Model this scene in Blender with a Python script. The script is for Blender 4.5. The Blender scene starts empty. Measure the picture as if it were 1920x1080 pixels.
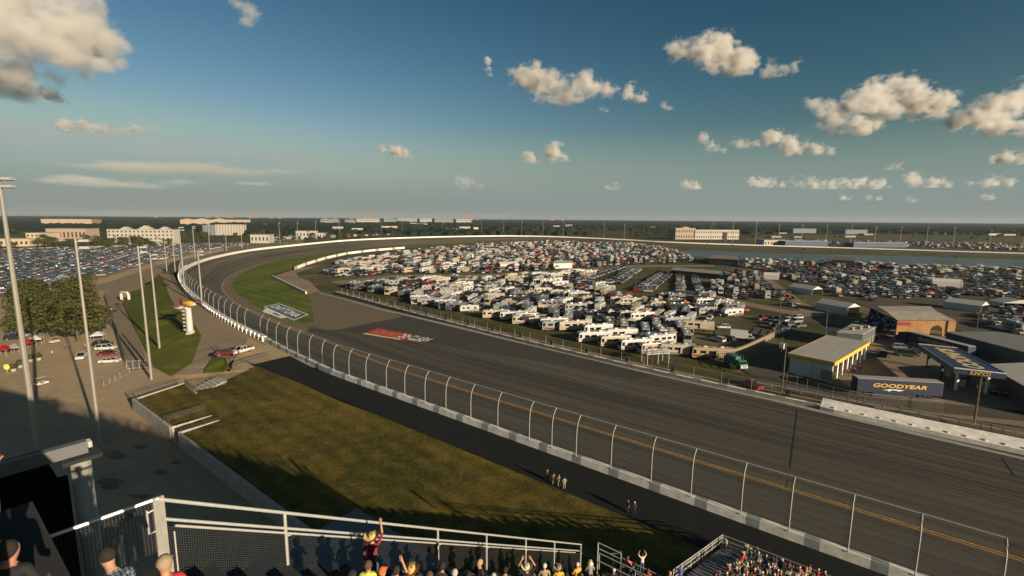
CLOUDS = True
VEH = True
import bpy, bmesh, math, random
from mathutils import Vector, Matrix, noise
from mathutils.geometry import tessellate_polygon
S = bpy.context.scene
COL = S.collection
RNG = random.Random(11)
PI = math.pi

# ------------------------------------------------------------------ camera model (photo pixels 1920x1080 <-> metres)
F = 900.0
PITCH = math.atan(131 / 900.0)
ROLL = math.radians(0.45)
CZ = 39.5
def ray(px, py):
    x = (px - 960) / F; y = (py - 540) / F
    c, s = math.cos(ROLL), math.sin(ROLL)
    xr = x * c + y * s; yr = -x * s + y * c
    cp, sp = math.cos(PITCH), math.sin(PITCH)
    return (xr, cp - yr * sp, -(yr * cp + sp))
def G(px, py, z=0.0):
    r = ray(px, py); t = (z - CZ) / r[2]
    return Vector((r[0] * t, r[1] * t, z))
def RAYP(px, py, depth):
    r = ray(px, py); return Vector((r[0] * depth, r[1] * depth, CZ + r[2] * depth))
NL = math.hypot(.61, .79)
NX, NY = .61 / NL, .79 / NL
def D(d, s, z=0.0):                       # stand coordinates: d towards the track, s along it
    return Vector((NX * d - NY * s, NY * d + NX * s, z))
def toD(p):
    return (p[0] * NX + p[1] * NY, -p[0] * NY + p[1] * NX)
ANG_T = math.atan2(NX, -NY)               # heading of +s
ANG_N = math.atan2(NY, NX)                # heading of +d

# ------------------------------------------------------------------ materials
def new_mat(name):
    m = bpy.data.materials.new(name); m.use_nodes = True
    nt = m.node_tree
    return m, nt, nt.nodes['Principled BSDF']
def N(nt, t, **kw):
    n = nt.nodes.new(t)
    for k, v in kw.items(): setattr(n, k, v)
    return n
def mat(name, col, rough=.7, metal=0.0, var=0.0, scale=1.0, col2=None, coord='pos', detail=4, bump=0.0, spec=None):
    m, nt, b = new_mat(name)
    b.inputs['Roughness'].default_value = rough
    b.inputs['Metallic'].default_value = metal
    if spec is not None: b.inputs['Specular IOR Level'].default_value = spec
    c = (*col, 1)
    b.inputs['Base Color'].default_value = c
    if var or col2:
        if coord == 'pos':
            g = N(nt, 'ShaderNodeNewGeometry'); out = g.outputs['Position']
        else:
            g = N(nt, 'ShaderNodeTexCoord'); out = g.outputs['Object']
        no = N(nt, 'ShaderNodeTexNoise'); no.inputs['Scale'].default_value = scale
        no.inputs['Detail'].default_value = detail; no.inputs['Roughness'].default_value = .65
        nt.links.new(out, no.inputs['Vector'])
        cr = N(nt, 'ShaderNodeValToRGB')
        lo = col2 if col2 else tuple(max(0, x * (1 - var)) for x in col)
        hi = col if col2 else tuple(min(1, x * (1 + var)) for x in col)
        cr.color_ramp.elements[0].position = .35; cr.color_ramp.elements[1].position = .68
        cr.color_ramp.elements[0].color = (*lo, 1); cr.color_ramp.elements[1].color = (*hi, 1)
        nt.links.new(no.outputs['Fac'], cr.inputs['Fac'])
        nt.links.new(cr.outputs['Color'], b.inputs['Base Color'])
        if bump:
            bp = N(nt, 'ShaderNodeBump'); bp.inputs['Strength'].default_value = bump; bp.inputs['Distance'].default_value = .3
            nt.links.new(no.outputs['Fac'], bp.inputs['Height']); nt.links.new(bp.outputs['Normal'], b.inputs['Normal'])
    return m
def ground_mat(name, stops, scales, weights, rough=.95, fine=None, uv=None, spec=.15, mow=0):
    """several noises summed, mapped through a ramp of real surface colours"""
    m, nt, b = new_mat(name); b.inputs['Roughness'].default_value = rough
    b.inputs['Specular IOR Level'].default_value = spec
    g = N(nt, 'ShaderNodeNewGeometry'); src = g.outputs['Position']
    if uv:
        u = N(nt, 'ShaderNodeUVMap'); mp = N(nt, 'ShaderNodeMapping'); mp.inputs['Scale'].default_value = uv
        nt.links.new(u.outputs['UV'], mp.inputs['Vector']); uvs = mp.outputs['Vector']
    acc = None
    for i, (sc, w) in enumerate(zip(scales, weights)):
        no = N(nt, 'ShaderNodeTexNoise'); no.inputs['Scale'].default_value = sc
        no.inputs['Detail'].default_value = 5; no.inputs['Roughness'].default_value = .6
        nt.links.new(uvs if (uv and i == 0) else src, no.inputs['Vector'])
        mu = N(nt, 'ShaderNodeMath', operation='MULTIPLY'); mu.inputs[1].default_value = w
        nt.links.new(no.outputs['Fac'], mu.inputs[0])
        if acc is None: acc = mu.outputs[0]
        else:
            ad = N(nt, 'ShaderNodeMath', operation='ADD'); nt.links.new(acc, ad.inputs[0]); nt.links.new(mu.outputs[0], ad.inputs[1]); acc = ad.outputs[0]
    cr = N(nt, 'ShaderNodeValToRGB')
    els = cr.color_ramp.elements
    while len(els) < len(stops): els.new(.5)
    for e, (p, c) in zip(els, stops): e.position = p; e.color = (*c, 1)
    nt.links.new(acc, cr.inputs['Fac']); colr = cr.outputs['Color']
    if mow:       # mowing passes
        mp = N(nt, 'ShaderNodeMapping'); mp.inputs['Rotation'].default_value = (0, 0, -ANG_N + .06); wv = N(nt, 'ShaderNodeTexWave'); wv.inputs['Scale'].default_value = mow; wv.inputs['Distortion'].default_value = 1.5; wv.inputs['Detail Scale'].default_value = .4
        nt.links.new(src, mp.inputs['Vector']); nt.links.new(mp.outputs['Vector'], wv.inputs['Vector'])
        rr = N(nt, 'ShaderNodeValToRGB'); rr.color_ramp.elements[0].color = (.80, .84, .80, 1); rr.color_ramp.elements[1].color = (1.12, 1.1, 1.08, 1); nt.links.new(wv.outputs['Fac'], rr.inputs['Fac'])
        mxx = N(nt, 'ShaderNodeMix', data_type='RGBA', blend_type='MULTIPLY'); mxx.inputs['Factor'].default_value = 1; nt.links.new(colr, mxx.inputs['A']); nt.links.new(rr.outputs['Color'], mxx.inputs['B']); colr = mxx.outputs['Result']
    nt.links.new(colr, b.inputs['Base Color'])
    return m

M = {}
M['earth'] = ground_mat('earth', [(.36, (.028, .036, .013)), (.5, (.050, .052, .020)), (.62, (.12, .095, .055))], (.004, .03, .3), (.45, .35, .2))
M['infield'] = ground_mat('infield_ground', [(.38, (.040, .050, .014)), (.5, (.075, .070, .028)), (.6, (.16, .125, .08))], (.02, .09, .6), (.45, .35, .2))
M['lot'] = ground_mat('lot_paving', [(.35, (.19, .145, .098)), (.65, (.27, .21, .145))], (.03, .25, 2), (.4, .35, .25))
M['concourse'] = ground_mat('concourse_paving', [(.34, (.29, .215, .13)), (.5, (.38, .285, .175)), (.66, (.44, .335, .21))], (.05, .4, 3), (.4, .35, .25))
M['patch'] = mat('patch_paving', (.17, .135, .10), .95, var=.35, scale=.5)
M['tan'] = ground_mat('tan_road', [(.35, (.20, .15, .10)), (.65, (.29, .225, .155))], (.05, .5, 3), (.4, .35, .25))
M['tarmac_tan'] = ground_mat('worn_tarmac', [(.35, (.135, .105, .070)), (.65, (.18, .142, .096))], (.04, .3, 2), (.4, .35, .25))
M['tarmac_dark'] = ground_mat('new_tarmac', [(.35, (.052, .048, .040)), (.65, (.074, .067, .055))], (.05, .3, 2), (.4, .35, .25))
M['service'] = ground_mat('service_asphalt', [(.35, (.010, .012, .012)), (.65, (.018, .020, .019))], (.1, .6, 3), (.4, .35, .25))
M['field_asphalt'] = ground_mat('field_asphalt', [(.35, (.06, .056, .045)), (.65, (.115, .096, .07))], (.03, .2, 2), (.4, .35, .25))
M['grass_lawn'] = ground_mat('grass_lawn', [(.38, (.026, .034, .006)), (.46, (.070, .062, .011)), (.53, (.120, .088, .017)), (.62, (.185, .130, .032))], (.07, .45, 2.2), (.35, .3, .35), mow=.10)
M['grass_green'] = ground_mat('grass_green', [(.36, (.048, .075, .010)), (.5, (.092, .118, .016)), (.62, (.16, .15, .028))], (.03, .2, 1.6), (.4, .35, .25), mow=.045)
M['grass_bank'] = ground_mat('grass_bank', [(.36, (.045, .070, .008)), (.5, (.092, .105, .013)), (.64, (.19, .150, .027))], (.05, .25, 1.6), (.4, .35, .25))
M['grass_olive'] = ground_mat('grass_olive', [(.36, (.035, .045, .010)), (.5, (.065, .062, .018)), (.64, (.115, .092, .035))], (.05, .3, 2.), (.4, .35, .25))
M['marsh'] = ground_mat('marsh', [(.38, (.045, .06, .02)), (.52, (.085, .085, .035)), (.62, (.17, .14, .085))], (.02, .08, .5), (.45, .35, .2))
M['white_wall'] = mat('white_barrier', (.80, .76, .69), .6, var=.18, scale=.8)
M['wall_grey'] = mat('grey_barrier', (.30, .285, .25), .8, var=.15, scale=.5)
M['wall_teal'] = mat('wall_post_shade', (.30, .33, .32), .8, var=.15, scale=.5)  # shade beside the fence posts, put into the wall colour
M['concrete'] = mat('concrete', (.36, .33, .28), .9, var=.18, scale=.7)
M['galv'] = mat('galvanised_steel', (.34, .33, .31), .6, metal=0.0, var=.1, scale=3)
M['pole'] = mat('painted_pole', (.27, .25, .22), .5, metal=.2, var=.06, scale=.6)
M['alu'] = mat('aluminium_rail', (.72, .70, .66), .35, metal=.55, var=.08, scale=8, coord='obj')
M['dark_metal'] = mat('dark_metal', (.03, .032, .032), .6, var=.2, scale=3)
M['black_fence'] = mat('black_rail', (.025, .025, .024), .6)
M['wood_pole'] = mat('wood_pole', (.10, .072, .048), .9, var=.25, scale=4)
M['yellow_line'] = mat('yellow_line_paint', (.52, .27, .035), .8, var=.35, scale=1.2)
M['white_line'] = mat('white_line_paint', (.66, .63, .57), .8, var=.2, scale=1.5)
M['tyre'] = mat('tyre_rubber', (.018, .018, .018), .9)
M['rim'] = mat('wheel_rim', (.45, .45, .45), .35, metal=.7)
M['glass'] = mat('tinted_glass', (.012, .014, .016), .08, spec=.6)
M['headlight'] = mat('headlight_lens', (.75, .75, .72), .15)
M['taillight'] = mat('taillight_lens', (.35, .02, .02), .2)
M['skin'] = mat('skin', (.44, .22, .14), .6, var=.08, scale=12)
M['bark'] = mat('bark', (.10, .075, .05), .95, var=.3, scale=5)
def leaf_mat(name, a, b):
    m, nt, bs = new_mat(name)
    oi = N(nt, 'ShaderNodeNewGeometry')
    cr = N(nt, 'ShaderNodeValToRGB'); cr.color_ramp.elements[0].color = (*a, 1); cr.color_ramp.elements[1].color = (*b, 1)
    nt.links.new(oi.outputs['Random Per Island'], cr.inputs['Fac']); nt.links.new(cr.outputs['Color'], bs.inputs['Base Color'])
    bs.inputs['Roughness'].default_value = .8; bs.inputs['Specular IOR Level'].default_value = .2
    return m
M['leaf_oak'] = leaf_mat('leaf_oak', (.036, .043, .011), (.080, .076, .022))
M['leaf_far'] = leaf_mat('leaf_far', (.030, .042, .014), (.075, .075, .028))
M['leaf_palm'] = leaf_mat('leaf_palm', (.045, .055, .02), (.09, .085, .03))
PAINT = {
 'white': (.52, .505, .47), 'silver': (.26, .26, .255), 'grey': (.11, .115, .12), 'black': (.014, .015, .017), 'dark blue': (.02, .035, .085),
 'red': (.33, .018, .016), 'maroon': (.12, .012, .016), 'dark green': (.018, .04, .032), 'tan': (.36, .28, .18), 'blue': (.03, .07, .19), 'orange': (.62, .12, .02), 'yellow': (.62, .40, .05), 'cream': (.43, .375, .29)}
for k, c in PAINT.items():
    mm = mat('paint_' + k.replace(' ', '_'), c, .32, var=.04, scale=2); M['p_' + k] = mm
    mm.node_tree.nodes['Principled BSDF'].inputs['Coat Weight'].default_value = .35
def cloth(name, c): 
    M['c_' + name] = mat('cloth_' + name.replace(' ', '_'), c, .9, var=.12, scale=14)
for k, c in {'white': (.55, .53, .50), 'black': (.015, .015, .017), 'navy': (.02, .03, .07), 'red': (.42, .03, .03), 'orange': (.60, .13, .03), 'yellow': (.60, .36, .04), 'blue': (.05, .12, .33), 'grey': (.22, .22, .22), 'khaki': (.30, .24, .15),
             'green': (.04, .13, .07), 'pink': (.55, .17, .17), 'denim': (.06, .09, .15), 'lime': (.50, .60, .08), 'brown': (.12, .07, .04), 'maroon': (.2, .02, .03), 'straw': (.55, .36, .12), 'pale straw': (.60, .54, .36), 'hair_dark': (.02, .014, .010), 'hair_brown': (.09, .05, .03), 'hair_blond': (.40, .27, .13), 'hair_grey': (.4, .38, .36)}.items(): cloth(k, c)

# ------------------------------------------------------------------ mesh builder
class MB:
    def __init__(self): self.v = []; self.f = []; self.m = []; self.uv = None
    def add(self, vs, fs, mi=0):
        o = len(self.v); self.v += [tuple(p) for p in vs]
        self.f += [tuple(i + o for i in f) for f in fs]; self.m += [mi] * len(fs)
        return self
    def box(self, c, size, rz=0.0, mi=0, top=None):
        x, y, z = [q / 2 for q in size]; t = top if top else (1, 1)
        vs = []
        ca, sa = math.cos(rz), math.sin(rz)
        for dz, kx, ky in ((-z, 1, 1), (z, t[0], t[1])):
            for dx, dy in ((-x, -y), (x, -y), (x, y), (-x, y)):
                X, Y = dx * kx, dy * ky
                vs.append((c[0] + X * ca - Y * sa, c[1] + X * sa + Y * ca, c[2] + dz))
        return self.add(vs, [(3, 2, 1, 0), (4, 5, 6, 7), (0, 1, 5, 4), (1, 2, 6, 5), (2, 3, 7, 6), (3, 0, 4, 7)], mi)
    def tube(self, pts, r, n=6, mi=0, cap=True):
        pts = [Vector(p) for p in pts]; rs = r if isinstance(r, (list, tuple)) else [r] * len(pts)
        rings = []
        for i, p in enumerate(pts):
            a = pts[max(i - 1, 0)]; b = pts[min(i + 1, len(pts) - 1)]
            t = (b - a).normalized() if (b - a).length > 1e-9 else Vector((0, 0, 1))
            up = Vector((0, 0, 1)) if abs(t.z) < .9 else Vector((1, 0, 0))
            u = t.cross(up).normalized(); w = u.cross(t)
            rings.append([p + (u * math.cos(2 * PI * k / n) + w * math.sin(2 * PI * k / n)) * rs[i] for k in range(n)])
        vs = [q for rg in rings for q in rg]; fs = []
        for i in range(len(pts) - 1):
            for k in range(n):
                fs.append((i * n + k, i * n + (k + 1) % n, (i + 1) * n + (k + 1) % n, (i + 1) * n + k))
        if cap: fs += [tuple(range(n)), tuple((len(pts) - 1) * n + k for k in reversed(range(n)))]
        return self.add(vs, fs, mi)
    def prism(self, poly, z0, z1, mi=0, mtop=None):
        n = len(poly); vs = [(p[0], p[1], z0) for p in poly] + [(p[0], p[1], z1) for p in poly]
        self.add(vs, [(i, (i + 1) % n, n + (i + 1) % n, n + i) for i in range(n)] + [tuple(reversed(range(n)))], mi)
        o = len(self.v) - 2 * n
        self.f.append(tuple(o + n + i for i in range(n))); self.m.append(mi if mtop is None else mtop)
        return self
    def mesh(self, name, mats):
        me = bpy.data.meshes.new(name); me.from_pydata(self.v, [], self.f)
        for m in mats: me.materials.append(m)
        if len(mats) > 1: me.polygons.foreach_set('material_index', self.m)
        bm = bmesh.new(); bm.from_mesh(me); bmesh.ops.recalc_face_normals(bm, faces=bm.faces); bm.to_mesh(me); bm.free()
        me.update(); return me
    def obj(self, name, mats, parent=None, smooth=False):
        if not isinstance(mats, (list, tuple)): mats = [mats]
        me = self.mesh(name, mats)
        if smooth: me.polygons.foreach_set('use_smooth', [True] * len(me.polygons))
        return link(name, me, parent)
def link(name, data, parent=None, loc=None, rz=0.0, sc=None):
    o = bpy.data.objects.new(name, data); COL.objects.link(o)
    if parent: o.parent = parent
    if loc is not None: o.location = loc
    if rz: o.rotation_euler = (0, 0, rz)
    if sc: o.scale = (sc, sc, sc) if not isinstance(sc, (tuple, list)) else sc
    return o
def tag(o, label, cat, group=None):
    o['label'] = label; o['category'] = cat
    if group: o['group'] = group
    return o
def empty(name, loc=(0, 0, 0), rz=0.0):
    return link(name, None, None, Vector(loc), rz)
def struct(o, kind='structure'): o['kind'] = kind; return o
def dup(root, loc, rz, label=None, cat=None, group=None, sc=None):
    r = root.copy(); COL.objects.link(r); r.location = loc; r.rotation_euler = (0, 0, rz)
    if sc: r.scale = (sc, sc, sc)
    if label: r['label'] = label
    if cat: r['category'] = cat
    if group: r['group'] = group
    for ch in list(root.children):
        c = ch.copy(); COL.objects.link(c); c.parent = r
        for g in list(ch.children):
            d = g.copy(); COL.objects.link(d); d.parent = c
    return r
def bevel_mesh(me, w=.05, seg=2, ang=.6):
    bm = bmesh.new(); bm.from_mesh(me)
    es = [e for e in bm.edges if len(e.link_faces) == 2 and e.calc_face_angle(0) > ang]
    bmesh.ops.bevel(bm, geom=es, offset=w, segments=seg, affect='EDGES', profile=.6, clamp_overlap=True)
    bm.to_mesh(me); bm.free(); return me
def sheet(name, pts, material, sub=0):
    """flat or gently sloping surface from a 3-D outline"""
    pts = [Vector(p) for p in pts]
    tris = tessellate_polygon([[Vector((p.x, p.y, 0)) for p in pts]])
    me = bpy.data.meshes.new(name); me.from_pydata(pts, [], [tuple(t) for t in tris]); me.materials.append(material)
    bm = bmesh.new(); bm.from_mesh(me)
    for f in bm.faces:
        if f.normal.z < 0: f.normal_flip()
    bm.to_mesh(me); bm.free()
    return struct(link(name, me))
def psheet(name, px, z, material):
    return sheet(name, [G(p[0], p[1], p[2] if len(p) > 2 else z) + Vector((0, 0, 0)) for p in px], material)
def resample(pts, step):
    pts = [Vector(p) for p in pts]; out = [pts[0]]; acc = 0.0
    for a, b in zip(pts, pts[1:]):
        L = (b - a).length; t = step - acc
        while t <= L: out.append(a.lerp(b, t / L)); t += step
        acc = (acc + L) % step
    return out
def smooth_line(pts, it=3):
    for _ in range(it):
        q = [pts[0]]
        for a, b in zip(pts, pts[1:]): q += [a.lerp(b, .25), a.lerp(b, .75)]
        q.append(pts[-1]); pts = q
    return pts
def ribbon(name, A, B, material, vspan=None, n=1, prof=None):
    """strip between two polylines of equal length; uv = metres along / across"""
    me = bpy.data.meshes.new(name); vs = []; uvs = []; fs = []
    u = 0.0
    for i, (a, b) in enumerate(zip(A, B)):
        if i: u += ((a + b) / 2 - (A[i - 1] + B[i - 1]) / 2).length
        w = (b - a).length
        for k in range(n + 1):
            f = k / n; p = a.lerp(b, f)
            if prof: p.z = a.z + (b.z - a.z) * prof(f)
            vs.append(p); uvs.append((u, f * w))
    for i in range(len(A) - 1):
        for k in range(n): fs.append((i * (n + 1) + k, i * (n + 1) + k + 1, (i + 1) * (n + 1) + k + 1, (i + 1) * (n + 1) + k))
    me.from_pydata(vs, [], fs); me.materials.append(material)
    lay = me.uv_layers.new(name='UVMap')
    for lp in me.loops: lay.data[lp.index].uv = uvs[lp.vertex_index]
    bm = bmesh.new(); bm.from_mesh(me)
    for f in bm.faces:
        if f.normal.z < 0: f.normal_flip()
    bm.to_mesh(me); bm.free()
    return struct(link(name, me))
def text_mesh(txt, size, ext=.02, shear=0.0, bold=.0, sx=1.0):
    cu = bpy.data.curves.new('lettering', 'FONT'); cu.body = txt; cu.size = size; cu.extrude = ext; cu.shear = shear; cu.offset = bold
    cu.align_x = 'CENTER'; cu.align_y = 'CENTER'
    o = bpy.data.objects.new('lettering', cu); COL.objects.link(o)
    dg = bpy.context.evaluated_depsgraph_get(); me = bpy.data.meshes.new_from_object(o.evaluated_get(dg))
    bpy.data.objects.remove(o)
    if sx != 1.0:
        for v in me.vertices: v.co.x *= sx
    me.materials.clear()
    return me
def inpoly(p, poly):
    x, y = p[0], p[1]; c = False; j = len(poly) - 1
    for i in range(len(poly)):
        xi, yi, xj, yj = poly[i][0], poly[i][1], poly[j][0], poly[j][1]
        if (yi > y) != (yj > y) and x < (xj - xi) * (y - yi) / (yj - yi) + xi: c = not c
        j = i
    return c
# ------------------------------------------------------------------ camera, sky, sun
cam = bpy.data.cameras.new('camera'); camo = link('camera', cam)
cam.sensor_width = 36.0; cam.lens = 36.0 * F / 1920.0; cam.clip_end = 90000; cam.clip_start = .05
cp, sp, cr_, sr_ = math.cos(PITCH), math.sin(PITCH), math.cos(ROLL), math.sin(ROLL)
right0 = Vector((1, 0, 0)); down0 = Vector((0, -sp, -cp)); fwd0 = Vector((0, cp, -sp))
right = right0 * cr_ - down0 * sr_; down = right0 * sr_ + down0 * cr_
mw = Matrix((( right.x, -down.x, -fwd0.x, 0), (right.y, -down.y, -fwd0.y, 0), (right.z, -down.z, -fwd0.z, CZ), (0, 0, 0, 1)))
camo.matrix_world = mw
S.camera = camo
S.view_settings.view_transform = 'Standard'; S.view_settings.look = 'None'; S.view_settings.gamma = 1.0
S.view_settings.exposure = 0.65
S.cycles.max_bounces = 6; S.cycles.diffuse_bounces = 3; S.cycles.glossy_bounces = 2; S.cycles.transparent_max_bounces = 12
S.cycles.volume_bounces = 4; S.cycles.volume_step_rate = .35; S.cycles.volume_max_steps = 256; S.cycles.use_denoising = True; S.cycles.caustics_reflective = False; S.cycles.caustics_refractive = False
S.cycles.sample_clamp_indirect = 4.0

SUN_EL = math.radians(15.0); SUN_AZ = math.radians(135.0)      # azimuth from +y towards +x
to_sun = Vector((math.sin(SUN_AZ) * math.cos(SUN_EL), math.cos(SUN_AZ) * math.cos(SUN_EL), math.sin(SUN_EL)))
sl = bpy.data.lights.new('sun', 'SUN'); sl.energy = 4.8; sl.angle = math.radians(.5); sl.color = (1.0, .83, .60)
so = link('sun', sl); so.rotation_euler = to_sun.to_track_quat('Z', 'Y').to_euler(); so.location = (0, 0, 300)
w = bpy.data.worlds.new('World'); S.world = w; w.use_nodes = True
nt = w.node_tree; bg = nt.nodes['Background']
sky = nt.nodes.new('ShaderNodeTexSky'); sky.sky_type = 'NISHITA'; sky.sun_disc = False
sky.sun_elevation = SUN_EL; sky.sun_rotation = SUN_AZ; sky.air_density = 1.0; sky.dust_density = 1.6; sky.ozone_density = 2.2; sky.altitude = 0
SKYK = .06 * 2 ** .65
def wn(t, **kw): return N(nt, t, **kw)
sp_ = wn('ShaderNodeSeparateColor'); nt.links.new(sky.outputs['Color'], sp_.inputs['Color']); cb = wn('ShaderNodeCombineColor')
for ch, gam, amp in (('Red', 2.3, 4.6), ('Green', 1.7, 1.60), ('Blue', 1.7, 1.18)):      # deeper, more contrasty evening sky
    a = wn('ShaderNodeMath', operation='MULTIPLY'); a.inputs[1].default_value = .1; nt.links.new(sp_.outputs[ch], a.inputs[0])
    b = wn('ShaderNodeMath', operation='POWER'); b.inputs[1].default_value = gam; nt.links.new(a.outputs[0], b.inputs[0])
    c = wn('ShaderNodeMath', operation='MULTIPLY'); c.inputs[1].default_value = amp / SKYK; nt.links.new(b.outputs[0], c.inputs[0])
    d_ = wn('ShaderNodeMath', operation='MINIMUM'); d_.inputs[1].default_value = {'Red': .42, 'Green': .47, 'Blue': .44}[ch] / SKYK; nt.links.new(c.outputs[0], d_.inputs[0]); nt.links.new(d_.outputs[0], cb.inputs[ch])
tc_ = wn('ShaderNodeTexCoord'); sx_ = wn('ShaderNodeSeparateXYZ'); nt.links.new(tc_.outputs['Generated'], sx_.inputs['Vector'])
mr0 = wn('ShaderNodeMapRange'); mr0.inputs['From Min'].default_value = .0; mr0.inputs['From Max'].default_value = .075; mr0.inputs['To Min'].default_value = .9; mr0.inputs['To Max'].default_value = 0.0; nt.links.new(sx_.outputs['Z'], mr0.inputs['Value'])
mx0 = wn('ShaderNodeMix', data_type='RGBA'); mx0.inputs['B'].default_value = (.248 / SKYK, .275 / SKYK, .255 / SKYK, 1)
mr9 = wn('ShaderNodeMapRange'); mr9.inputs['From Min'].default_value = .05; mr9.inputs['From Max'].default_value = .17; mr9.inputs['To Min'].default_value = .85; mr9.inputs['To Max'].default_value = 0.0; nt.links.new(sx_.outputs['Z'], mr9.inputs['Value'])
mx9 = wn('ShaderNodeMix', data_type='RGBA'); mx9.inputs['B'].default_value = (.25 / SKYK, .335 / SKYK, .33 / SKYK, 1); nt.links.new(mr9.outputs['Result'], mx9.inputs['Factor']); nt.links.new(cb.outputs['Color'], mx9.inputs['A'])
nt.links.new(mr0.outputs['Result'], mx0.inputs['Factor']); nt.links.new(mx9.outputs['Result'], mx0.inputs['A']); nt.links.new(mx0.outputs['Result'], bg.inputs['Color'])
bg.inputs['Strength'].default_value = .06

# haze: the air itself
hz = MB(); hz.box((0, 6500, 60), (30000, 19000, 124)); 
hm = bpy.data.materials.new('haze_air'); hm.use_nodes = True; hn = hm.node_tree; hn.nodes.remove(hn.nodes['Principled BSDF'])
pv = hn.nodes.new('ShaderNodeVolumePrincipled'); pv.inputs['Color'].default_value = (.66, .74, .80, 1); pv.inputs['Density'].default_value = .000036; pv.inputs['Anisotropy'].default_value = 0.0
hn.links.new(pv.outputs['Volume'], hn.nodes['Material Output'].inputs['Volume'])
struct(hz.obj('haze', hm), 'stuff')

# ------------------------------------------------------------------ clouds: cumulus volumes far outside the haze
def cloud_mat(name, dens, size, cs, rv, base, amp, soft, nsc):
    cm = bpy.data.materials.new(name); cm.use_nodes = True; n_ = cm.node_tree; n_.nodes.remove(n_.nodes['Principled BSDF'])
    def nn(t, **k): return N(n_, t, **k)
    v = nn('ShaderNodeVolumePrincipled'); v.inputs['Color'].default_value = (.93, .91, .88, 1); v.inputs['Anisotropy'].default_value = .1
    g = nn('ShaderNodeNewGeometry'); L = None
    for c, r in zip(cs, rv):
        a = nn('ShaderNodeVectorMath', operation='SUBTRACT'); a.inputs[1].default_value = c; n_.links.new(g.outputs['Position'], a.inputs[0])
        b = nn('ShaderNodeVectorMath', operation='DIVIDE'); b.inputs[1].default_value = r; n_.links.new(a.outputs[0], b.inputs[0])
        l = nn('ShaderNodeVectorMath', operation='LENGTH'); n_.links.new(b.outputs[0], l.inputs[0])
        if L is None: L = l.outputs['Value']
        else:
            m = nn('ShaderNodeMath', operation='SMOOTH_MIN'); m.inputs[2].default_value = .25; n_.links.new(L, m.inputs[0]); n_.links.new(l.outputs['Value'], m.inputs[1]); L = m.outputs[0]
    mp = nn('ShaderNodeMapping'); mp.inputs['Scale'].default_value = nsc; n_.links.new(g.outputs['Position'], mp.inputs['Vector'])
    no = nn('ShaderNodeTexNoise'); no.inputs['Scale'].default_value = 1.0; no.inputs['Detail'].default_value = 8; no.inputs['Roughness'].default_value = .66; n_.links.new(mp.outputs['Vector'], no.inputs['Vector'])
    nb = nn('ShaderNodeTexNoise'); nb.inputs['Scale'].default_value = .30; nb.inputs['Detail'].default_value = 2; n_.links.new(mp.outputs['Vector'], nb.inputs['Vector'])
    q0 = nn('ShaderNodeMath', operation='MULTIPLY_ADD'); q0.inputs[1].default_value = amp * .75; q0.inputs[2].default_value = .92 - amp * .875; n_.links.new(nb.outputs['Fac'], q0.inputs[0])
    q = nn('ShaderNodeMath', operation='MULTIPLY_ADD'); q.inputs[1].default_value = amp; n_.links.new(no.outputs['Fac'], q.inputs[0]); n_.links.new(q0.outputs[0], q.inputs[2])
    f = nn('ShaderNodeMath', operation='SUBTRACT'); n_.links.new(q.outputs[0], f.inputs[0]); n_.links.new(L, f.inputs[1])
    sx = nn('ShaderNodeSeparateXYZ'); n_.links.new(g.outputs['Position'], sx.inputs[0])
    bz = nn('ShaderNodeMapRange'); bz.inputs['From Min'].default_value = base - size * .25; bz.inputs['From Max'].default_value = base + size * .25; bz.inputs['To Min'].default_value = -.3; bz.inputs['To Max'].default_value = 1.2; n_.links.new(sx.outputs['Z'], bz.inputs['Value'])
    mn = nn('ShaderNodeMath', operation='MINIMUM'); n_.links.new(f.outputs[0], mn.inputs[0]); n_.links.new(bz.outputs['Result'], mn.inputs[1])
    mr = nn('ShaderNodeMapRange'); mr.inputs['From Min'].default_value = .0; mr.inputs['From Max'].default_value = soft; mr.inputs['To Min'].default_value = 0; mr.inputs['To Max'].default_value = dens; n_.links.new(mn.outputs[0], mr.inputs['Value'])
    n_.links.new(mr.outputs['Result'], v.inputs['Density'])
    n_.links.new(v.outputs['Volume'], n_.nodes['Material Output'].inputs['Volume']); return cm
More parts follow.
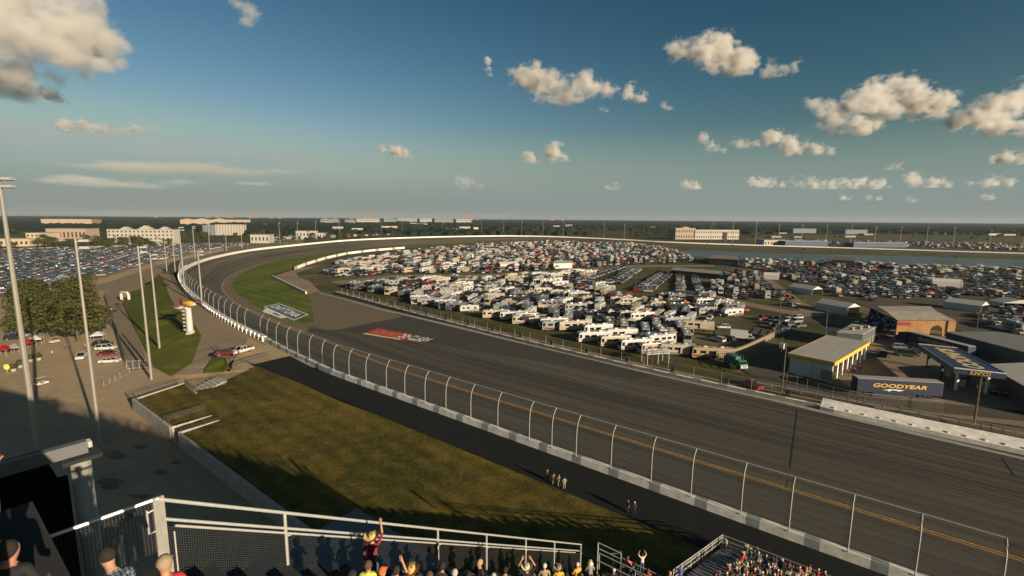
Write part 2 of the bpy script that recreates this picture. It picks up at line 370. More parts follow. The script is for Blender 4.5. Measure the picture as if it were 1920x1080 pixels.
def make_cloud(puffs, dens, label, seed, alt=1250.0, flat=False, dep=0.0):
    rg = random.Random(seed); dp = []
    for a, b in zip(puffs, puffs[1:]):
        dp.append(a); L = math.hypot(a[0] - b[0], a[1] - b[1]); rr = min(a[2], b[2]); k_ = min(2, int(L / (rr * 1.2)))
        if L < 4.2 * max(a[2], b[2]): dp += [(a[0] + (b[0] - a[0]) * j / (k_ + 1), a[1] + (b[1] - a[1]) * j / (k_ + 1) + rg.uniform(-.35, .3) * rr, rr * rg.uniform(.6, 1.15)) for j in range(1, k_ + 1)]
    puffs = dp + [puffs[-1]]
    cx = sum(p[0] for p in puffs) / len(puffs); cy = max(p[1] for p in puffs)
    r = ray(cx, cy); dist = min(20000.0, alt / max(r[2], .02)); k = dist / F; mr = max(p[2] for p in puffs) * k
    cs, rv = [], []; bm = bmesh.new(); sx = 4.5 if flat else 1.25; sz = .42 if flat else 1.12
    for (px, py, pr) in puffs:
        c = RAYP(px, py, dist) + Vector((0, rg.uniform(-.5, .5) * pr * k + (dep * mr if py > 112 and px < 120 else 0), 0)); q = (pr * k * sx * .84, pr * k * (1.0 if not flat else 3), pr * k * sz * .86); cs.append(tuple(c)); rv.append(q)
        bmesh.ops.create_icosphere(bm, subdivisions=2, radius=1.0, matrix=Matrix.Translation(c) @ Matrix.Diagonal((q[0] * 1.75, q[1] * 1.75, q[2] * 1.75, 1)))
    me = bpy.data.meshes.new('cloud'); bm.to_mesh(me); bm.free(); o = link('cloud', me)
    rm = o.modifiers.new('merge', 'REMESH'); rm.mode = 'VOXEL'; rm.voxel_size = mr * .3
    dg = bpy.context.evaluated_depsgraph_get(); me2 = bpy.data.meshes.new_from_object(o.evaluated_get(dg)); o.modifiers.clear(); o.data = me2; me2.materials.clear()
    base = min(c[2] - r_[2] * .55 for c, r_ in zip(cs, rv))
    ns = 1 / (mr * .56); nsc = (ns * (.22 if flat else .9), ns * (.3 if flat else .9), ns * 1.15)
    me2.materials.append(cloud_mat('cloud_vapour', dens * (.6 if flat else CD) / mr, mr, cs, rv, base, 2.6 if flat else CA, 1.0 if flat else CSF, nsc))
    return tag(o, label, 'cloud', 'clouds in the sky')
CD, CA, CSF = .75, 4.0, 1.2
CL = [
 ([(20, 20, 75), (95, 40, 70), (160, 62, 38), (195, 70, 20), (60, 95, 70), (140, 108, 36), (178, 124, 20), (100, 125, 30), (10, 122, 55), (50, 132, 36), (-20, 140, 44)], 7, 'huge billowing cloud in the top left corner with a grey underside'),
 ([(92, 178, 12), (112, 187, 10), (75, 170, 10)], 3, 'small dark wisp of cloud hanging under the huge corner cloud'),
 ([(125, 235, 14), (160, 238, 12), (200, 241, 11), (240, 243, 10), (280, 244, 9)], 3.5, 'long flat cloud above the tall light pole'),
 ([(452, 10, 13), (472, 20, 17), (460, 40, 13), (482, 36, 8)], 1.3, 'faint wispy cloud near the top edge of the sky'),
 ([(915, 115, 6), (918, 130, 7), (921, 140, 6)], 2, 'tiny upright wisp left of the long puffy cloud'),
 ([(985, 150, 24), (1020, 160, 26), (1060, 165, 32), (1100, 160, 27), (1135, 168, 20), (1062, 182, 24)], 6, 'long puffy cloud of several domes in mid sky'),
 ([(1180, 175, 15), (1195, 183, 13)], 4, 'small puff at the right end of the long puffy cloud'),
 ([(1350, 100, 30), (1275, 98, 20), (1315, 108, 28), (1385, 118, 24), (1405, 105, 18), (1345, 125, 18)], 6, 'white domed cloud high in the sky, alone'),
 ([(1450, 130, 16), (1490, 125, 12), (1435, 138, 10)], 1.6, 'thin torn cloud trailing right of the high domed cloud'),
 ([(1640, 180, 24), (1680, 172, 26), (1720, 190, 30), (1755, 195, 22), (1600, 195, 24), (1660, 205, 28)], 6, 'broad cloud with two pointed tops above the infield tents'),
 ([(1525, 195, 15), (1545, 215, 18), (1580, 225, 22), (1612, 240, 22), (1640, 232, 14)], 5, 'bright cloud tucked under the broad two pointed cloud'),
 ([(1900, 195, 34), (1850, 212, 26), (1810, 225, 18), (1890, 228, 26), (1920, 240, 20)], 7, 'grey cloud running out of the frame at the right edge'),
 ([(740, 282, 12), (758, 286, 9), (718, 280, 8), (774, 294, 5)], 3.5, 'small ragged cloud low over the far turn wall'),
 ([(985, 295, 12), (1005, 300, 10), (1035, 285, 17), (1058, 294, 11)], 5, 'small bright tower cloud low in mid sky'),
 ([(1320, 260, 10), (1335, 275, 13), (1355, 282, 8)], 2.2, 'soft leaning cloud between two low cloud banks'),
 ([(1440, 258, 14), (1470, 265, 15), (1490, 278, 16), (1525, 282, 14), (1555, 286, 9)], 3.5, 'ragged pair of clouds below the broad cloud'),
 ([(1410, 342, 10), (1440, 343, 13), (1465, 346, 8)], 3, 'left lump of the low cloud bank over the lake'),
 ([(1490, 345, 11), (1530, 346, 12), (1575, 344, 11), (1620, 343, 13), (1655, 346, 11)], 3, 'long middle piece of the low cloud bank over the lake'),
 ([(1715, 338, 15), (1740, 344, 12), (1780, 346, 9), (1820, 345, 8), (1860, 342, 12), (1895, 345, 9)], 3, 'right hand piece of the low cloud bank over the lake'),
 ([(1295, 347, 11), (1305, 350, 8)], 2.6, 'small round cloud left of the low cloud bank'),
 ([(870, 343, 14), (895, 347, 10)], 1.2, 'pale smear of cloud low above the track'),
 ([(1155, 350, 8), (1140, 352, 6)], 1.6, 'tiny pinkish cloud low above the camping field'),
 ([(1885, 296, 14), (1910, 300, 14), (1860, 300, 8)], 4, 'dark flat cloud at the right edge under the grey one'),
 ([(1680, 313, 9), (1660, 316, 6)], 1.4, 'small faint cloud above the low cloud bank'),
 ([(1580, 370, 7), (1592, 372, 6)], 1.2, 'leftmost faint tiny cloud below the low cloud bank'),
 ([(1635, 371, 7), (1647, 373, 6)], 1.2, 'second faint tiny cloud below the low cloud bank'),
 ([(1700, 375, 7), (1712, 377, 6)], 1.2, 'third faint tiny cloud below the low cloud bank'),
 ([(1850, 370, 7), (1862, 372, 6)], 1.2, 'rightmost faint tiny cloud below the low cloud bank'),
 ([(1375, 268, 9), (1400, 272, 10), (1420, 270, 7)], 1.5, 'small grey scrap of cloud left of the ragged pair'),
 ([(1245, 200, 7), (1255, 203, 6)], 1.0, 'tiny faint puff right of the long puffy cloud end'),
 ([(1130, 205, 6), (1136, 207, 5)], 1.2, 'tiny puff under the right end of the long puffy cloud'),
 ([(200, 312, 18), (260, 314, 20), (330, 318, 22), (390, 322, 22), (450, 322, 16), (520, 322, 12), (560, 322, 7)], .8, 'thin streak of pinkish cloud above the left horizon'),
 ([(120, 340, 18), (190, 342, 20), (260, 346, 18), (330, 342, 16), (480, 345, 12)], .7, 'second thin pinkish streak nearer the left horizon'),
]
if CLOUDS:
    for i, (pf, dn, lb) in enumerate(CL):
        make_cloud(pf, dn, lb, 40 + i, flat=dn < 1, dep=.7 if i == 0 else 0)

# ------------------------------------------------------------------ ground
def rect(name, x0, x1, y0, y1, z, m): return sheet(name, [(x0, y0, z), (x1, y0, z), (x1, y1, z), (x0, y1, z)], m)
rect('ground', -14000, 14000, -2500, 15500, -.30, M['earth'])

# the outer wall line: straight past the stand, then round the far turn (top of the wall, metres)
WALLPX = [(489, 630, 4.6), (470, 621, 4.8), (450, 612, 5.2), (420, 595, 5.9), (392, 578, 6.7), (365, 556, 7.8), (350, 543, 8.4), (340, 530, 8.9), (335, 518, 9.3), (338, 508, 9.7), (350, 498, 10), (375, 488, 10), (400, 481, 10), (440, 472.5, 10), (480, 466, 10), (580, 456, 10), (655, 449, 10), (780, 444.3, 10), (880, 442.3, 10), (960, 441.5, 10), (1047, 443, 9.5), (1180, 449, 7), (1260, 454, 5), (1440, 460, 3.2), (1615, 465, 2.6), (1920, 474.5, 2.4)]
wl = [D(59.0, s, 4.5) for s in (-140, -100, -60, -20, 20, 60, 85, 100)] + [D(60.2, 109, 4.5), D(61.2, 121, 4.5), D(62.8, 133, 4.5)] + [G(*p) for p in WALLPX]
e = wl[-1] - wl[-2]; wl.append(wl[-1] + Vector((e.x, e.y, 0)).normalized() * 500)
WALL = resample(smooth_line(wl, 2), 6.0)
def inward(line, i):
    a = line[max(i - 3, 0)]; b = line[min(i + 3, len(line) - 1)]; t = (b - a); t.z = 0; t.normalize()
    return Vector((t.y, -t.x, 0))
def offs(line, dist, z=None):
    out = []
    for i, p in enumerate(line):
        q = p + inward(line, i) * (dist(i) if callable(dist) else dist); q.z = (z(i) if callable(z) else z) if z is not None else p.z
        out.append(q)
    return out
WS = [toD(p)[1] for p in WALL]
WBASE = [p - Vector((0, 0, 1.0)) for p in WALL]

def asphalt_track():
    m, nt, b = new_mat('racing_asphalt'); b.inputs['Roughness'].default_value = .9; b.inputs['Specular IOR Level'].default_value = .25
    uv = N(nt, 'ShaderNodeUVMap')
    def nz(sc, det, rgh=.6, nscale=1.0):
        mp = N(nt, 'ShaderNodeMapping'); mp.inputs['Scale'].default_value = sc
        no = N(nt, 'ShaderNodeTexNoise'); no.inputs['Scale'].default_value = nscale; no.inputs['Detail'].default_value = det; no.inputs['Roughness'].default_value = rgh
        nt.links.new(uv.outputs['UV'], mp.inputs['Vector']); nt.links.new(mp.outputs['Vector'], no.inputs['Vector']); return no.outputs['Fac']
    def ramp(src, p0, p1, c0, c1):
        r = N(nt, 'ShaderNodeValToRGB'); r.color_ramp.elements[0].position = p0; r.color_ramp.elements[1].position = p1
        r.color_ramp.elements[0].color = (*c0, 1); r.color_ramp.elements[1].color = (*c1, 1); nt.links.new(src, r.inputs['Fac']); return r.outputs['Color']
    def mul(a, b_):
        x = N(nt, 'ShaderNodeMix', data_type='RGBA', blend_type='MULTIPLY'); x.inputs['Factor'].default_value = 1
        nt.links.new(a, x.inputs['A']); nt.links.new(b_, x.inputs['B']); return x.outputs['Result']
    base = ramp(nz((.006, .10, 1), 3), .35, .65, (.064, .058, .046), (.112, .100, .078))
    lanes = ramp(nz((.0025, .55, 1), 4, .7), .38, .62, (.60, .59, .58), (1.14, 1.12, 1.09))
    seams = ramp(nz((.002, 1.6, 1), 2, .5), .40, .455, (.55, .55, .56), (1, 1, 1))
    grain = ramp(nz((.8, .8, 1), 3), .3, .7, (.9, .9, .9), (1.08, 1.08, 1.08))
    nt.links.new(mul(mul(mul(base, lanes), seams), grain), b.inputs['Base Color'])
    return m
M['track'] = asphalt_track()
def inner_w(i): return 18.0
nW = len(WALL)
yl = offs(WBASE, 18.2, .12)
ribbon('racing_surface', WBASE, yl, M['track'], n=6, prof=lambda f: f)
# apron: beside the stand it runs on to the infield wall, in the turn it ends at the grass
iT = next(i for i in range(nW) if WS[i] > 150)
AP = offs(WALL, lambda i: 18.2 + (58.0 if WS[i] < 150 and i < iT else 0), .10)
ribbon('apron', yl[:iT + 1], [D(117.2, WS[i], .1) for i in range(iT)] + [G(590, 603, .1)], M['track'], n=10)
def tape(name, line, d0, d1, z, m, i0, i1):
    A = [p + inward(line, i) * d0 for i, p in enumerate(line)]; B = [p + inward(line, i) * d1 for i, p in enumerate(line)]
    for p in A + B: p.z += z
    return ribbon(name, A[i0:i1], B[i0:i1], m)
tape('yellow_line', yl, -.05, .14, .012, M['yellow_line'], 0, nW); tape('yellow_line', yl, .52, .72, .012, M['yellow_line'], 0, nW)
ap_out = offs(WALL, lambda i: 29.0, .08)
ribbon('turn_apron', yl[iT - 6:], ap_out[iT - 6:], M['tarmac_tan'], n=2)
tape('apron_edge_line', ap_out, -.5, -.2, .012, M['white_line'], iT + 2, nW)

# worn pit-exit tarmac and the newer dark patch
psheet('pit_exit_paving', [(580, 552), (586, 587), (590, 603), (560, 607), (618, 619), (640, 617), (755, 594), (700, 573), (600, 547)], .13, M['tarmac_tan'])
psheet('dark_paving', [(618, 619), (640, 617), (755, 594), (800, 597), (860, 612), (960, 638), (1080, 664), (1200, 692), (1240, 705), (1180, 712), (1050, 684), (880, 657), (760, 633)], .14, M['tarmac_dark'])
psheet('inner_pit_lane', [(600, 548.5), (655, 562), (705, 576), (807, 599.5), (960, 636), (1110, 669), (1200, 690), (1375, 730), (1440, 745), (1700, 806), (1920, 858), (1920, 862), (1700, 812), (1440, 750), (1375, 736), (1200, 697), (1110, 675), (960, 640), (807, 603), (705, 579), (655, 564), (596, 549)], .17, M['wall_grey'])

# infield base and grass
rect('infield_ground', -420, 900, 60, 900, -.12, M['infield'])
psheet('infield_grass', [(422, 520), (425, 545), (438, 562), (455, 573), (481, 583), (509, 596), (530, 602), (560, 606), (588, 604), (590, 601), (586, 587), (580, 552), (545, 536), (512, 522), (510, 514), (560, 502), (640, 480), (760, 466), (960, 458), (1150, 457), (1300, 462), (1440, 468), (1440, 463), (1250, 456), (1100, 451.5), (960, 453), (780, 458), (655, 466), (580, 474), (480, 491), (440, 505)], .10, M['grass_green'])
psheet('pit_entry_road', [(580, 552), (545, 536), (512, 522), (518, 516), (560, 503), (600, 497), (555, 512), (560, 519), (580, 527), (602, 548)], .13, M['tan'])
# verge between the pit wall and the motorhomes
def band(name, d0, d1, z, m, s0=-60, s1=150):
    ss = [s0 + (s1 - s0) * k / 24 for k in range(25)]
    def ctr(s): return 116.8 + max(0, s - 25) ** 1.45 * .0105
    return ribbon(name, [D(ctr(s) + d0, s, z) for s in ss], [D(ctr(s) + d1, s, z) for s in ss], m, n=1)
band('perimeter_lane', 1.2, 6.0, .03, M['tan'], -60, 230)
band('verge_grass', 6.0, 15.0, .04, M['grass_olive'], 22, 230)
band('verge_grass', 1.2, 5.0, .06, M['grass_olive'], -60, 20)
# infield roads, car fields, lake
psheet('camp_road', [(1335, 560), (1400, 574), (1480, 590), (1560, 606), (1640, 612), (1640, 604), (1550, 585), (1505, 566), (1470, 540), (1440, 520), (1420, 512), (1440, 530), (1465, 555), (1500, 582), (1480, 582), (1400, 566), (1340, 553)], .03, M['lot'])
psheet('gate_road', [(1440, 600), (1560, 608), (1590, 618), (1540, 640), (1475, 655), (1395, 665), (1388, 690), (1420, 712), (1500, 740), (1640, 762), (1920, 790), (1920, 770), (1640, 745), (1500, 722), (1465, 690), (1500, 660), (1620, 620), (1640, 605), (1560, 590)], .035, M['field_asphalt'])
psheet('service_yard', [(1560, 700), (1640, 640), (1680, 610), (1920, 640), (1920, 800), (1770, 780), (1640, 765)], .02, M['lot'])
psheet('parking_field', [(1330, 492), (1480, 494), (1700, 505), (1920, 512), (1920, 660), (1800, 620), (1640, 580), (1540, 545), (1480, 515)], .01, M['field_asphalt'])
psheet('parking_field', [(1500, 590), (1440, 600), (1400, 620), (1340, 618), (1340, 640), (1420, 640), (1500, 615)], .02, M['field_asphalt'])
psheet('camp_lane', [(620, 528), (740, 515), (900, 515), (1080, 505), (1180, 497), (1340, 497), (1340, 500), (1180, 501), (1080, 510), (900, 520), (740, 522), (640, 534)], .03, M['lot'])
wm, wnt, wb = new_mat('lake_water'); wb.inputs['Base Color'].default_value = (.010, .035, .038, 1); wb.inputs['Roughness'].default_value = .3
wn = N(wnt, 'ShaderNodeTexNoise'); wn.inputs['Scale'].default_value = .5; wbp = N(wnt, 'ShaderNodeBump'); wbp.inputs['Strength'].default_value = .35; wg = N(wnt, 'ShaderNodeNewGeometry')
wnt.links.new(wg.outputs['Position'], wn.inputs['Vector']); wnt.links.new(wn.outputs['Fac'], wbp.inputs['Height']); wnt.links.new(wbp.outputs['Normal'], wb.inputs['Normal'])
psheet('lake_water', [(1262, 470.5), (1320, 471), (1440, 474.5), (1680, 480), (1920, 487), (2200, 495), (2200, 512), (1920, 503), (1800, 500), (1700, 497), (1560, 493), (1440, 489), (1340, 485), (1290, 480)], .03, wm)
psheet('lake_shore', [(1180, 458), (1300, 464), (1440, 469), (1615, 473), (1920, 483), (2200, 492), (2200, 495.5), (1920, 487.5), (1680, 480.5), (1440, 475), (1320, 471.5), (1262, 471)], .0, M['marsh'])

# outside the turn: bank behind the wall, car lots
ib = next(i for i in range(nW) if WS[i] > 320)
ribbon('turn_embankment', [p - Vector((0, 0, .3)) for p in WBASE[ib:]], offs(WALL, -22.0, -.1)[ib:], M['grass_olive'], n=2)
psheet('outer_lot', [(-300, 600), (0, 556), (130, 540), (200, 560), (262, 545), (300, 512), (325, 490), (372, 474), (470, 458), (470, 455), (330, 456), (0, 466), (-500, 480)], -.10, M['lot'])
psheet('outer_road', [(-400, 640), (0, 575), (120, 545), (200, 530), (300, 496), (420, 470), (420, 466), (300, 488), (200, 520), (110, 535), (0, 555), (-400, 600)], -.08, M['concourse'])
psheet('concourse', [(-500, 900), (-100, 640), (0, 560), (130, 540), (195, 545), (240, 550), (290, 690), (350, 700), (425, 700), (500, 690), (520, 1000), (300, 1080), (0, 1200)], -.06, M['concourse'])
sheet('concourse', [D(d, s, -.10) for d, s in ((-60, 180), (27.5, 140), (27.5, 10), (-60, -20))], M['concourse'])
psheet('boardwalk', [(195, 548), (222, 545), (283, 690), (245, 695), (215, 620)], -.03, M['lot'])
# the grassed embankment, with the tan service road climbing to the wall
sheet('bank_grass', [G(*p) for p in [(230, 567, .6), (250, 610, .3), (272, 657, .1), (290, 690, .05), (322, 705, .15), (345, 690, .6), (360, 680, 1.1), (372, 647, 2.2), (378, 630, 2.8), (367, 612, 3.4), (335, 582, 4.5), (320, 560, 5.6), (305, 522, 7.3), (297, 518, 7.4), (272, 539, 3.0), (245, 547, 1.3)]], M['grass_bank'])
LR = [G(*p) for p in [(322, 705, .15), (345, 690, .6), (360, 680, 1.1), (372, 647, 2.2), (378, 630, 2.8), (367, 612, 3.4), (335, 582, 4.5), (320, 560, 5.6), (305, 522, 7.3), (297, 512, 8.0)]]
RR = [G(*p) for p in [(430, 700, .3), (420, 690, 1.0), (440, 672, 2.4), (505, 650, 3.4), (475, 633, 3.6), (448, 618, 4.1), (400, 590, 5.2), (365, 566, 6.2), (332, 528, 7.9), (325, 515, 8.4)]]
ribbon('bank_road', [p + Vector((0, 0, .03)) for p in LR], [p + Vector((0, 0, .03)) for p in RR], M['tan'], n=3)
sheet('bank_grass', [G(*p) + Vector((0, 0, .12)) for p in [(383, 706, .4), (384, 692, .9), (398, 668, 2.0), (424, 673, 2.3), (432, 692, .9), (412, 700, .5)]], M['grass_bank'])
sheet('bank_road', [G(440, 672, 2.38), D(52, 122, 3.2), D(52, 110, 3.32), D(60, 106, 3.42), D(61.3, 121, 3.42), D(62.9, 133, 3.48), G(489, 637, 3.55), G(468, 628, 3.66), G(455, 650, 3.2)], M['concourse'])
sheet('bank_road', [G(*p) for p in [(322, 705, .15), (430, 700, .3), (440, 672, 2.4), (505, 650, 3.4), (500, 690, 3.2), (425, 720, 2.0), (368, 735, .3), (345, 712, .1)]], M['concourse'])

# the lawn with its retaining walls, and the dark service road along the track wall
lawn = [D(27.2, 118, 2.1), D(27.2, 60, 2.1), D(27.2, 10, 2.1), D(52.0, 10, 3.35), D(52.0, 60, 3.35), D(51.2, 82, 3.35), D(52.2, 118, 3.3), G(430, 711, 2.3), G(425, 721, 2.2), G(368, 736, 2.1), G(345, 719, 2.1)]
sheet('lawn', lawn, M['grass_lawn'])
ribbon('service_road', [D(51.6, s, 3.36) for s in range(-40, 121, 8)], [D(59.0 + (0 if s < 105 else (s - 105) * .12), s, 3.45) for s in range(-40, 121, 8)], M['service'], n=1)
for px_, py_, w_, h_ in ((214, 855, 24, 9), (262, 838, 16, 5), (206, 906, 34, 10), (262, 930, 20, 6), (332, 868, 12, 4), (300, 886, 18, 5), (232, 968, 26, 9)):
    rgp = random.Random(px_); psheet('paving_patch', [(px_ + w_ * math.cos(a * .7854 + .3) * rgp.uniform(.45, 1.3), py_ + h_ * math.sin(a * .7854 + .3) * rgp.uniform(.45, 1.3)) for a in range(8)], -.02, M['patch'])
psheet('paving_patch', [(275, 775), (310, 772), (330, 800), (300, 815), (285, 795)], -.02, M['patch'])
# ------------------------------------------------------------------ vehicles (front towards +x, standing on z=0)
# each kind is a list of (part name, mesh builder, material slots); slot 'P' is the paint
def wheels_mb(xs, y, r, w=.22, n=12):
    out = []
    for x in xs:
        for s in (-1, 1):
            t = MB(); t.tube([(x, s * y - w / 2, r), (x, s * y + w / 2, r)], r, n)
            q = MB(); q.tube([(x, s * y + s * (w / 2 + .005) - .02, r), (x, s * y + s * (w / 2 + .005) + .02, r)], r * .6, 8)
            out.append((t, q))
    return out
def greenhouse(mb, x0, x1, t0, t1, zb, zt, wb, wt, mglass=0, mroof=1):
    vs = [(x0, -wb, zb), (x1, -wb, zb), (x1, wb, zb), (x0, wb, zb), (t0, -wt, zt), (t1, -wt, zt), (t1, wt, zt), (t0, wt, zt)]
    mb.add(vs, [(0, 1, 5, 4), (1, 2, 6, 5), (2, 3, 7, 6), (3, 0, 4, 7)], mglass)
def roofslab(mb, t0, t1, zt, wt, mi=0, th=.05):
    mb.box(((t0 + t1) / 2, 0, zt + th / 2), (t1 - t0, 2 * wt, th), 0, mi, top=(.94, .92))
def hull(mb, prof, w, mi=0, taper=.96):
    """side outline (x,z) swept across the width, pulled in a little at the top"""
    n = len(prof); zs = [p[1] for p in prof]; z0, z1 = min(zs), max(zs)
    L = [(p[0], -w * (1 - (1 - taper) * (p[1] - z0) / (z1 - z0)), p[1]) for p in prof]; R = [(a, -b, c) for a, b, c in L]
    mb.add(L + R, [(i, (i + 1) % n, n + (i + 1) % n, n + i) for i in range(n)] + [tuple(reversed(range(n))), tuple(range(n, 2 * n))], mi)
SED = dict(L=4.7, w=.91, prof=[(-2.3, .32), (-2.35, .62), (-2.25, .93), (-1.5, .97), (.95, .95), (2.1, .78), (2.33, .55), (2.3, .30)], gh=(-1.75, 1.15, -.95, .35, .95, 1.42, .86, .62), wx=(-1.42, 1.42), r=.33)
SUV = dict(L=4.9, w=.96, prof=[(-2.4, .40), (-2.45, .75), (-2.40, 1.08), (.95, 1.08), (2.2, .98), (2.42, .70), (2.4, .38)], gh=(-2.38, 1.35, -2.05, .45, 1.07, 1.76, .92, .72), wx=(-1.5, 1.5), r=.38)
VAN = dict(L=5.6, w=.98, prof=[(-2.8, .42), (-2.8, 1.15), (2.1, 1.15), (2.75, .95), (2.8, .42)], gh=(-2.8, 2.25, -2.7, 1.35, 1.14, 2.15, .96, .84), wx=(-1.75, 1.75), r=.37)
PICK = dict(L=5.7, w=.98, prof=[(-2.85, .48), (-2.87, 1.08), (-.75, 1.10), (1.15, 1.12), (2.65, 1.05), (2.85, .75), (2.82, .46)], gh=(-.75, 1.5, -.6, .65, 1.10, 1.82, .93, .76), wx=(-1.75, 1.8), r=.41, bed=True)
SPECS = {'sedan': SED, 'suv': SUV, 'van': VAN, 'pickup': PICK}
def car_parts(kind):
    c = SPECS[kind]; parts = []
    b = MB(); hull(b, c['prof'], c['w']); g = c['gh']; roofslab(b, g[2], g[3], g[5], g[7])
    # pillars
    for (xa, xb, k) in ((g[0], g[2], 1), (g[1], g[3], 1)):
        for s in (-1, 1): b.tube([(xa, s * g[6] * 1.0, g[4]), (xb, s * g[7] * 1.0, g[5])], .055, 4)
    xm = (g[0] + g[1]) / 2 - .1
    for s in (-1, 1): b.tube([(xm, s * g[6] * 1.0, g[4]), (xm, s * g[7] * 1.0, g[5])], .05, 4)
    if c.get('bed'):
        b.box((-1.82, 0, 1.12), (2.0, 1.9, .02)); 
    parts.append(('body', b, ['P']))
    w_ = MB(); greenhouse(w_, g[0], g[1], g[2], g[3], g[4], g[5], g[6] * .985, g[7] * .985); parts.append(('window', w_, ['glass']))
    if c.get('bed'):
        q = MB(); q.box((-1.82, 0, 1.135), (1.85, 1.6, .03)); parts.append(('truck_bed', q, ['dark_metal']))
    fx = max(p[0] for p in c['prof']); zx = sorted(p[1] for p in c['prof'])[-3] - .12
    for s in (-1, 1):
        h = MB(); h.box((fx - .03, s * c['w'] * .7, .70), (.12, .34, .15)); parts.append(('headlight', h, ['headlight']))
        h = MB(); h.box((-fx + .01, s * c['w'] * .76, .86), (.1, .26, .18)); parts.append(('tail_light', h, ['taillight']))
    for t, q in wheels_mb(c['wx'], c['w'] - .12, c['r']): parts.append(('wheel', t, ['tyre'], [('rim', q, ['rim'])]))
    return parts
def stripe(mb, L, y, pts, mi=0):
    n = len(pts); s = 1 if y > 0 else -1
    vs = [(px_, y, pz) for px_, pz in pts] + [(px_, y + s * .012, pz) for px_, pz in pts]
    mb.add(vs, [tuple(range(n)), tuple(range(n, 2 * n))] + [(i, (i + 1) % n, n + (i + 1) % n, n + i) for i in range(n)], mi)
def coach_parts(L=10.5, stripe_m='p_tan', slide=True, diesel=True):
    H, W, h = 3.35, 1.25, L / 2
    b = MB(); hull(b, [(-h, .45), (-h - .03, 1.2), (-h + .02, H - .12), (-h + .25, H), (h - .45, H), (h - .1, H - .25), (h + .04, 1.6), (h + .06, .55), (h - .1, .38)], W, 0, .985)
    parts = [('body', b, ['P'])]
    g = MB(); g.add([(h + .065, -1.12, 1.55), (h + .065, 1.12, 1.55), (h - .055, 1.08, H - .45), (h - .055, -1.08, H - .45)], [(0, 1, 2, 3)]); g.box((h + .0, 0, 1.62), (.1, 2.2, .08))
    for s in (-1, 1): stripe(g, L, s * 1.252, [(h - 1.1, 1.6), (h - .25, 1.6), (h - .33, H - .6), (h - 1.1, H - .6)])
    parts.append(('windshield', g, ['glass']))
    for s in (-1, 1):
        for (a, c_) in ((-.1, .22), (-.62, -.28), (.34, .62)):
            q = MB(); stripe(q, L, s * 1.252, [(a * h, 1.75), (c_ * h, 1.75), (c_ * h, 2.5), (a * h, 2.5)]); parts.append(('window', q, ['glass']))
        q = MB(); stripe(q, L, s * 1.256, [(-h + .1, .55), (h * .55, .6), (h - .1, .95), (h - .15, 1.2), (h * .3, .95), (-h * .4, 1.2), (-h + .1, 1.9)]); stripe(q, L, s * 1.256, [(-h + .1, 2.1), (-h * .5, 1.5), (h * .1, 1.1), (h * .1, 1.2), (-h * .5, 1.68), (-h + .1, 2.5)]); parts.append(('stripe', q, [stripe_m]))
    for x in (-.45, .35):
        a = MB(); a.box((x * h, 0, H + .16), (1.1, .8, .32), 0, 0, (.85, .85)); parts.append(('roof_air_unit', a, ['p_white']))
    for vx, vy, vs_ in ((0, .5, .6), (-.7 * h, -.5, .5), (.62 * h, -.3, .45)):
        a = MB(); a.box((vx, vy, H + .07), (vs_, vs_, .15), 0, 0, (.8, .8)); parts.append(('roof_vent', a, ['p_silver']))
    aw = MB(); aw.tube([(-.55 * h, -1.34, H - .18), (.45 * h, -1.34, H - .18)], .09, 6); parts.append(('awning_roll', aw, ['p_silver']))
    if slide:
        s_ = MB(); s_.box((-.35 * h, 1.42, 1.75), (.5 * h, .5, 1.8)); parts.append(('slide_out', s_, ['P']))
    for t, q in wheels_mb((-.5 * h, .62 * h), 1.08, .47, .3, 10): parts.append(('wheel', t, ['tyre'], [('rim', q, ['rim'])]))
    return parts
def trailer_parts(L=8.0, stripe_m='p_silver', fifth=False):
    H, W, h = 3.05, 1.22, L / 2
    if fifth: prof = [(-h, .55), (-h, H + .3), (h - .3, H + .45), (h + .9, H), (h + 1.05, 2.4), (h + .8, 1.75), (h - .9, 1.7), (h - .95, .55)]
    else: prof = [(-h, .55), (-h, H - .15), (-h + .2, H), (h - .6, H), (h - .1, H - .55), (h + .05, 1.6), (h - .2, .6)]
    b = MB(); hull(b, prof, W, 0, .985); parts = [('body', b, ['P'])]
    for s in (-1, 1):
        for (a, c_) in ((-.75, -.45), (-.05, .3), (.5, .72)):
            q = MB(); stripe(q, L, s * 1.222, [(a * h, 1.65), (c_ * h, 1.65), (c_ * h, 2.3), (a * h, 2.3)]); parts.append(('window', q, ['glass']))
        q = MB(); stripe(q, L, s * 1.226, [(-h + .1, .6), (h * .75, .6), (h * .75, .85), (h * .2, 1.0), (-h * .2, 1.35), (-h + .1, 1.5)]); parts.append(('stripe', q, [stripe_m]))
    q = MB(); q.box((-h - .01, -.3, 2.1), (.03, 1.1, .6)); parts.append(('window', q, ['glass']))
    a = MB(); a.box((0, 0, (H + .45 if fifth else H) + .1), (1.0, .8, .3), 0, 0, (.85, .85)); parts.append(('roof_air_unit', a, ['p_white']))
    t_ = MB()
    if not fifth: t_.tube([(h, -.5, .5), (h + 1.2, 0, .5), (h, .5, .5)], .06, 4); t_.tube([(h + 1.0, 0, 0), (h + 1.0, 0, .9)], .05, 5)
    else: t_.tube([(h - .3, -.7, 0), (h - .3, -.7, 1.7)], .06, 5); t_.tube([(h - .3, .7, 0), (h - .3, .7, 1.7)], .06, 5)
    parts.append(('hitch', t_, ['dark_metal']))
    for t, q in wheels_mb((-.32 * h, -.02 * h), 1.08, .36, .24, 10): parts.append(('wheel', t, ['tyre'], [('rim', q, ['rim'])]))
    return parts
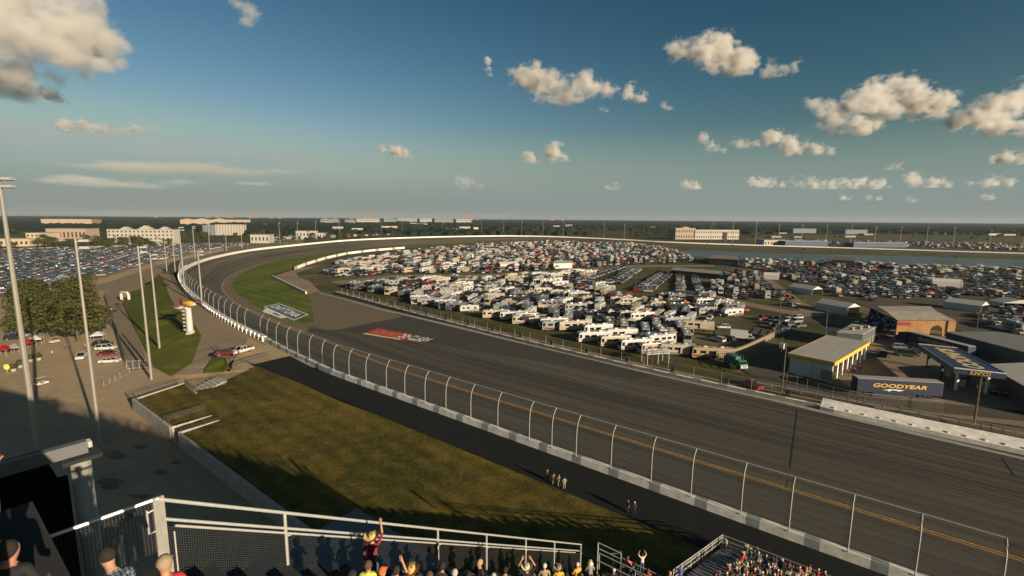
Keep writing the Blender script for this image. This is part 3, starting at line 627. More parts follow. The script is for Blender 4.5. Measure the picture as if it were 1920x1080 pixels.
def boxtruck_parts():
    parts = []; b = MB(); b.box((-1.2, 0, 2.1), (5.2, 2.4, 2.5)); parts.append(('cargo_box', b, ['P']))
    c = MB(); hull(c, [(1.5, .5), (1.5, 2.3), (2.5, 2.3), (3.1, 1.45), (3.6, 1.3), (3.65, .5)], 1.05); parts.append(('body', c, ['P']))
    g = MB(); g.add([(2.53, -.95, 2.24), (2.53, .95, 2.24), (3.12, .98, 1.5), (3.12, -.98, 1.5)], [(0, 1, 2, 3)])
    for s in (-1, 1): stripe(g, 3, s * 1.05, [(1.8, 1.5), (2.9, 1.5), (2.4, 2.15), (1.8, 2.15)])
    parts.append(('windshield', g, ['glass']))
    for t, q in wheels_mb((-2.2, 2.6), .98, .45, .3, 10): parts.append(('wheel', t, ['tyre'], [('rim', q, ['rim'])]))
    return parts
def canopy_parts(w=3.2, mcol='P'):
    h = w / 2; parts = []
    b = MB(); b.add([(-h, -h, 2.3), (h, -h, 2.3), (h, h, 2.3), (-h, h, 2.3), (-h, -h, 2.05), (h, -h, 2.05), (h, h, 2.05), (-h, h, 2.05), (0, 0, 3.25)], [(0, 1, 8), (1, 2, 8), (2, 3, 8), (3, 0, 8), (0, 4, 5, 1), (1, 5, 6, 2), (2, 6, 7, 3), (3, 7, 4, 0)]); parts.append(('canopy', b, [mcol]))
    for a in (-1, 1):
        for c in (-1, 1):
            t = MB(); t.tube([(a * (h - .06), c * (h - .06), 0), (a * (h - .06), c * (h - .06), 2.25)], .045, 5); parts.append(('leg', t, ['galv']))
    return parts
_cache = {}
def slotmats(sl, paint): return [M['p_' + paint] if s == 'P' and ('p_' + paint) in M else (M[paint] if s == 'P' else M[s]) for s in sl]
BEV = {'body': (.10, 2), 'cargo_box': (.06, 1)}
def part_mesh(kind, i, j, name, mb, sl, paint):
    k = (kind, i, j, paint if 'P' in sl else '')
    if k not in _cache:
        me = mb.mesh(name, slotmats(sl, paint))
        if name in BEV and kind in SPECS: bevel_mesh(me, .07, 2, .35)
        elif name in BEV: bevel_mesh(me, *BEV[name], .5)
        _cache[k] = me
    return _cache[k]
_parts = {}
def parts_of(kind, fn):
    if kind not in _parts: _parts[kind] = fn()
    return _parts[kind]
def place_full(kind, fn, paint, name, loc, rz, sub=True):
    """thing with every part as a child"""
    t = empty(name, loc, rz)
    for i, p in enumerate(parts_of(kind, fn)):
        o = link(p[0], part_mesh(kind, i, 0, p[0], p[1], p[2], paint), t)
        if sub and len(p) > 3:
            for j, q in enumerate(p[3]): link(q[0], part_mesh(kind, i, j + 1, q[0], q[1], q[2], paint), o)
    return t
def flat_data(kind, fn):
    """all parts joined: (verts, faces, slot name per face)"""
    k = ('flat', kind)
    if k not in _cache:
        V, Fc, Sl = [], [], []
        for p in parts_of(kind, fn):
            for (nm, mb, sl) in [p[:3]] + [q for q in (p[3] if len(p) > 3 else [])]:
                o = len(V); V += mb.v; Fc += [tuple(i + o for i in f) for f in mb.f]; Sl += [sl[m] for m in mb.m]
        _cache[k] = (V, Fc, Sl)
    return _cache[k]
def joined_mesh(kind, fn, paint, name):
    k = ('joined', kind, paint)
    if k not in _cache:
        V, Fc, Sl = flat_data(kind, fn); names = []
        b = MB(); b.v = list(V); b.f = list(Fc); 
        for s in Sl:
            if s not in names: names.append(s)
        b.m = [names.index(s) for s in Sl]
        _cache[k] = b.mesh(name, slotmats(names, paint))
    return _cache[k]
def place_joined(kind, fn, paint, name, loc, rz): return link(name, joined_mesh(kind, fn, paint, name), None, Vector(loc), rz)
class Mass:
    """many small repeats far away kept as ONE stuff object"""
    def __init__(self): self.b = MB(); self.names = []
    def add(self, kind, fn, paint, loc, rz):
        V, Fc, Sl = flat_data(kind, fn); ca, sa = math.cos(rz), math.sin(rz); o = len(self.b.v)
        self.b.v += [(loc[0] + x * ca - y * sa, loc[1] + x * sa + y * ca, loc[2] + z) for x, y, z in V]
        self.b.f += [tuple(i + o for i in f) for f in Fc]
        for s in Sl:
            n = 'p_' + paint if s == 'P' else s
            if n not in self.names: self.names.append(n)
            self.b.m.append(self.names.index(n))
    def obj(self, name): 
        me = bpy.data.meshes.new(name); me.from_pydata(self.b.v, [], self.b.f)
        for n in self.names: me.materials.append(M[n])
        me.polygons.foreach_set('material_index', self.b.m); return struct(link(name, me), 'stuff')
KIND = {'sedan': lambda: car_parts('sedan'), 'suv': lambda: car_parts('suv'), 'van': lambda: car_parts('van'), 'pickup': lambda: car_parts('pickup'),
        'coach_tan': lambda: coach_parts(10.8, 'p_tan'), 'coach_brown': lambda: coach_parts(11.6, 'p_maroon'), 'coach_grey': lambda: coach_parts(10.2, 'p_grey'), 'coach_blue': lambda: coach_parts(9.4, 'p_dark blue', False),
        'trailer_grey': lambda: trailer_parts(8.0, 'p_silver'), 'trailer_tan': lambda: trailer_parts(7.2, 'p_tan'), 'fifth_wheel': lambda: trailer_parts(9.0, 'p_grey', True),
        'box_truck': boxtruck_parts, 'canopy': canopy_parts}
# simpler far versions
def far_parts(kind):
    c = SPECS[kind]; b = MB(); hull(b, c['prof'], c['w']); g = c['gh']; roofslab(b, g[2], g[3], g[5], g[7])
    w_ = MB(); greenhouse(w_, *g)
    q = MB()
    for x in c['wx']: q.box((x, 0, c['r']), (c['r'] * 1.7, c['w'] * 1.9, c['r'] * 1.7))
    return [('body', b, ['P']), ('window', w_, ['glass']), ('wheel', q, ['tyre'])]
def far_rv(L, H=3.35):
    b = MB(); b.box((0, 0, H / 2 + .25), (L, 2.5, H - .4)); b.box((.1 * L, 0, H + .15), (1.1, .8, .3)); b.box((-.25 * L, .3, H + .13), (.8, .7, .26))
    w_ = MB(); w_.box((L / 2 + .01, 0, 2.2), (.03, 2.1, 1.0)); w_.box((0, 1.255, 2.1), (L * .6, .02, .6)); w_.box((0, -1.255, 2.1), (L * .6, .02, .6))
    s_ = MB(); s_.box((-.1 * L, 0, .95), (L * .8, 2.53, .3)); q = MB(); q.box((-.25 * L, 0, .4), (1.2, 2.3, .8)); q.box((.3 * L, 0, .4), (.9, 2.3, .8))
    return [('body', b, ['P']), ('window', w_, ['glass']), ('stripe', s_, ['p_tan']), ('wheel', q, ['tyre'])]
for k in SPECS: KIND['far_' + k] = (lambda kk: (lambda: far_parts(kk)))(k)
KIND['far_coach'] = lambda: far_rv(10.5); KIND['far_trailer'] = lambda: far_rv(7.5, 3.0)
KIND['far_canopy'] = canopy_parts
# ------------------------------------------------------------------ vehicle fields
SLOTS = []      # (distance, cat, kind, paint, pos, rz, zone, row, idx)
def pick(rg, table):
    t = rg.random() * sum(w for w, _ in table)
    for w_, v in table:
        t -= w_
        if t <= 0: return v
    return table[-1][1]
CARPAINT = [(21, 'white'), (13, 'silver'), (20, 'grey'), (28, 'black'), (6, 'dark blue'), (4, 'red'), (4, 'maroon'), (3, 'dark green'), (1, 'tan'), (1, 'blue')]
RVPAINT = [(27, 'white'), (20, 'cream'), (14, 'silver'), (10, 'tan'), (14, 'grey'), (5, 'maroon'), (12, 'black')]
CANPAINT = [(30, 'white'), (9, 'blue'), (9, 'red'), (20, 'black'), (10, 'dark green'), (10, 'dark blue'), (6, 'grey'), (5, 'orange'), (4, 'tan')]
CARK = [(38, 'sedan'), (36, 'suv'), (22, 'pickup'), (5, 'van')]
RVK = [(24, 'coach_tan'), (12, 'coach_brown'), (14, 'coach_grey'), (12, 'coach_blue'), (18, 'trailer_grey'), (12, 'trailer_tan'), (14, 'fifth_wheel')]
CATS = {'sedan': 'car', 'suv': 'car', 'van': 'car', 'pickup': 'pickup truck', 'canopy': 'canopy', 'box_truck': 'truck'}
def cat_of(k): return CATS.get(k) or ('motorhome' if k.startswith('coach') else 'caravan')
def lot(zone, poly_px, ang, row_gap, slot, mix, head, seed, fill=.9, jit=.3, pair=0.0, hjit=.06, avoid=(), flip=.5, z=0.05, origin=None):
    rg = random.Random(seed)
    poly = [G(p[0], p[1], 0) for p in poly_px]
    ux, uy = math.cos(ang), math.sin(ang); vx, vy = -uy, ux
    us = [p.x * ux + p.y * uy for p in poly]; vs = [p.x * vx + p.y * vy for p in poly]
    av = [[G(q[0], q[1], 0) for q in a] for a in avoid]
    v = min(vs) + row_gap * .4; row = 0
    while v < max(vs):
        for half in ((0, pair) if pair else (0,)):
            u = min(us) + rg.uniform(0, slot); idx = 0
            while u < max(us):
                k_ = pick(rg, mix)
                if k_ == 'car': kind = pick(rg, CARK); paint = pick(rg, CARPAINT); st = slot
                elif k_ == 'rv': kind = pick(rg, RVK); paint = pick(rg, RVPAINT); st = max(slot, 4.7)
                elif k_ == 'canopy': kind = 'canopy'; paint = pick(rg, CANPAINT); st = max(slot, 4.0)
                else: kind = None; st = slot
                uu = u + st / 2 + rg.uniform(-jit, jit); vv = v + half + rg.uniform(-jit, jit)
                p = (ux * uu + vx * vv, uy * uu + vy * vv)
                if kind and rg.random() < fill and inpoly(p, poly) and not any(inpoly(p, a) for a in av):
                    rz = (head if not (zone == 'camp' and row % 3 != 0) else math.radians(248 + 12 * math.sin(row))) + rg.uniform(-hjit, hjit) + (PI if rg.random() < flip else 0)
                    SLOTS.append((math.hypot(p[0], p[1]), cat_of(kind), kind, paint, (p[0], p[1], z), rz, zone, row, idx)); idx += 1
                u += st
            row += 1
        v += row_gap
AISLE = [[(620, 528), (740, 513), (900, 513), (1080, 503), (1180, 496), (1180, 502), (1080, 512), (900, 522), (740, 524)],
         [(1335, 560), (1400, 574), (1480, 590), (1560, 606), (1640, 612), (1640, 600), (1550, 583), (1505, 564), (1470, 540), (1440, 520), (1418, 510), (1438, 530), (1462, 555), (1400, 566), (1340, 553)]]
tA = math.atan2(.61, -.79)
# camping field beside the pit wall: motorhomes nose to the left
lot('camp', [(655, 537), (780, 524), (900, 524), (1085, 513), (1110, 530), (1140, 545), (1235, 572), (1330, 592), (1340, 618), (1310, 640), (1260, 650), (1180, 640), (1050, 622), (930, 594), (800, 572), (700, 553)], tA, 10.2, 4.2, [(40, 'rv'), (40, 'car'), (19, 'canopy'), (1, None)], math.radians(192), 5, .99, .7, 0, .16, AISLE, .12)
lot('far_camp', [(600, 512), (640, 492), (760, 472), (900, 460), (1050, 453), (1180, 456), (1262, 470), (1300, 484), (1335, 491), (1180, 496), (1080, 503), (900, 513), (740, 513), (640, 522)], math.radians(20), 9.5, 3.4, [(19, 'rv'), (58, 'car'), (19, 'canopy'), (4, None)], math.radians(80), 6, .93, .9, 0, .35, AISLE, .5)
# rows of cars with grass lanes
for i, (a, b) in enumerate((((1100, 522), (1162, 501)), ((1150, 532), (1192, 505)), ((1205, 547), (1246, 515)), ((1276, 546), (1275, 515)), ((1312, 546), (1300, 517)))):
    A, B = G(*a), G(*b); d_ = (B - A); L = d_.length; d_.normalize(); rg = random.Random(70 + i); nrm = Vector((d_.y, -d_.x, 0))
    for h_ in (-2.9, 2.9) if i < 3 else (0,):
        u = 0
        while u < L:
            p = A + d_ * u + nrm * h_ + Vector((rg.uniform(-.3, .3), 0, .05))
            k = pick(rg, CARK); SLOTS.append((p.length, cat_of(k), k, pick(rg, [(40, 'white'), (20, 'silver'), (18, 'grey'), (16, 'black'), (4, 'red')]), tuple(p), math.atan2(nrm.y, nrm.x) + (PI if h_ > 0 else 0) + rg.uniform(-.05, .05), 'car_rows', i * 2 + (h_ > 0), int(u / 2.9))); u += 2.9
lot('dark_field', [(1335, 492), (1480, 496), (1690, 506), (1920, 512), (2050, 520), (2050, 640), (1920, 632), (1800, 600), (1730, 568), (1640, 572), (1610, 556), (1560, 556), (1540, 528), (1500, 530), (1470, 520), (1425, 505)], math.radians(-18), 15.0, 2.9, [(92, 'car'), (4, 'rv'), (3, 'canopy')], math.radians(72), 8, .74, .3, 5.4, .06, [[(1640, 560), (1830, 560), (1830, 640), (1640, 640)], [(1795, 556), (1870, 556), (1870, 590), (1795, 590)], [(1750, 528), (1830, 528), (1830, 545), (1750, 545)]])
lot('lake_row', [(1330, 488), (1480, 491), (1690, 499), (1920, 506), (1920, 513), (1690, 507), (1480, 496), (1335, 493)], math.radians(-12), 7, 5, [(40, 'rv'), (30, 'car'), (30, 'canopy')], math.radians(75), 9, .8, .6)
lot('gravel_lot', [(1325, 556), (1345, 510), (1422, 510), (1465, 552), (1440, 570), (1340, 556)], math.radians(-20), 8, 2.9, [(76, 'car'), (24, 'rv')], math.radians(65), 10, .8, .4, 0, .1, AISLE)
lot('fence_lot', [(1445, 545), (1478, 545), (1500, 575), (1470, 580)], math.radians(-35), 8, 2.9, [(100, 'car')], math.radians(60), 11, .85)
lot('fence_lot', [(1420, 595), (1500, 595), (1512, 610), (1475, 622), (1420, 612)], math.radians(-25), 8, 2.9, [(100, 'car')], math.radians(20), 12, .85)
lot('camp_edge', [(1330, 560), (1390, 575), (1400, 590), (1345, 600), (1300, 582)], math.radians(-25), 7.5, 3.2, [(70, 'car'), (30, 'rv')], math.radians(20), 13, .9)
lot('camp_edge', [(1030, 512), (1100, 505), (1150, 497), (1095, 522), (1050, 528)], math.radians(-25), 7.5, 3.2, [(75, 'car'), (25, 'rv')], math.radians(20), 19, .9, .3, 0, .1, AISLE)
lot('camp_edge', [(1200, 560), (1330, 553), (1335, 575), (1240, 580)], math.radians(-25), 8, 3.2, [(65, 'car'), (25, 'rv'), (10, 'canopy')], math.radians(200), 23, .9, .3, 0, .1, AISLE)
lot('outer_lot', [(-260, 590), (-120, 560), (0, 552), (60, 552), (130, 530), (180, 520), (240, 503), (290, 490), (345, 476), (390, 468), (470, 458.5), (470, 456), (330, 457.5), (0, 468), (-260, 476)], math.radians(118), 14.5, 2.8, [(100, 'car')], math.radians(28), 14, .88, .3, 5.4, .05, (), .5, -.05)
lot('trees_lot', [(-10, 640), (60, 600), (190, 560), (205, 600), (195, 612), (60, 640)], math.radians(118), 14, 2.9, [(100, 'car')], math.radians(28), 15, .55, .3, 0, .05, (), .5, -.03)
# beyond the back wall
for zone, poly, sd in (('beyond_wall', [(500, 452), (620, 447), (740, 441), (960, 436), (960, 433), (740, 437), (600, 441), (500, 446)], 16), ('beyond_wall', [(1440, 455), (1600, 460), (1920, 470), (1920, 459), (1600, 452), (1440, 450)], 17)):
    lot(zone, poly, math.radians(10), 16, 3.2, [(80, 'car'), (20, 'rv')], math.radians(80), sd, .55)
SLOTS.sort(key=lambda t: t[0])
LIM = {'car': 285, 'pickup truck': 130, 'motorhome': 170, 'caravan': 130, 'canopy': 100, 'truck': 20}
FULLD = {'car': 175, 'pickup truck': 175, 'motorhome': 205, 'caravan': 205, 'canopy': 190, 'truck': 300}
used = {}
masses = {}
ZONEP = {'camp': 'in the crowded camping field behind the pit wall', 'far_camp': 'in the far end of the camping field', 'car_rows': 'in the grass lane rows of the infield car park',
         'dark_field': 'in the dark asphalt car field near the lake', 'lake_row': 'along the near shore of the lake', 'gravel_lot': 'on the lot beyond the infield grass rows', 'fence_lot': 'in the small fenced lot by the camp road',
         'camp_edge': 'at the right edge of the camping field', 'outer_lot': 'in the big car park outside the far turn', 'trees_lot': 'under the oak trees outside the track', 'beyond_wall': 'beyond the far track wall'}
NICE = {'sedan': 'sedan', 'suv': 'sport utility car', 'van': 'passenger van', 'pickup': 'pickup truck', 'coach_tan': 'motorhome with tan swoosh', 'coach_brown': 'long motorhome with dark red swoosh', 'coach_grey': 'motorhome with grey swoosh', 'coach_blue': 'short motorhome with blue swoosh',
        'trailer_grey': 'travel trailer with silver band', 'trailer_tan': 'short travel trailer with tan band', 'fifth_wheel': 'tall fifth wheel caravan', 'canopy': 'pop up canopy', 'box_truck': 'box truck'}
OBJN = {'sedan': 'parked_car', 'suv': 'parked_car', 'van': 'passenger_van', 'pickup': 'pickup_truck', 'canopy': 'pop_up_canopy', 'box_truck': 'box_truck'}
ORD = ['first', 'second', 'third', 'fourth', 'fifth', 'sixth', 'seventh', 'eighth', 'ninth', 'tenth', 'eleventh', 'twelfth', 'thirteenth', 'fourteenth', 'fifteenth', 'sixteenth', 'seventeenth', 'eighteenth', 'nineteenth', 'twentieth']
def farkind(k): return 'far_' + k if k in SPECS else ('far_canopy' if k == 'canopy' else ('far_coach' if k.startswith('coach') else ('far_trailer' if k != 'box_truck' else k)))
def place_slots():
    CROW = {'camp': max(t[7] for t in SLOTS if t[6] == 'camp')}
    for (dist, cat, kind, paint, pos, rz, zone, row, idx) in SLOTS:
        n = used.get(cat, 0)
        if n < LIM[cat]:
            used[cat] = n + 1
            nm = OBJN.get(kind) or ('motorhome' if cat == 'motorhome' else 'travel_trailer')
            if dist < FULLD[cat]: o = place_full(kind, KIND[kind], paint, nm, pos, rz)
            elif dist < FULLD[cat] * 1.7: o = place_joined(kind, KIND[kind], paint, nm, pos, rz)
            else: fk = farkind(kind); o = place_joined(fk, KIND[fk], paint, nm, pos, rz)
            base = f'{paint} {NICE[kind]}'
            lb = f'{base} {ZONEP[zone]}'
            if zone == 'camp' and dist < 260 and CROW[zone] - row < 20 and idx < 20: lb = f'{base}, {ORD[idx]} from right, {ORD[CROW[zone] - row]} camping row from the pit wall'
            if zone == 'car_rows' and idx < 20: lb = f'{base}, {ORD[idx]} from the near end, {["left", "right"][row % 2]} side of the {ORD[row // 2]} grass lane row'
            tag(o, ' '.join(lb.split()[:16]), cat, f'{cat}s {ZONEP[zone]}'.replace('carss', 'cars'))
        else:
            key = 'parked_cars' if cat in ('car', 'pickup truck') else ('pop_up_canopies' if cat == 'canopy' else 'camping_vehicles')
            fk = farkind(kind)
            masses.setdefault(key, Mass()).add(fk, KIND[fk], paint, pos, rz)
    for k, m_ in masses.items(): m_.obj(k)
    print('SLOTS', len(SLOTS), used)
if VEH: place_slots()
# ------------------------------------------------------------------ single vehicles that stand out
def one(kind, paint, name, px, py, z, rz, label, cat, group=None, full=True):
    p = G(px, py, z); o = (place_full if full else place_joined)(kind, KIND[kind], paint, name, p, rz)
    return tag(o, label, cat, group)
h28 = math.radians(28)
one('sedan', 'white', 'parked_car', 206, 680, 0, math.radians(14), 'white car nearest the camera beside the long boardwalk fence', 'car')
one('sedan', 'maroon', 'parked_car', 203, 666, 0, math.radians(14), 'dark red car parked between two white cars by the boardwalk', 'car')
one('suv', 'white', 'parked_car', 199, 656, 0, math.radians(14), 'white car on the far side of the dark red car', 'car')
one('suv', 'black', 'parked_car', 194, 649, 0, math.radians(14), 'black car parked beyond the white and red cars by the boardwalk', 'car')
one('sedan', 'blue', 'parked_car', 200, 607, 0, math.radians(14), 'blue car by the boardwalk beside the oak trees', 'car')
one('sedan', 'red', 'parked_car', 198, 594, 0, math.radians(14), 'red car in the row along the boardwalk beside the oaks', 'car')
one('sedan', 'white', 'parked_car', 196, 583, 0, math.radians(14), 'white car beyond the red one along the boardwalk', 'car')
one('suv', 'white', 'parked_car', 154, 672, 0, math.radians(-62), 'white car standing alone on the concourse below the oak trees', 'car')
def cart(px, py, rz, label):
    t = empty('golf_cart', G(px, py, 0), rz)
    b = MB(); hull(b, [(-1.1, .3), (-1.15, .75), (-.5, .8), (-.3, .45), (.4, .45), (.6, .85), (1.15, .7), (1.2, .3)], .58); b.obj('body', M['p_white'], t)
    r = MB(); r.box((-.1, 0, 1.85), (1.9, 1.2, .07), 0, 0, (.95, .95)); r.obj('roof', M['p_cream'], t)
    for a in (-.9, .7):
        for s in (-1, 1):
            q = MB(); q.tube([(a, s * .52, .7), (a * .95, s * .52, 1.83)], .03, 4); q.obj('post', M['dark_metal'], t)
    s_ = MB(); s_.box((-.55, 0, .85), (.5, 1.05, .12)); s_.box((-.8, 0, 1.1), (.1, 1.05, .45)); s_.obj('seat', M['p_tan'], t)
    for m_, q in wheels_mb((-.75, .8), .48, .24, .16, 8): m_.obj('wheel', M['tyre'], t)
    return tag(t, label, 'golf cart')
cart(78, 722, math.radians(70), 'golf cart with pale roof on the concourse near the shadow edge')
cart(102, 643, math.radians(80), 'golf cart on the open concourse just below the oak trees')
one('pickup', 'maroon', 'pickup_truck', 427, 666, 3.0, math.radians(200), 'dark red pickup parked on the tan service road beside the white truck', 'pickup truck')
one('pickup', 'white', 'pickup_truck', 455, 661, 3.1, math.radians(245), 'white pickup parked on the tan service road near the track wall', 'pickup truck')
one('suv', 'white', 'parked_car', 1355, 616, 0, math.radians(175), 'white car alone on the dirt beside the cream motorhome', 'car')
one('suv', 'white', 'parked_car', 1346, 640, 0, math.radians(120), 'white car seen from behind near the motorhome with the dark red swoosh', 'car')
one('suv', 'dark green', 'parked_car', 1364, 638, 0, math.radians(120), 'dark green car beside the white car on the grass edge', 'car')
one('box_truck', 'white', 'box_truck', 1392, 638, 0, math.radians(-25), 'white box truck by the wooden fence of the gate road', 'truck')
one('pickup', 'red', 'pickup_truck', 1408, 726, 0, math.radians(110), 'red pickup standing on the grass right behind the pit wall', 'pickup truck')
one('sedan', 'red', 'parked_car', 1655, 634, 0, math.radians(-15), 'bright red low car beside the flat grey building', 'car')
one('coach_tan', 'cream', 'motorhome', 1308, 618, 0, math.radians(165), 'cream motorhome with bold tan swoosh near the open dirt', 'motorhome')
one('coach_brown', 'tan', 'motorhome', 1335, 672, 0, math.radians(172), 'brownish motorhome parked last before the gate road', 'motorhome')
one('coach_grey', 'cream', 'motorhome', 1270, 665, 0, math.radians(172), 'cream motorhome right behind the viewing deck rails', 'motorhome')
for i, (px, py, pt, lb) in enumerate(((1112, 640, 'white', 'white motorhome, leftmost of the four big ones in front'), (1152, 648, 'cream', 'cream motorhome, second of the four big ones in front'), (1192, 655, 'white', 'white motorhome, third of the four big ones in front'), (1228, 662, 'cream', 'cream motorhome beside the viewing deck, last of the four big ones'))):
    one('coach_tan' if i % 2 == 0 else 'coach_grey', pt, 'motorhome', px, py, 0, math.radians(193), lb, 'motorhome')
for i, (px, py, k, pt, lb) in enumerate(((985, 607, 'coach_grey', 'cream', 'cream motorhome of the front row above the painted race logo'), (930, 596, 'coach_tan', 'cream', 'cream motorhome with square windows in the front row'), (880, 585, 'trailer_grey', 'white', 'white caravan in the front row behind the pit wall fence'), (835, 575, 'coach_blue', 'white', 'white motorhome with blue swoosh in the front row'), (790, 566, 'coach_grey', 'white', 'white motorhome near the left end of the front row'), (1045, 618, 'coach_brown', 'silver', 'silver motorhome just left of the four big ones'))):
    one(k, pt, 'motorhome' if k.startswith('coach') else 'travel_trailer', px, py, 0, math.radians(188), lb, 'motorhome' if k.startswith('coach') else 'caravan')
# green double-deck rescue truck with ladder rails
def ladder_truck():
    t = empty('ladder_truck', G(1379, 688, 0), math.radians(-78))
    b = MB(); b.box((-1.0, 0, 1.45), (5.2, 2.3, 1.7)); hull(b, [(1.6, .5), (1.6, 2.5), (2.7, 2.5), (3.3, 1.6), (3.5, .6)], 1.1); bevel_mesh(b.mesh('x', [M['p_dark green']]), .01); b.obj('body', M['truck_green'], t)
    g = MB(); g.add([(2.75, -1, 2.42), (2.75, 1, 2.42), (3.33, 1, 1.65), (3.33, -1, 1.65)], [(0, 1, 2, 3)]); g.obj('windshield', M['glass'], t)
    r = MB()
    for x in (-3.4, -2.2, -1.0, .2, 1.4):
        for s in (-1, 1): r.tube([(x, s * 1.1, 2.3), (x, s * 1.1, 3.6)], .05, 4)
    for z in (2.9, 3.6):
        for s in (-1, 1): r.tube([(-3.4, s * 1.1, z), (1.4, s * 1.1, z)], .05, 4)
    r.obj('rail', M['p_silver'], t)
    u = MB(); u.box((-1.2, 0, 2.75), (4.2, 1.6, .7)); u.obj('upper_locker', M['truck_green'], t)
    for m_, q in wheels_mb((-2.4, 2.4), 1.0, .5, .3, 10): m_.obj('wheel', M['tyre'], t)
    for s in (-1, 1):
        q = MB(); q.box((3.5, s * .8, .95), (.1, .4, .25)); q.obj('headlight', M['headlight'], t)
    tag(t, 'dark green truck with tall rails on the grass by the gate road', 'truck')
M['truck_green'] = mat('truck_green', (.03, .16, .11), .45)
ladder_truck()
# ------------------------------------------------------------------ track walls and fences
def wall_strip(name, line, th, h0, h1, mats, mi_fn=None, parent=None, side=1):
    """solid wall along a polyline; h0/h1 = bottom and top relative to the line"""
    b = MB(); n = len(line)
    for i in range(n - 1):
        a, c = line[i], line[i + 1]; na, nc = inward(line, i) * th, inward(line, i + 1) * th
        q = [a + Vector((0, 0, h0)), a + na + Vector((0, 0, h0)), a + na + Vector((0, 0, h1)), a + Vector((0, 0, h1)), c + Vector((0, 0, h0)), c + nc + Vector((0, 0, h0)), c + nc + Vector((0, 0, h1)), c + Vector((0, 0, h1))]
        fs = [(0, 3, 7, 4), (3, 2, 6, 7), (2, 1, 5, 6)]
        if i == 0: fs.append((0, 1, 2, 3))
        if i == n - 2: fs.append((4, 7, 6, 5))
        b.add(q, fs, mi_fn(i) if mi_fn else 0)
    return b.obj(name, mats, parent)
# outer wall: white panels, shade at the posts painted in as teal segments on the straight
dense = resample(WALL, 1.5)
iS = next(i for i, p in enumerate(dense) if toD(p)[1] > 140)
wt = empty('track_wall', WALL[0])
wt.location = (0, 0, 0)
wall_strip('wall_panel', dense[:iS + 1], .8, -1.25, .02, [M['white_wall'], M['wall_teal']], lambda i: 1 if i % 4 == 3 else 0, wt)
wall_strip('wall_panel', dense[iS:], .8, -2.2, .35, [M['white_wall']], None, wt)
b = MB()
for i in range(iS, iS + 130, 2):      # window-like recesses and buttresses on the back of the turn barrier
    p = dense[i]; nn = inward(dense, i); q = p - nn * .35; b.box((q.x, q.y, q.z - .75), (.45, .6, 2.3), math.atan2(nn.y, nn.x))
b.obj('buttress', M['white_wall'], wt)
b = MB()
for i in range(iS, iS + 130, 2):
    p = dense[i].lerp(dense[i + 1], .95); nn = inward(dense, i); q = p - nn * .02; b.box((q.x, q.y, q.z - .75), (.1, 1.1, 1.0), math.atan2(nn.y, nn.x))
b.obj('wall_recess', M['wall_grey'], wt)
tag(wt, 'long white wall round the outside of the race track', 'wall')
# catch fence
cf = empty('catch_fence', (0, 0, 0)); tag(cf, 'tall curved catch fence standing on the outer track wall', 'fence')
i0 = min(range(len(WALL)), key=lambda i: abs(WS[i] + 12))
# posts at the measured 6 m pitch on the straight
posts = []
sv = [D(59.0, s, 4.5) for s in (-11.5,)]
post_px = [(1715, 1072), (1590, 1031), (1479, 995), (1389, 964), (1295, 932), (1217, 909), (1142, 882), (1076, 859), (1030, 843), (986, 829), (932, 805), (882, 787), (839, 769), (796, 757), (757, 744), (722, 732), (689, 717), (660, 705), (631, 695), (605, 685), (581, 674), (559, 664), (539, 656), (519, 646), (502, 637), (489, 630)]
posts = [D(59.0, -11.5, 4.5)] + [D(59.0, toD(G(*p, 4.5))[1], 4.5) if toD(G(*p, 4.5))[1] < 100 else G(*p, 4.5) for p in post_px]
rest = [p for i, p in enumerate(WALL) if WS[i] > 149]
posts += rest[:72]
def postcurve(p, nn, H=6.1):
    return [p] + [p + Vector((0, 0, H * z)) + nn * o_ for z, o_ in ((.5, .0), (.64, .05), (.75, .16), (.85, .36), (.93, .66), (.98, .98), (1.0, 1.2))]
tops = []
for i, p in enumerate(posts):
    nn = inward(posts, i) if 2 < i < len(posts) - 3 else inward(posts, max(3, min(i, len(posts) - 4)))
    cv = postcurve(p, nn); tops.append((cv, nn))
    q = MB(); q.tube(cv, .068 if i < 40 else .06, 5); q.obj('fence_post', M['galv'], cf)
b = MB(); b.tube([c[-1] for c, n_ in tops], .06, 5); b.obj('top_rail', M['galv'], cf)
# cable mesh: real woven net, drawn by a procedural wire pattern
mm, mnt, mb_ = new_mat('fence_mesh'); mb_.inputs['Base Color'].default_value = (.22, .22, .21, 1); mb_.inputs['Roughness'].default_value = .6
uvn = N(mnt, 'ShaderNodeUVMap'); br = N(mnt, 'ShaderNodeTexBrick'); br.offset = 0; br.inputs['Scale'].default_value = 1; br.inputs['Mortar Size'].default_value = .0025; br.inputs['Brick Width'].default_value = .1; br.inputs['Row Height'].default_value = .1; br.inputs['Mortar Smooth'].default_value = 0
tr = N(mnt, 'ShaderNodeBsdfTransparent'); mx = N(mnt, 'ShaderNodeMixShader')
mnt.links.new(uvn.outputs['UV'], br.inputs['Vector']); mnt.links.new(br.outputs['Fac'], mx.inputs['Fac']); mnt.links.new(tr.outputs['BSDF'], mx.inputs[1]); mnt.links.new(mb_.outputs['BSDF'], mx.inputs[2]); mnt.links.new(mx.outputs['Shader'], mnt.nodes['Material Output'].inputs['Surface'])
M['mesh'] = mm
m2_ = mm.copy(); m2_.name = 'dark_mesh'; m2_.node_tree.nodes['Principled BSDF'].inputs['Base Color'].default_value = (.035, .036, .036, 1)
for n__ in m2_.node_tree.nodes:
    if n__.type == 'TEX_BRICK': n__.inputs['Mortar Size'].default_value = .004; n__.inputs['Brick Width'].default_value = .06; n__.inputs['Row Height'].default_value = .06
M['mesh_dark'] = m2_
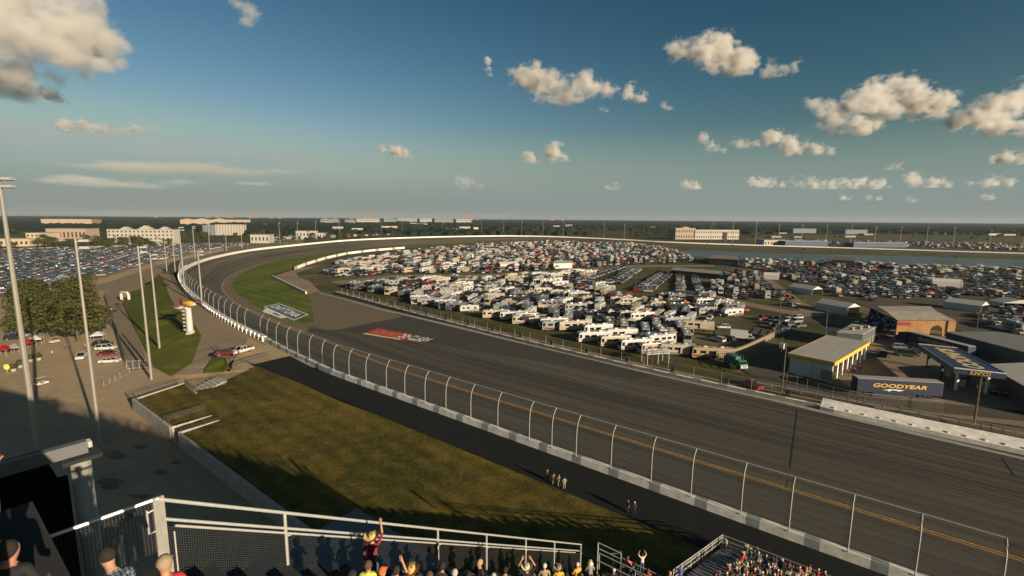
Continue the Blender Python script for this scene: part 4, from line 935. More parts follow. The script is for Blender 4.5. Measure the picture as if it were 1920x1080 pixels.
def netting(name, rows, parent, mt='mesh'):
    """rows: list of columns, each a list of points bottom to top"""
    vs = []; uvs = []; fs = []; u = 0; nr = len(rows[0])
    for i, c in enumerate(rows):
        if i: u += (c[0] - rows[i - 1][0]).length
        v = 0
        for j, p in enumerate(c):
            if j: v += (p - c[j - 1]).length
            vs.append(p); uvs.append((u, v))
    for i in range(len(rows) - 1):
        for j in range(nr - 1): fs.append((i * nr + j, (i + 1) * nr + j, (i + 1) * nr + j + 1, i * nr + j + 1))
    me = bpy.data.meshes.new(name); me.from_pydata(vs, [], fs); me.materials.append(M[mt]); lay = me.uv_layers.new(name='UVMap')
    for lp in me.loops: lay.data[lp.index].uv = uvs[lp.vertex_index]
    return link(name, me, parent)
netting('fence_mesh', [c for c, n_ in tops], cf)
for fz in (.32, .62):
    b = MB(); b.tube([c[0].lerp(c[1], fz * 1.6) for c, n_ in tops], .006, 3); b.obj('cable', M['galv'], cf)
# inner pit wall
def ctr(s): return 116.8 + max(0, s - 25) ** 1.45 * .0105
pw = empty('pit_wall'); tag(pw, 'low grey and white wall between the track and the infield', 'wall')
PW = resample([D(ctr(s), s, 0) for s in range(-70, 226, 5)], 2.0)
wall_strip('wall_face', PW, -.6, 0, 1.02, [M['wall_grey']], None, pw)
wall_strip('wall_cap', [p + Vector((0, 0, 1.02)) for p in PW], -.62, .001, .10, [M['white_wall'], M['wall_grey']], lambda i: 0 if i % 3 else 1, pw)
pb = empty('pit_barrier'); tag(pb, 'broad white topped barrier in front of the fuel canopy', 'wall')
PB = resample([D(116.0, 9, 0), D(115.4, 6, 0), D(114.9, -8, 0), D(114.6, -30, 0), D(114.6, -70, 0)][::-1], 2.5)
b = MB(); sec = [(.0, .1), (.0, .95), (-.35, 1.05), (-2.9, 1.95), (-3.1, 1.95), (-3.1, .1)]; ns_ = len(sec)
vs_ = [PB[i] + inward(PB, i) * o_ + Vector((0, 0, h_)) for i in range(len(PB)) for o_, h_ in [(-a_, c_) for a_, c_ in sec]]
b.add(vs_, [(i * ns_ + k, i * ns_ + k + 1, (i + 1) * ns_ + k + 1, (i + 1) * ns_ + k) for i in range(len(PB) - 1) for k in range(ns_ - 1)] + [tuple(range(ns_)), tuple((len(PB) - 1) * ns_ + k for k in range(ns_))]); b.obj('barrier_body', M['white_wall'], pb)
b = MB()
for i, p in enumerate(PB[1:-1]):
    nn = inward(PB, i + 1); q_ = p - nn * -1.2; an_ = math.atan2(nn.y, nn.x)
    c_ = p + nn * .55; b.box((c_.x, c_.y, 1.22), (.6, .22, .22), an_, 0, (.35, 1))
b.obj('barrier_foot', M['white_wall'], pb)
# far end walls of the pit entry
pe = empty('pit_entry_wall'); tag(pe, 'white guard wall ending at the painted grass wedge', 'wall')
wall_strip('wall_face', resample([G(512, 520, 0), G(530, 529, 0), G(579, 553, 0)], 4), .6, 0, 1.3, [M['white_wall']], None, pe)
pe2 = empty('sponsor_wall'); tag(pe2, 'long white barrier curving along the back of the grass infield', 'wall')
wall_strip('wall_face', resample([G(552, 506, 0), G(575, 497, 0), G(610, 486, 0), G(650, 477, 0), G(700, 471, 0), G(760, 466, 0)], 6), .7, 0, 2.4, [M['white_wall'], M['wall_grey']], lambda i: 0 if (i * 7) % 5 else 1, pe2)
# infield perimeter fence (chain link with thin posts)
pf = empty('perimeter_fence'); tag(pf, 'thin chain link fence between pit wall and camping field', 'fence')
FP = [D(ctr(s) + 1.5, s, 0) for s in [-58 + 6.6 * k for k in range(43)]]
for p in FP:
    q = MB(); q.tube([p, p + Vector((0, 0, 3.4))], .06, 4); q.obj('fence_post', M['galv'] if p.x < 60 else M['wood_pole'], pf)
b = MB(); b.tube([p + Vector((0, 0, 3.3)) for p in FP], .03, 4); b.obj('top_rail', M['galv'], pf)
netting('fence_mesh', [[p, p + Vector((0, 0, 3.25))] for p in FP], pf)
# trackside sound boxes on the verge
def sound_box(p, lb):
    t = empty('trackside_speaker', p, ANG_T)
    b = MB(); b.box((0, 0, .95), (.9, .7, 1.0)); b.obj('cabinet', M['dark_metal'], t)
    for s in (-1, 1):
        q = MB(); q.box((s * .38, 0, .22), (.1, .6, .44)); q.obj('leg', M['wood_pole'], t)
    q = MB(); q.box((.56, 0, .7), (.14, .5, 1.3)); q.obj('side_post', M['p_tan'], t)
    tag(t, lb, 'speaker', 'dark boxes along the pit lane verge')
for i, s in enumerate([212 - 13.2 * k for k in range(18)]):
    sound_box(D(ctr(s) + 4.2, s, .04), 'dark box on legs along the verge behind the pit wall')

# ------------------------------------------------------------------ painted logos
def paint_patch(parent, name, outline, z, m):
    pts = [Vector((p.x, p.y, z)) for p in outline]
    me = bpy.data.meshes.new(name); me.from_pydata(pts, [], [tuple(range(len(pts)))]); me.materials.append(m); return link(name, me, parent)
def quadmap(c):     # bilinear: (u,v) -> ground
    def f(u, v): return (c[0].lerp(c[1], u)).lerp(c[3].lerp(c[2], u), v)
    return f
def quad_text(parent, name, txt, c, u0, u1, v0, v1, m, z, bold=.0, shear=0):
    me = text_mesh(txt, 1.0, 0, shear, bold); xs = [v.co.x for v in me.vertices]; ys = [v.co.y for v in me.vertices]
    x0, x1, y0, y1 = min(xs), max(xs), min(ys), max(ys); f = quadmap(c)
    for v in me.vertices:
        p = f(u0 + (u1 - u0) * (v.co.x - x0) / (x1 - x0), v0 + (v1 - v0) * (v.co.y - y0) / (y1 - y0)); v.co = (p.x, p.y, z)
    me.materials.append(m); return link(name, me, parent)
M['pt_red'] = mat('track_paint_red', (.36, .045, .025), .8, var=.15, scale=.8); M['pt_orange'] = mat('track_paint_orange', (.62, .16, .045), .8, var=.15, scale=.8)
M['pt_black'] = mat('track_paint_black', (.012, .012, .012), .8); M['pt_cream'] = mat('track_paint_cream', (.72, .52, .30), .8, var=.1, scale=1); M['pt_white'] = mat('track_paint_white', (.72, .70, .66), .8, var=.1, scale=1); M['pt_maroon'] = mat('track_paint_maroon', (.20, .02, .03), .8)
cq = [G(682, 626), G(797, 645), G(816, 636), G(707, 616)]
lg = empty('track_logo'); tag(lg, 'red and black painted race logo on the dark pavement', 'painted logo')
fq = quadmap(cq)
paint_patch(lg, 'red_panel', [fq(0, 0), fq(.66, 0), fq(.66, 1), fq(0, 1)], .17, M['pt_red'])
paint_patch(lg, 'black_panel', [fq(.66, .12), fq(1, .12), fq(1, 1), fq(.66, 1)], .171, M['pt_black'])
paint_patch(lg, 'lower_stripe', [fq(.0, -.08), fq(.62, -.08), fq(.62, .07), fq(.0, .07)], .178, M['pt_cream'])
paint_patch(lg, 'lower_stripe', [fq(.63, -.10), fq(.95, -.10), fq(.97, .1), fq(.66, .1)], .178, M['pt_maroon'])
quad_text(lg, 'lettering', 'ADVANCE', cq, .07, .50, .22, .86, M['pt_orange'], .180, .015, .2)
quad_text(lg, 'lettering', 'CLASH', cq, .68, .98, .22, .98, M['pt_white'], .181, .02, .2)
paint_patch(lg, 'underline', [fq(.69, .15), fq(.9, .15), fq(.9, .23), fq(.69, .23)], .182, M['pt_white'])
ck = MB()
for a in range(4):
    for c in range(3):
        if (a + c) % 2 == 0:
            u0, v0 = .52 + a * .035, .2 + c * .25; qd = [fq(u0, v0), fq(u0 + .035, v0), fq(u0 + .035, v0 + .25), fq(u0, v0 + .25)]; ck.add([(p.x, p.y, .183) for p in qd], [(0, 1, 2, 3)])
ck.obj('checker_flag', M['pt_white'], lg)
gq = [G(497, 576), G(551, 600), G(576, 590), G(523, 570)]
gl = empty('grass_logo'); tag(gl, 'blue and white lettered logo painted on the grass wedge', 'painted logo')
f2 = quadmap(gq)
M['pt_blue'] = mat('grass_paint_blue', (.055, .085, .12), .9, var=.15, scale=1.2); M['pt_gwhite'] = mat('grass_paint_white', (.66, .66, .60), .9, var=.15, scale=1.5)
paint_patch(gl, 'border', [f2(-.03, -.06), f2(1.03, -.06), f2(1.03, 1.06), f2(-.03, 1.06)], .13, M['pt_gwhite']); paint_patch(gl, 'panel', [f2(.0, .02), f2(1, .02), f2(1, .98), f2(0, .98)], .134, M['pt_blue'])
quad_text(gl, 'lettering', 'DAYTONA', gq, .06, .93, .22, .82, M['pt_gwhite'], .14, .03, .15)
g2 = [G(492, 584), G(527, 597.5), G(547, 595), G(500, 577.5)]
f3 = quadmap(g2); paint_patch(gl, 'flag_strip', [f3(0, 0), f3(.15, -.1), f3(.5, -.02), f3(1, 0), f3(1, .75), f3(.6, .85), f3(0, .95)], .131, M['pt_gwhite']); paint_patch(gl, 'flag_letter', [f3(.45, .3), f3(.7, .25), f3(.8, .5), f3(.4, .6)], .133, M['pt_blue'])  # blue letter mark painted on the white strip

# ------------------------------------------------------------------ light poles
def lamp_pole(p, H, r, label, heads=2, group='light poles round the track', face=None, lit=False):
    t = empty('light_pole', p, face if face is not None else 0)
    q = MB(); q.tube([(0, 0, -.2), (0, 0, H * .5), (0, 0, H)], [r, r * .8, r * .55], 8); q.obj('pole', M['pole'], t)
    for k in range(heads):
        h = MB(); z = H - .3 - k * 1.15
        h.box((1.15, 0, z), (1.5, 1.2, .38), 0, 0, (.75, .75)); h.tube([(0, 0, z - .25), (.55, 0, z)], .08, 5); h.obj('lamp_head', M['galv'], t)
        u = MB(); u.box((1.15, 0, z - .22), (1.35, 1.05, .06)); u.obj('lens', M['dark_metal'], t)
    return tag(t, label, 'light pole', group)
def pole_px(base, z, top, r, label, **k):
    p = G(base[0], base[1], z); H = min((abs((lambda q: q)(project(p.x, p.y, z + h * .2)[1]) - top), h * .2) for h in range(20, 300))[1]
    return lamp_pole(p, H, r, label, **k)
def project(X, Y, Z):
    Z -= CZ; zc = Y * cp - Z * sp; yc = -Y * sp - Z * cp; x, y = X / zc, yc / zc; c, s = math.cos(ROLL), math.sin(ROLL)
    return (960 + F * (x * c - y * s), 540 + F * (x * s + y * c))
fc = math.radians(25)
pole_px((72, 850), 0, 330, .44, 'tall grey light pole nearest the camera at the left edge with two lamp heads', face=math.radians(10))
pole_px((188, 832), 0, 448, .30, 'tall light pole rising from the concourse right of the nearest one', face=fc)
pole_px((284, 711), 0, 461, .32, 'slim light pole at the end of the boardwalk fence', face=fc)
pole_px((299, 652), .8, 475, .33, 'slim light pole on the grass bank beside the boardwalk', face=fc)
pole_px((281, 690), .2, 590, .28, 'short bare post beside the slim light pole', heads=0)
pole_px((379, 570), 6.9, 470, .36, 'light pole standing right behind the curved track wall', face=fc)
for i, (b_, z, tp) in enumerate((((313, 508), 0, 452), ((329, 512), 0, 445), ((346, 542), 7, 425), ((366, 486), 8, 424), ((394, 474), 2, 420), ((425, 470), 2, 430), ((454, 466), 2, 430))):
    pole_px(b_, z, tp, .36, ['light pole in the far car park left of the wall', 'light pole left of the wall where the turn begins', 'tall light pole at the outermost bend of the wall', 'light pole behind the wall just past the outermost bend', 'light pole behind the wall with the white hotel to its left', 'short light pole behind the left part of the far turn', 'second short light pole behind the left part of the far turn'][i], face=fc)
for i, (x, yt, yb) in enumerate(((525, 417, 456), (559, 417, 452), (593, 415, 450), (637, 416, 445), (715, 414, 439), (754, 414, 438), (791, 418, 437), (829, 419, 437), (903, 414, 440), (944, 415, 440), (978, 415, 441), (1018, 416, 442), (1056, 416, 443), (1132, 419, 446), (1170, 421, 448), (1333, 418, 452), (1373, 415, 454), (1416, 417, 456), (1459, 419, 455), (1502, 422, 457), (1549, 422, 452), (1594, 422, 458), (1639, 424, 460), (1687, 425, 457), (1736, 426, 460), (1786, 426, 462), (1855, 431, 460), (1917, 435, 463))):
    pole_px((x, yb), 1.0, yt, .38, 'thin light pole in the long row behind the far track wall', face=fc, group='light poles behind the far wall')
def wood_pole(base, z, top, r, label, cross=False, box=False):
    p = G(base[0], base[1], z); H = min((abs(project(p.x, p.y, z + h * .2)[1] - top), h * .2) for h in range(10, 200))[1]
    t = empty('utility_pole', p, fc); q = MB(); q.tube([(0, 0, -.2), (0, 0, H)], [r, r * .75], 7); q.obj('pole', M['wood_pole'], t)
    if cross:
        q = MB(); q.box((0, 0, H - .8), (.12, 1.8, .14)); q.obj('crossarm', M['wood_pole'], t)
    if box:
        for s in (-1, 1):
            q = MB(); q.box((0, s * .45, H * .72), (.5, .45, 1.5)); q.obj('loudspeaker', M['p_white'], t)
    return tag(t, label, 'utility pole')
wood_pole((1466, 735), 0, 640, .18, 'wooden pole right of the curved gate road')
wood_pole((1545, 650), 0, 582, .18, 'wooden pole behind the building with the yellow fascia', True)
wood_pole((1462, 690), 0, 632, .14, 'pole carrying two white loudspeakers beside the gate road', False, True)
wood_pole((1826, 795), 0, 700, .20, 'dark pole in front of the fuel canopy', True)
wood_pole((1222, 697), 0, 655, .12, 'thin post on the verge in front of the motorhomes')
wood_pole((1459, 620), 0, 540, .16, 'wooden pole at the corner of the small fenced lot', True)
for (x, yb, yt) in ((1130, 560, 530), (1192, 547, 515), (1242, 525, 470), (1021, 510, 472), (1556, 530, 495), (1600, 545, 500), (1685, 528, 490), (1800, 545, 500), (1893, 570, 515), (546, 522, 490), (690, 527, 478), (708, 522, 497), (835, 505, 478), (1829, 632, 578)):
    wood_pole((x, yb), 0, yt, .15, 'slim utility pole among the parked infield vehicles')['group'] = 'slim utility poles in the infield'
FARSMALL = []
# ------------------------------------------------------------------ infield buildings
def fence_line(name, pts, H, m, label, step=2.4, rails=(1.0,), r=.04, net=False, cat='railing', group=None):
    t = empty(name); L = resample([Vector(p) for p in pts], step); L[-1:] = [Vector(pts[-1])]
    for p in L[:100]:
        q = MB(); q.tube([p, p + Vector((0, 0, H))], r, 4); q.obj('post', m, t)
    for f in rails:
        q = MB(); q.tube([p + Vector((0, 0, H * f)) for p in L], r * .9, 4); q.obj('rail', m, t)
    if net: netting('fence_mesh', [[p + Vector((0, 0, .05)), p + Vector((0, 0, H - .03))] for p in L], t)
    return tag(t, label, cat, group)
AN = math.atan2(G(1627, 640, 5.5).y - G(1563, 677, 5.5).y, G(1627, 640, 5.5).x - G(1563, 677, 5.5).x)
# tyre service building with yellow fascia
a_, b_, c_ = G(1563, 677, 5.5), G(1627, 640, 5.5), G(1477, 663, 5.5)
dep = (b_ - a_); ln = Vector((dep.x, dep.y, 0)).length; ex = Vector((dep.x, dep.y, 0)).normalized(); ey = Vector((-ex.y, ex.x, 0)); wid = abs((c_ - a_).dot(ey))
sb = empty('service_building', (a_.x, a_.y, 0), math.atan2(ex.y, ex.x)); tag(sb, 'flat roofed service building with a yellow fascia and open bays', 'building')
q = MB(); q.box((ln / 2, wid / 2, 5.2), (ln + .6, wid + .6, .25)); q.obj('roof', M['roof_pale'] if 'roof_pale' in M else mat('roof_pale', (.36, .33, .30), .8, var=.08, scale=.4), sb)
M['fascia'] = mat('yellow_fascia', (.62, .42, .05), .6, var=.05, scale=1)
q = MB(); q.box((ln / 2, -.36, 4.85), (ln + .72, .12, 1.0)); q.box((ln / 2, wid + .36, 4.85), (ln + .72, .12, 1.0)); q.box((-.36, wid / 2, 4.85), (.12, wid + .6, 1.0)); q.box((ln + .36, wid / 2, 4.85), (.12, wid + .6, 1.0)); q.obj('fascia', M['fascia'], sb)
q = MB(); q.box((.12, wid / 2, 2.2), (.24, wid, 4.3)); q.box((ln / 2, wid - .12, 2.2), (ln, .24, 4.3)); q.box((ln / 2, wid * .45, 2.2), (ln, .2, 4.3)); q.obj('wall', mat('building_wall_white', (.62, .60, .56), .8, var=.06, scale=.6), sb)
for k in range(8):
    q = MB(); q.box((.35 + k * (ln - .7) / 7, .25, 2.2), (.75, .4, 4.3)); q.obj('pier', M['white_wall'], sb)
q = MB(); q.box((-.02, wid * .12, 1.6), (.12, 2.6, 2.6)); q.obj('door', M['p_tan'], sb)
# grey flat block behind
def simple_block(name, corners_px, zt, mats, label, parts=True, cat='building'):
    cs = [G(p[0], p[1], zt) for p in corners_px]; t = empty(name, (cs[0].x, cs[0].y, 0)); t.location = (0, 0, 0)
    q = MB(); q.prism([(c.x, c.y) for c in cs], 0, zt - .2); q.obj('wall', mats[0], t)
    ce = sum(cs, Vector()) / len(cs); q = MB(); q.prism([((c.x - ce.x) * 1.02 + ce.x, (c.y - ce.y) * 1.02 + ce.y) for c in cs], zt - .19, zt); q.obj('roof', mats[1], t)
    return tag(t, label, cat), cs, ce, t
M['teal_wall'] = mat('grey_green_wall', (.075, .095, .095), .8, var=.06, scale=.6)
_, cs, ce, t = simple_block('office_block', [(1570, 622), (1618, 626), (1642, 613), (1598, 607)], 5.0, [M['teal_wall'], M['concrete']], 'flat grey green block behind the building with the yellow fascia')
for k in range(3):
    q = MB(); p = cs[0].lerp(cs[2], .35 + .2 * k); q.box((p.x, p.y, 5.5), (1.2, 1.2, .9), AN); q.obj('roof_unit', M['galv'], t)
q = MB(); m1, m2 = cs[1], cs[2]; d_ = (m2 - m1).normalized()
for k in range(4):
    p = m1.lerp(m2, .15 + .22 * k); q = MB(); q.box((p.x, p.y, 1.6), (1.6, .25, 2.6), math.atan2(d_.y, d_.x)); q.obj('shutter', M['p_tan'], t)
# long flat roofs at the right edge
simple_block('garage_building', [(1850, 683), (1960, 745), (2060, 712), (1925, 680)], 4.6, [M['dark_metal'], M['roof_grey'] if 'roof_grey' in M else mat('roof_grey', (.34, .31, .28), .8, var=.1, scale=.4)], 'long low garage with a pale flat roof at the right edge')
simple_block('garage_building', [(1775, 622), (1930, 662), (2080, 655), (1870, 622)], 4.8, [M['teal_wall'], mat('roof_dull', (.16, .165, .16), .8, var=.1, scale=.4)], 'dull grey roofed garage behind the dark blue trailers')
simple_block('white_shed', [(1858, 640), (1872, 643), (1872, 638), (1860, 636)], 4.5, [M['white_wall'], M['white_wall']], 'small bright white shed by the dull grey garage', cat='shed')
# fuel canopy with lettering
sc = [G(1722, 645, 6), G(1790, 690, 6), G(1888, 701, 6), G(1797, 653, 6)]
fcn = empty('fuel_canopy'); tag(fcn, 'blue fuel canopy with big yellow lettering on its roof', 'fuel canopy')
M['can_blue'] = mat('canopy_blue', (.018, .036, .085), .7, var=.06, scale=.5); M['can_edge'] = M['white_line']; M['logo_yellow'] = mat('logo_yellow', (.72, .44, .09), .6, var=.05, scale=1); M['logo_cream'] = mat('logo_cream', (.62, .47, .26), .7, var=.06, scale=1)
q = MB(); q.prism([(c.x, c.y) for c in sc], 4.7, 6.0); q.obj('roof', M['can_blue'], fcn)
q = MB(); q.tube([Vector((c.x, c.y, 6.02)) for c in sc + sc[:1]], .14, 4); q.obj('roof_edge', M['can_edge'], fcn)
# roof lettering reads from the right-hand long side
rq = [sc[0], sc[1], sc[2], sc[3]]
tq = [sc[3], sc[0], sc[1], sc[2]]
def quad_text3(parent, name, txt, c, u0, u1, v0, v1, m, z, bold=.02, shear=0.1):
    return quad_text(parent, name, txt, c, u0, u1, v0, v1, m, z, bold, shear)
quad_text3(fcn, 'roof_lettering', 'SUNOCO', rq, .10, .92, .30, .72, M['logo_cream'], 6.04, .05)
def face_text(parent, name, txt, p0, p1, zc, h, m, out=.06, bold=.02, shear=.15, frac=.6, ctrf=.5):
    """lettering on a vertical face running from p0 to p1 (read left to right)"""
    me = text_mesh(txt, 1.0, .02, shear, bold); xs = [v.co.x for v in me.vertices]; ys = [v.co.y for v in me.vertices]
    d_ = Vector((p1.x - p0.x, p1.y - p0.y, 0)); L = d_.length; d_.normalize(); nn = Vector((d_.y, -d_.x, 0))
    k = L * frac / (max(xs) - min(xs)); kh = h / (max(ys) - min(ys)); xm = (max(xs) + min(xs)) / 2; ym = (max(ys) + min(ys)) / 2; o = Vector((p0.x, p0.y, 0)) + d_ * L * ctrf
    for v in me.vertices:
        p = o + d_ * (v.co.x - xm) * k + nn * (out + v.co.z); v.co = (p.x, p.y, zc + (v.co.y - ym) * kh)
    me.materials.append(m); return link(name, me, parent)
face_text(fcn, 'fascia_lettering', 'SUNOCO', sc[1], sc[2], 5.35, .85, M['logo_yellow'], frac=.4)
fr = quadmap(rq)
for (u, v) in ((.12, .2), (.5, .2), (.88, .2), (.12, .8), (.5, .8), (.88, .8)):
    p = fr(u, v); q = MB(); q.box((p.x, p.y, 2.35), (.5, .5, 4.7)); q.obj('column', M['white_line'] if u > .7 else M['can_blue'], fcn)
for (u, v) in ((.35, .5), (.7, .5)):
    p = fr(u, v); t = empty('fuel_pump', (p.x, p.y, 0), AN); q = MB(); q.box((0, 0, .9), (.6, 1.0, 1.8)); q.obj('cabinet', M['p_white'], t); q = MB(); q.box((.31, 0, 1.3), (.03, .7, .5)); q.obj('display', M['glass'], t); q = MB(); q.box((0, 0, 1.95), (.5, 1.1, .3)); q.obj('header', M['can_blue'], t)
    tag(t, 'white fuel pump under the blue canopy', 'fuel pump', 'fuel pumps under the canopy')
# race transporters
def transporter(p0, p1, h, w, label, words, cab=True, tractor_end=0):
    d_ = Vector((p1.x - p0.x, p1.y - p0.y, 0)); L = d_.length; t = empty('transporter', (p0.x, p0.y, 0), math.atan2(d_.y, d_.x))
    q = MB(); q.box((L / 2, w / 2, (h + 1.0) / 2 + .0), (L, w, h - 1.0)); me = q.mesh('trailer_body', [M['trailer_blue']]); bevel_mesh(me, .08, 2); link('trailer_body', me, t)
    q = MB(); q.box((L / 2, w / 2, h + .03), (L - .1, w - .1, .08)); q.obj('roof', M['galv'], t)
    q = MB(); q.box((L * .45, w / 2, .55), (L * .5, w * .9, .9)); q.obj('skirt', M['trailer_blue'], t)
    for x in (L * .75, L * .8, L * .85):
        for m_, r_ in wheels_mb((x,), w / 2 - .15, .5, .3, 10):
            for v_ in range(len(m_.v)): m_.v[v_] = (m_.v[v_][0], m_.v[v_][1] + w / 2, m_.v[v_][2])
            m_.obj('wheel', M['tyre'], t)
    inv = t.matrix_basis.inverted() if False else None
    g = face_text(None, 'lettering', words, Vector((0, 0, 0)), Vector((L, 0, 0)), h * .68, h * .22, M['logo_yellow'], .03, .02, .2, .62)
    g.parent = t
    q = MB(); stripe(q, L, -.02, [(L * .30, h * .42), (L * .40, h * .50), (L * .56, h * .48), (L * .50, h * .40), (L * .42, h * .45), (L * .38, h * .36), (L * .36, h * .42)]); q.obj('winged_emblem', M['pt_white'], t)
    return t
M['trailer_blue'] = mat('trailer_blue', (.007, .014, .042), .65, var=.05, scale=1)
t = transporter(G(1605, 742, 0), G(1766, 752, 0) , 4.1, 2.6, '', 'GOODYEAR'); tag(t, 'dark blue race trailer with yellow lettering nearest the track', 'transporter')
t = transporter(G(1700, 645, 0), G(1812, 676, 0), 4.1, 2.6, '', 'GOODYEAR')
q = MB(); hull(q, [(-4.6, .6), (-4.6, 2.0), (-3.6, 2.2), (-3.4, 3.3), (-1.6, 3.6), (-.4, 3.6), (-.4, .6)], 1.2)
for i_ in range(len(q.v)): q.v[i_] = (q.v[i_][0], q.v[i_][1] + 1.3, q.v[i_][2])
q.obj('tractor_cab', M['trailer_blue'], t)
tag(t, 'dark blue race trailer with its tractor behind the fuel canopy', 'transporter')
t = transporter(G(1762, 628, 0), G(1905, 668, 0), 4.0, 2.6, '', ' ')if False else None
# big midway tent: ribbed grey roof, orange end wall, blue flag side
mid = empty('midway_pavilion'); tag(mid, 'big pavilion with ribbed pale roof and orange end wall', 'pavilion')
mc = [G(1648, 586, 7), G(1798, 612, 6), G(1752, 578, 7.5), G(1622, 571, 7.5)]
mc = [G(1618, 590, 4.5), G(1682, 602, 5.0), G(1793, 601, 5.0), G(1748, 576, 6), G(1630, 573, 6)]
q = MB(); q.add([(c.x, c.y, c.z) for c in (G(1682, 600, 5.6), G(1792, 601, 5.6), G(1757, 584, 6.4), G(1660, 583, 6.4), G(1645, 574, 6.0), G(1745, 574, 6.0))], [(0, 1, 2, 3), (3, 2, 5, 4)])
q.add([(c.x, c.y, c.z - .3) for c in (G(1682, 600, 5.6), G(1792, 601, 5.6), G(1757, 584, 6.4), G(1660, 583, 6.4), G(1645, 574, 6.0), G(1745, 574, 6.0))], [(0, 1, 2, 3), (3, 2, 5, 4)])
q.obj('roof', mat('ribbed_roof', (.42, .36, .28), .7, var=.25, scale=.35), mid)
pa, pb_ = G(1682, 600, 5.6), G(1792, 601, 5.6)
M['orange_wall'] = mat('orange_banner', (.27, .135, .045), .8, var=.25, scale=.5); M['banner_blue'] = mat('banner_blue', (.016, .03, .11), .8)
d_ = Vector((pb_.x - pa.x, pb_.y - pa.y, 0)); L = d_.length; an = math.atan2(d_.y, d_.x)
def on(u, z, off=0): return Vector((pa.x, pa.y, 0)) + d_ * u + Vector((d_.y, -d_.x, 0)).normalized() * off + Vector((0, 0, z))
ew = MB(); pts = [(0, 0), (0, 5.5), (.82, 5.5), (.82, 0), (.79, 0), (.78, 2.6), (.74, 3.6), (.68, 3.9), (.62, 3.6), (.58, 2.6), (.57, 0)]
vs = [on(u, z, .0) for u, z in pts] + [on(u, z, .25) for u, z in pts]; n_ = len(pts)
ew.add(vs, [tuple(range(n_)), tuple(range(n_, 2 * n_))] + [(i, (i + 1) % n_, n_ + (i + 1) % n_, n_ + i) for i in range(n_)]); ew.obj('end_wall', M['orange_wall'], mid)
q = MB(); p = on(.93, 2.7, .1); q.box((p.x, p.y, 2.75), (L * .13, .5, 5.5), an); q.obj('end_panel', M['orange_wall'], mid)
q = MB(); p = on(.12, 4.4, .28); q.box((p.x, p.y, 4.3), (L * .22, .05, 1.2), an); q.obj('red_flash', M['pt_maroon'], mid)
face_text(mid, 'lettering', 'CAMPING', on(.2, 0), on(.55, 0), 3.6, .9, M['pt_cream'], .3, .02, .1, .85) if False else None
# blue side with white stars of bunting
sd0, sd1 = G(1618, 592, 4.6), G(1682, 602, 5.4)
sd = MB(); bl, br_ = G(1622, 616, 0), G(1684, 616, 0)
nb = Vector(((sd1 - sd0).y, -(sd1 - sd0).x, 0)).normalized() * .3
sd.add([(bl.x, bl.y, 0), (br_.x, br_.y, 0), (pa.x, pa.y, 5.5), (G(1632, 578, 5.5).x, G(1632, 578, 5.5).y, 5.5)], [(0, 1, 2, 3)])
sd.add([Vector(v) - nb for v in sd.v[:4]], [(0, 1, 2, 3)])
o_ = sd.obj('side_curtain', M['banner_blue'], mid)
fl = quadmap([Vector(v) for v in sd.v[:4]]); rg = random.Random(3); wb_ = MB()
for k in range(60):
    u, v = rg.uniform(.1, .95), rg.uniform(.05, .9); p = fl(u, v) + nb * .25; wb_.box((p.x, p.y, p.z + .1), (.5, .12, .28), rg.uniform(0, 3))
wb_.obj('bunting', M['pt_white'], mid)
# frame tents
def frame_tent(px, py, Lx, W, H, rz, label, rm='p_white'):
    t = empty('frame_tent', G(px, py, 0), rz); h, l = W / 2, Lx
    q = MB(); q.add([(0, -h, H), (0, h, H), (0, 0, H + 1.7), (l, -h, H), (l, h, H), (l, 0, H + 1.7)], [(0, 2, 5, 3), (1, 4, 5, 2), (0, 1, 2), (3, 5, 4)]); q.obj('roof', M['tent_white'], t)
    q = MB(); q.box((l / 2, h, H / 2), (l, .08, H)); q.box((l, 0, H / 2), (.08, W, H)); q.box((l / 2, -h, H / 2), (l, .08, H)); q.obj('side_wall', M['tent_white'], t)
    for a in (0, l):
        for c in (-1, 1):
            p = MB(); p.tube([(a - .06 if a == 0 else a + .06, c * (h - .1), 0), (a - .06 if a == 0 else a + .06, c * (h - .1), H)], .08, 5); p.obj('leg', M['galv'], t)
    return tag(t, label, 'tent')
M['tent_white'] = mat('tent_fabric', (.52, .51, .48), .85, var=.05, scale=.6)
hd = math.atan2(G(1545, 550, 0).y - G(1522, 556, 0).y, 1)
frame_tent(1532, 553, 14, 8.0, 3.0, math.radians(112), 'white frame tent by the camp road, farther of two in line')
frame_tent(1600, 590, 14, 8.0, 3.2, math.radians(112), 'white frame tent beside the big pavilion, nearer of two in line')
frame_tent(1846, 585, 13, 8.0, 3.0, math.radians(118), 'white frame tent in the car field right of the big pavilion')
frame_tent(1800, 538, 14, 9, 3.0, math.radians(150), 'white frame tent deep in the car field')
frame_tent(1460, 524, 9, 6, 2.8, math.radians(150), 'small cream frame tent at the start of the camp road')
frame_tent(1915, 578, 9, 15, 2.2, math.radians(80), 'low white roofed tent at the right edge of the car field')
frame_tent(935, 502, 16, 8, 3.0, math.radians(20), 'long white frame tent in the far camp')
o = place_full('canopy', KIND['canopy'], 'white', 'pop_up_canopy', G(1554, 634, 0), .3); tag(o, 'white pop up canopy between the grey block and the wooden pole', 'canopy')
o = place_full('canopy', KIND['canopy'], 'white', 'pop_up_canopy', G(185, 640, 0), .5); tag(o, 'white pop up canopy at the foot of the oak trees', 'canopy')
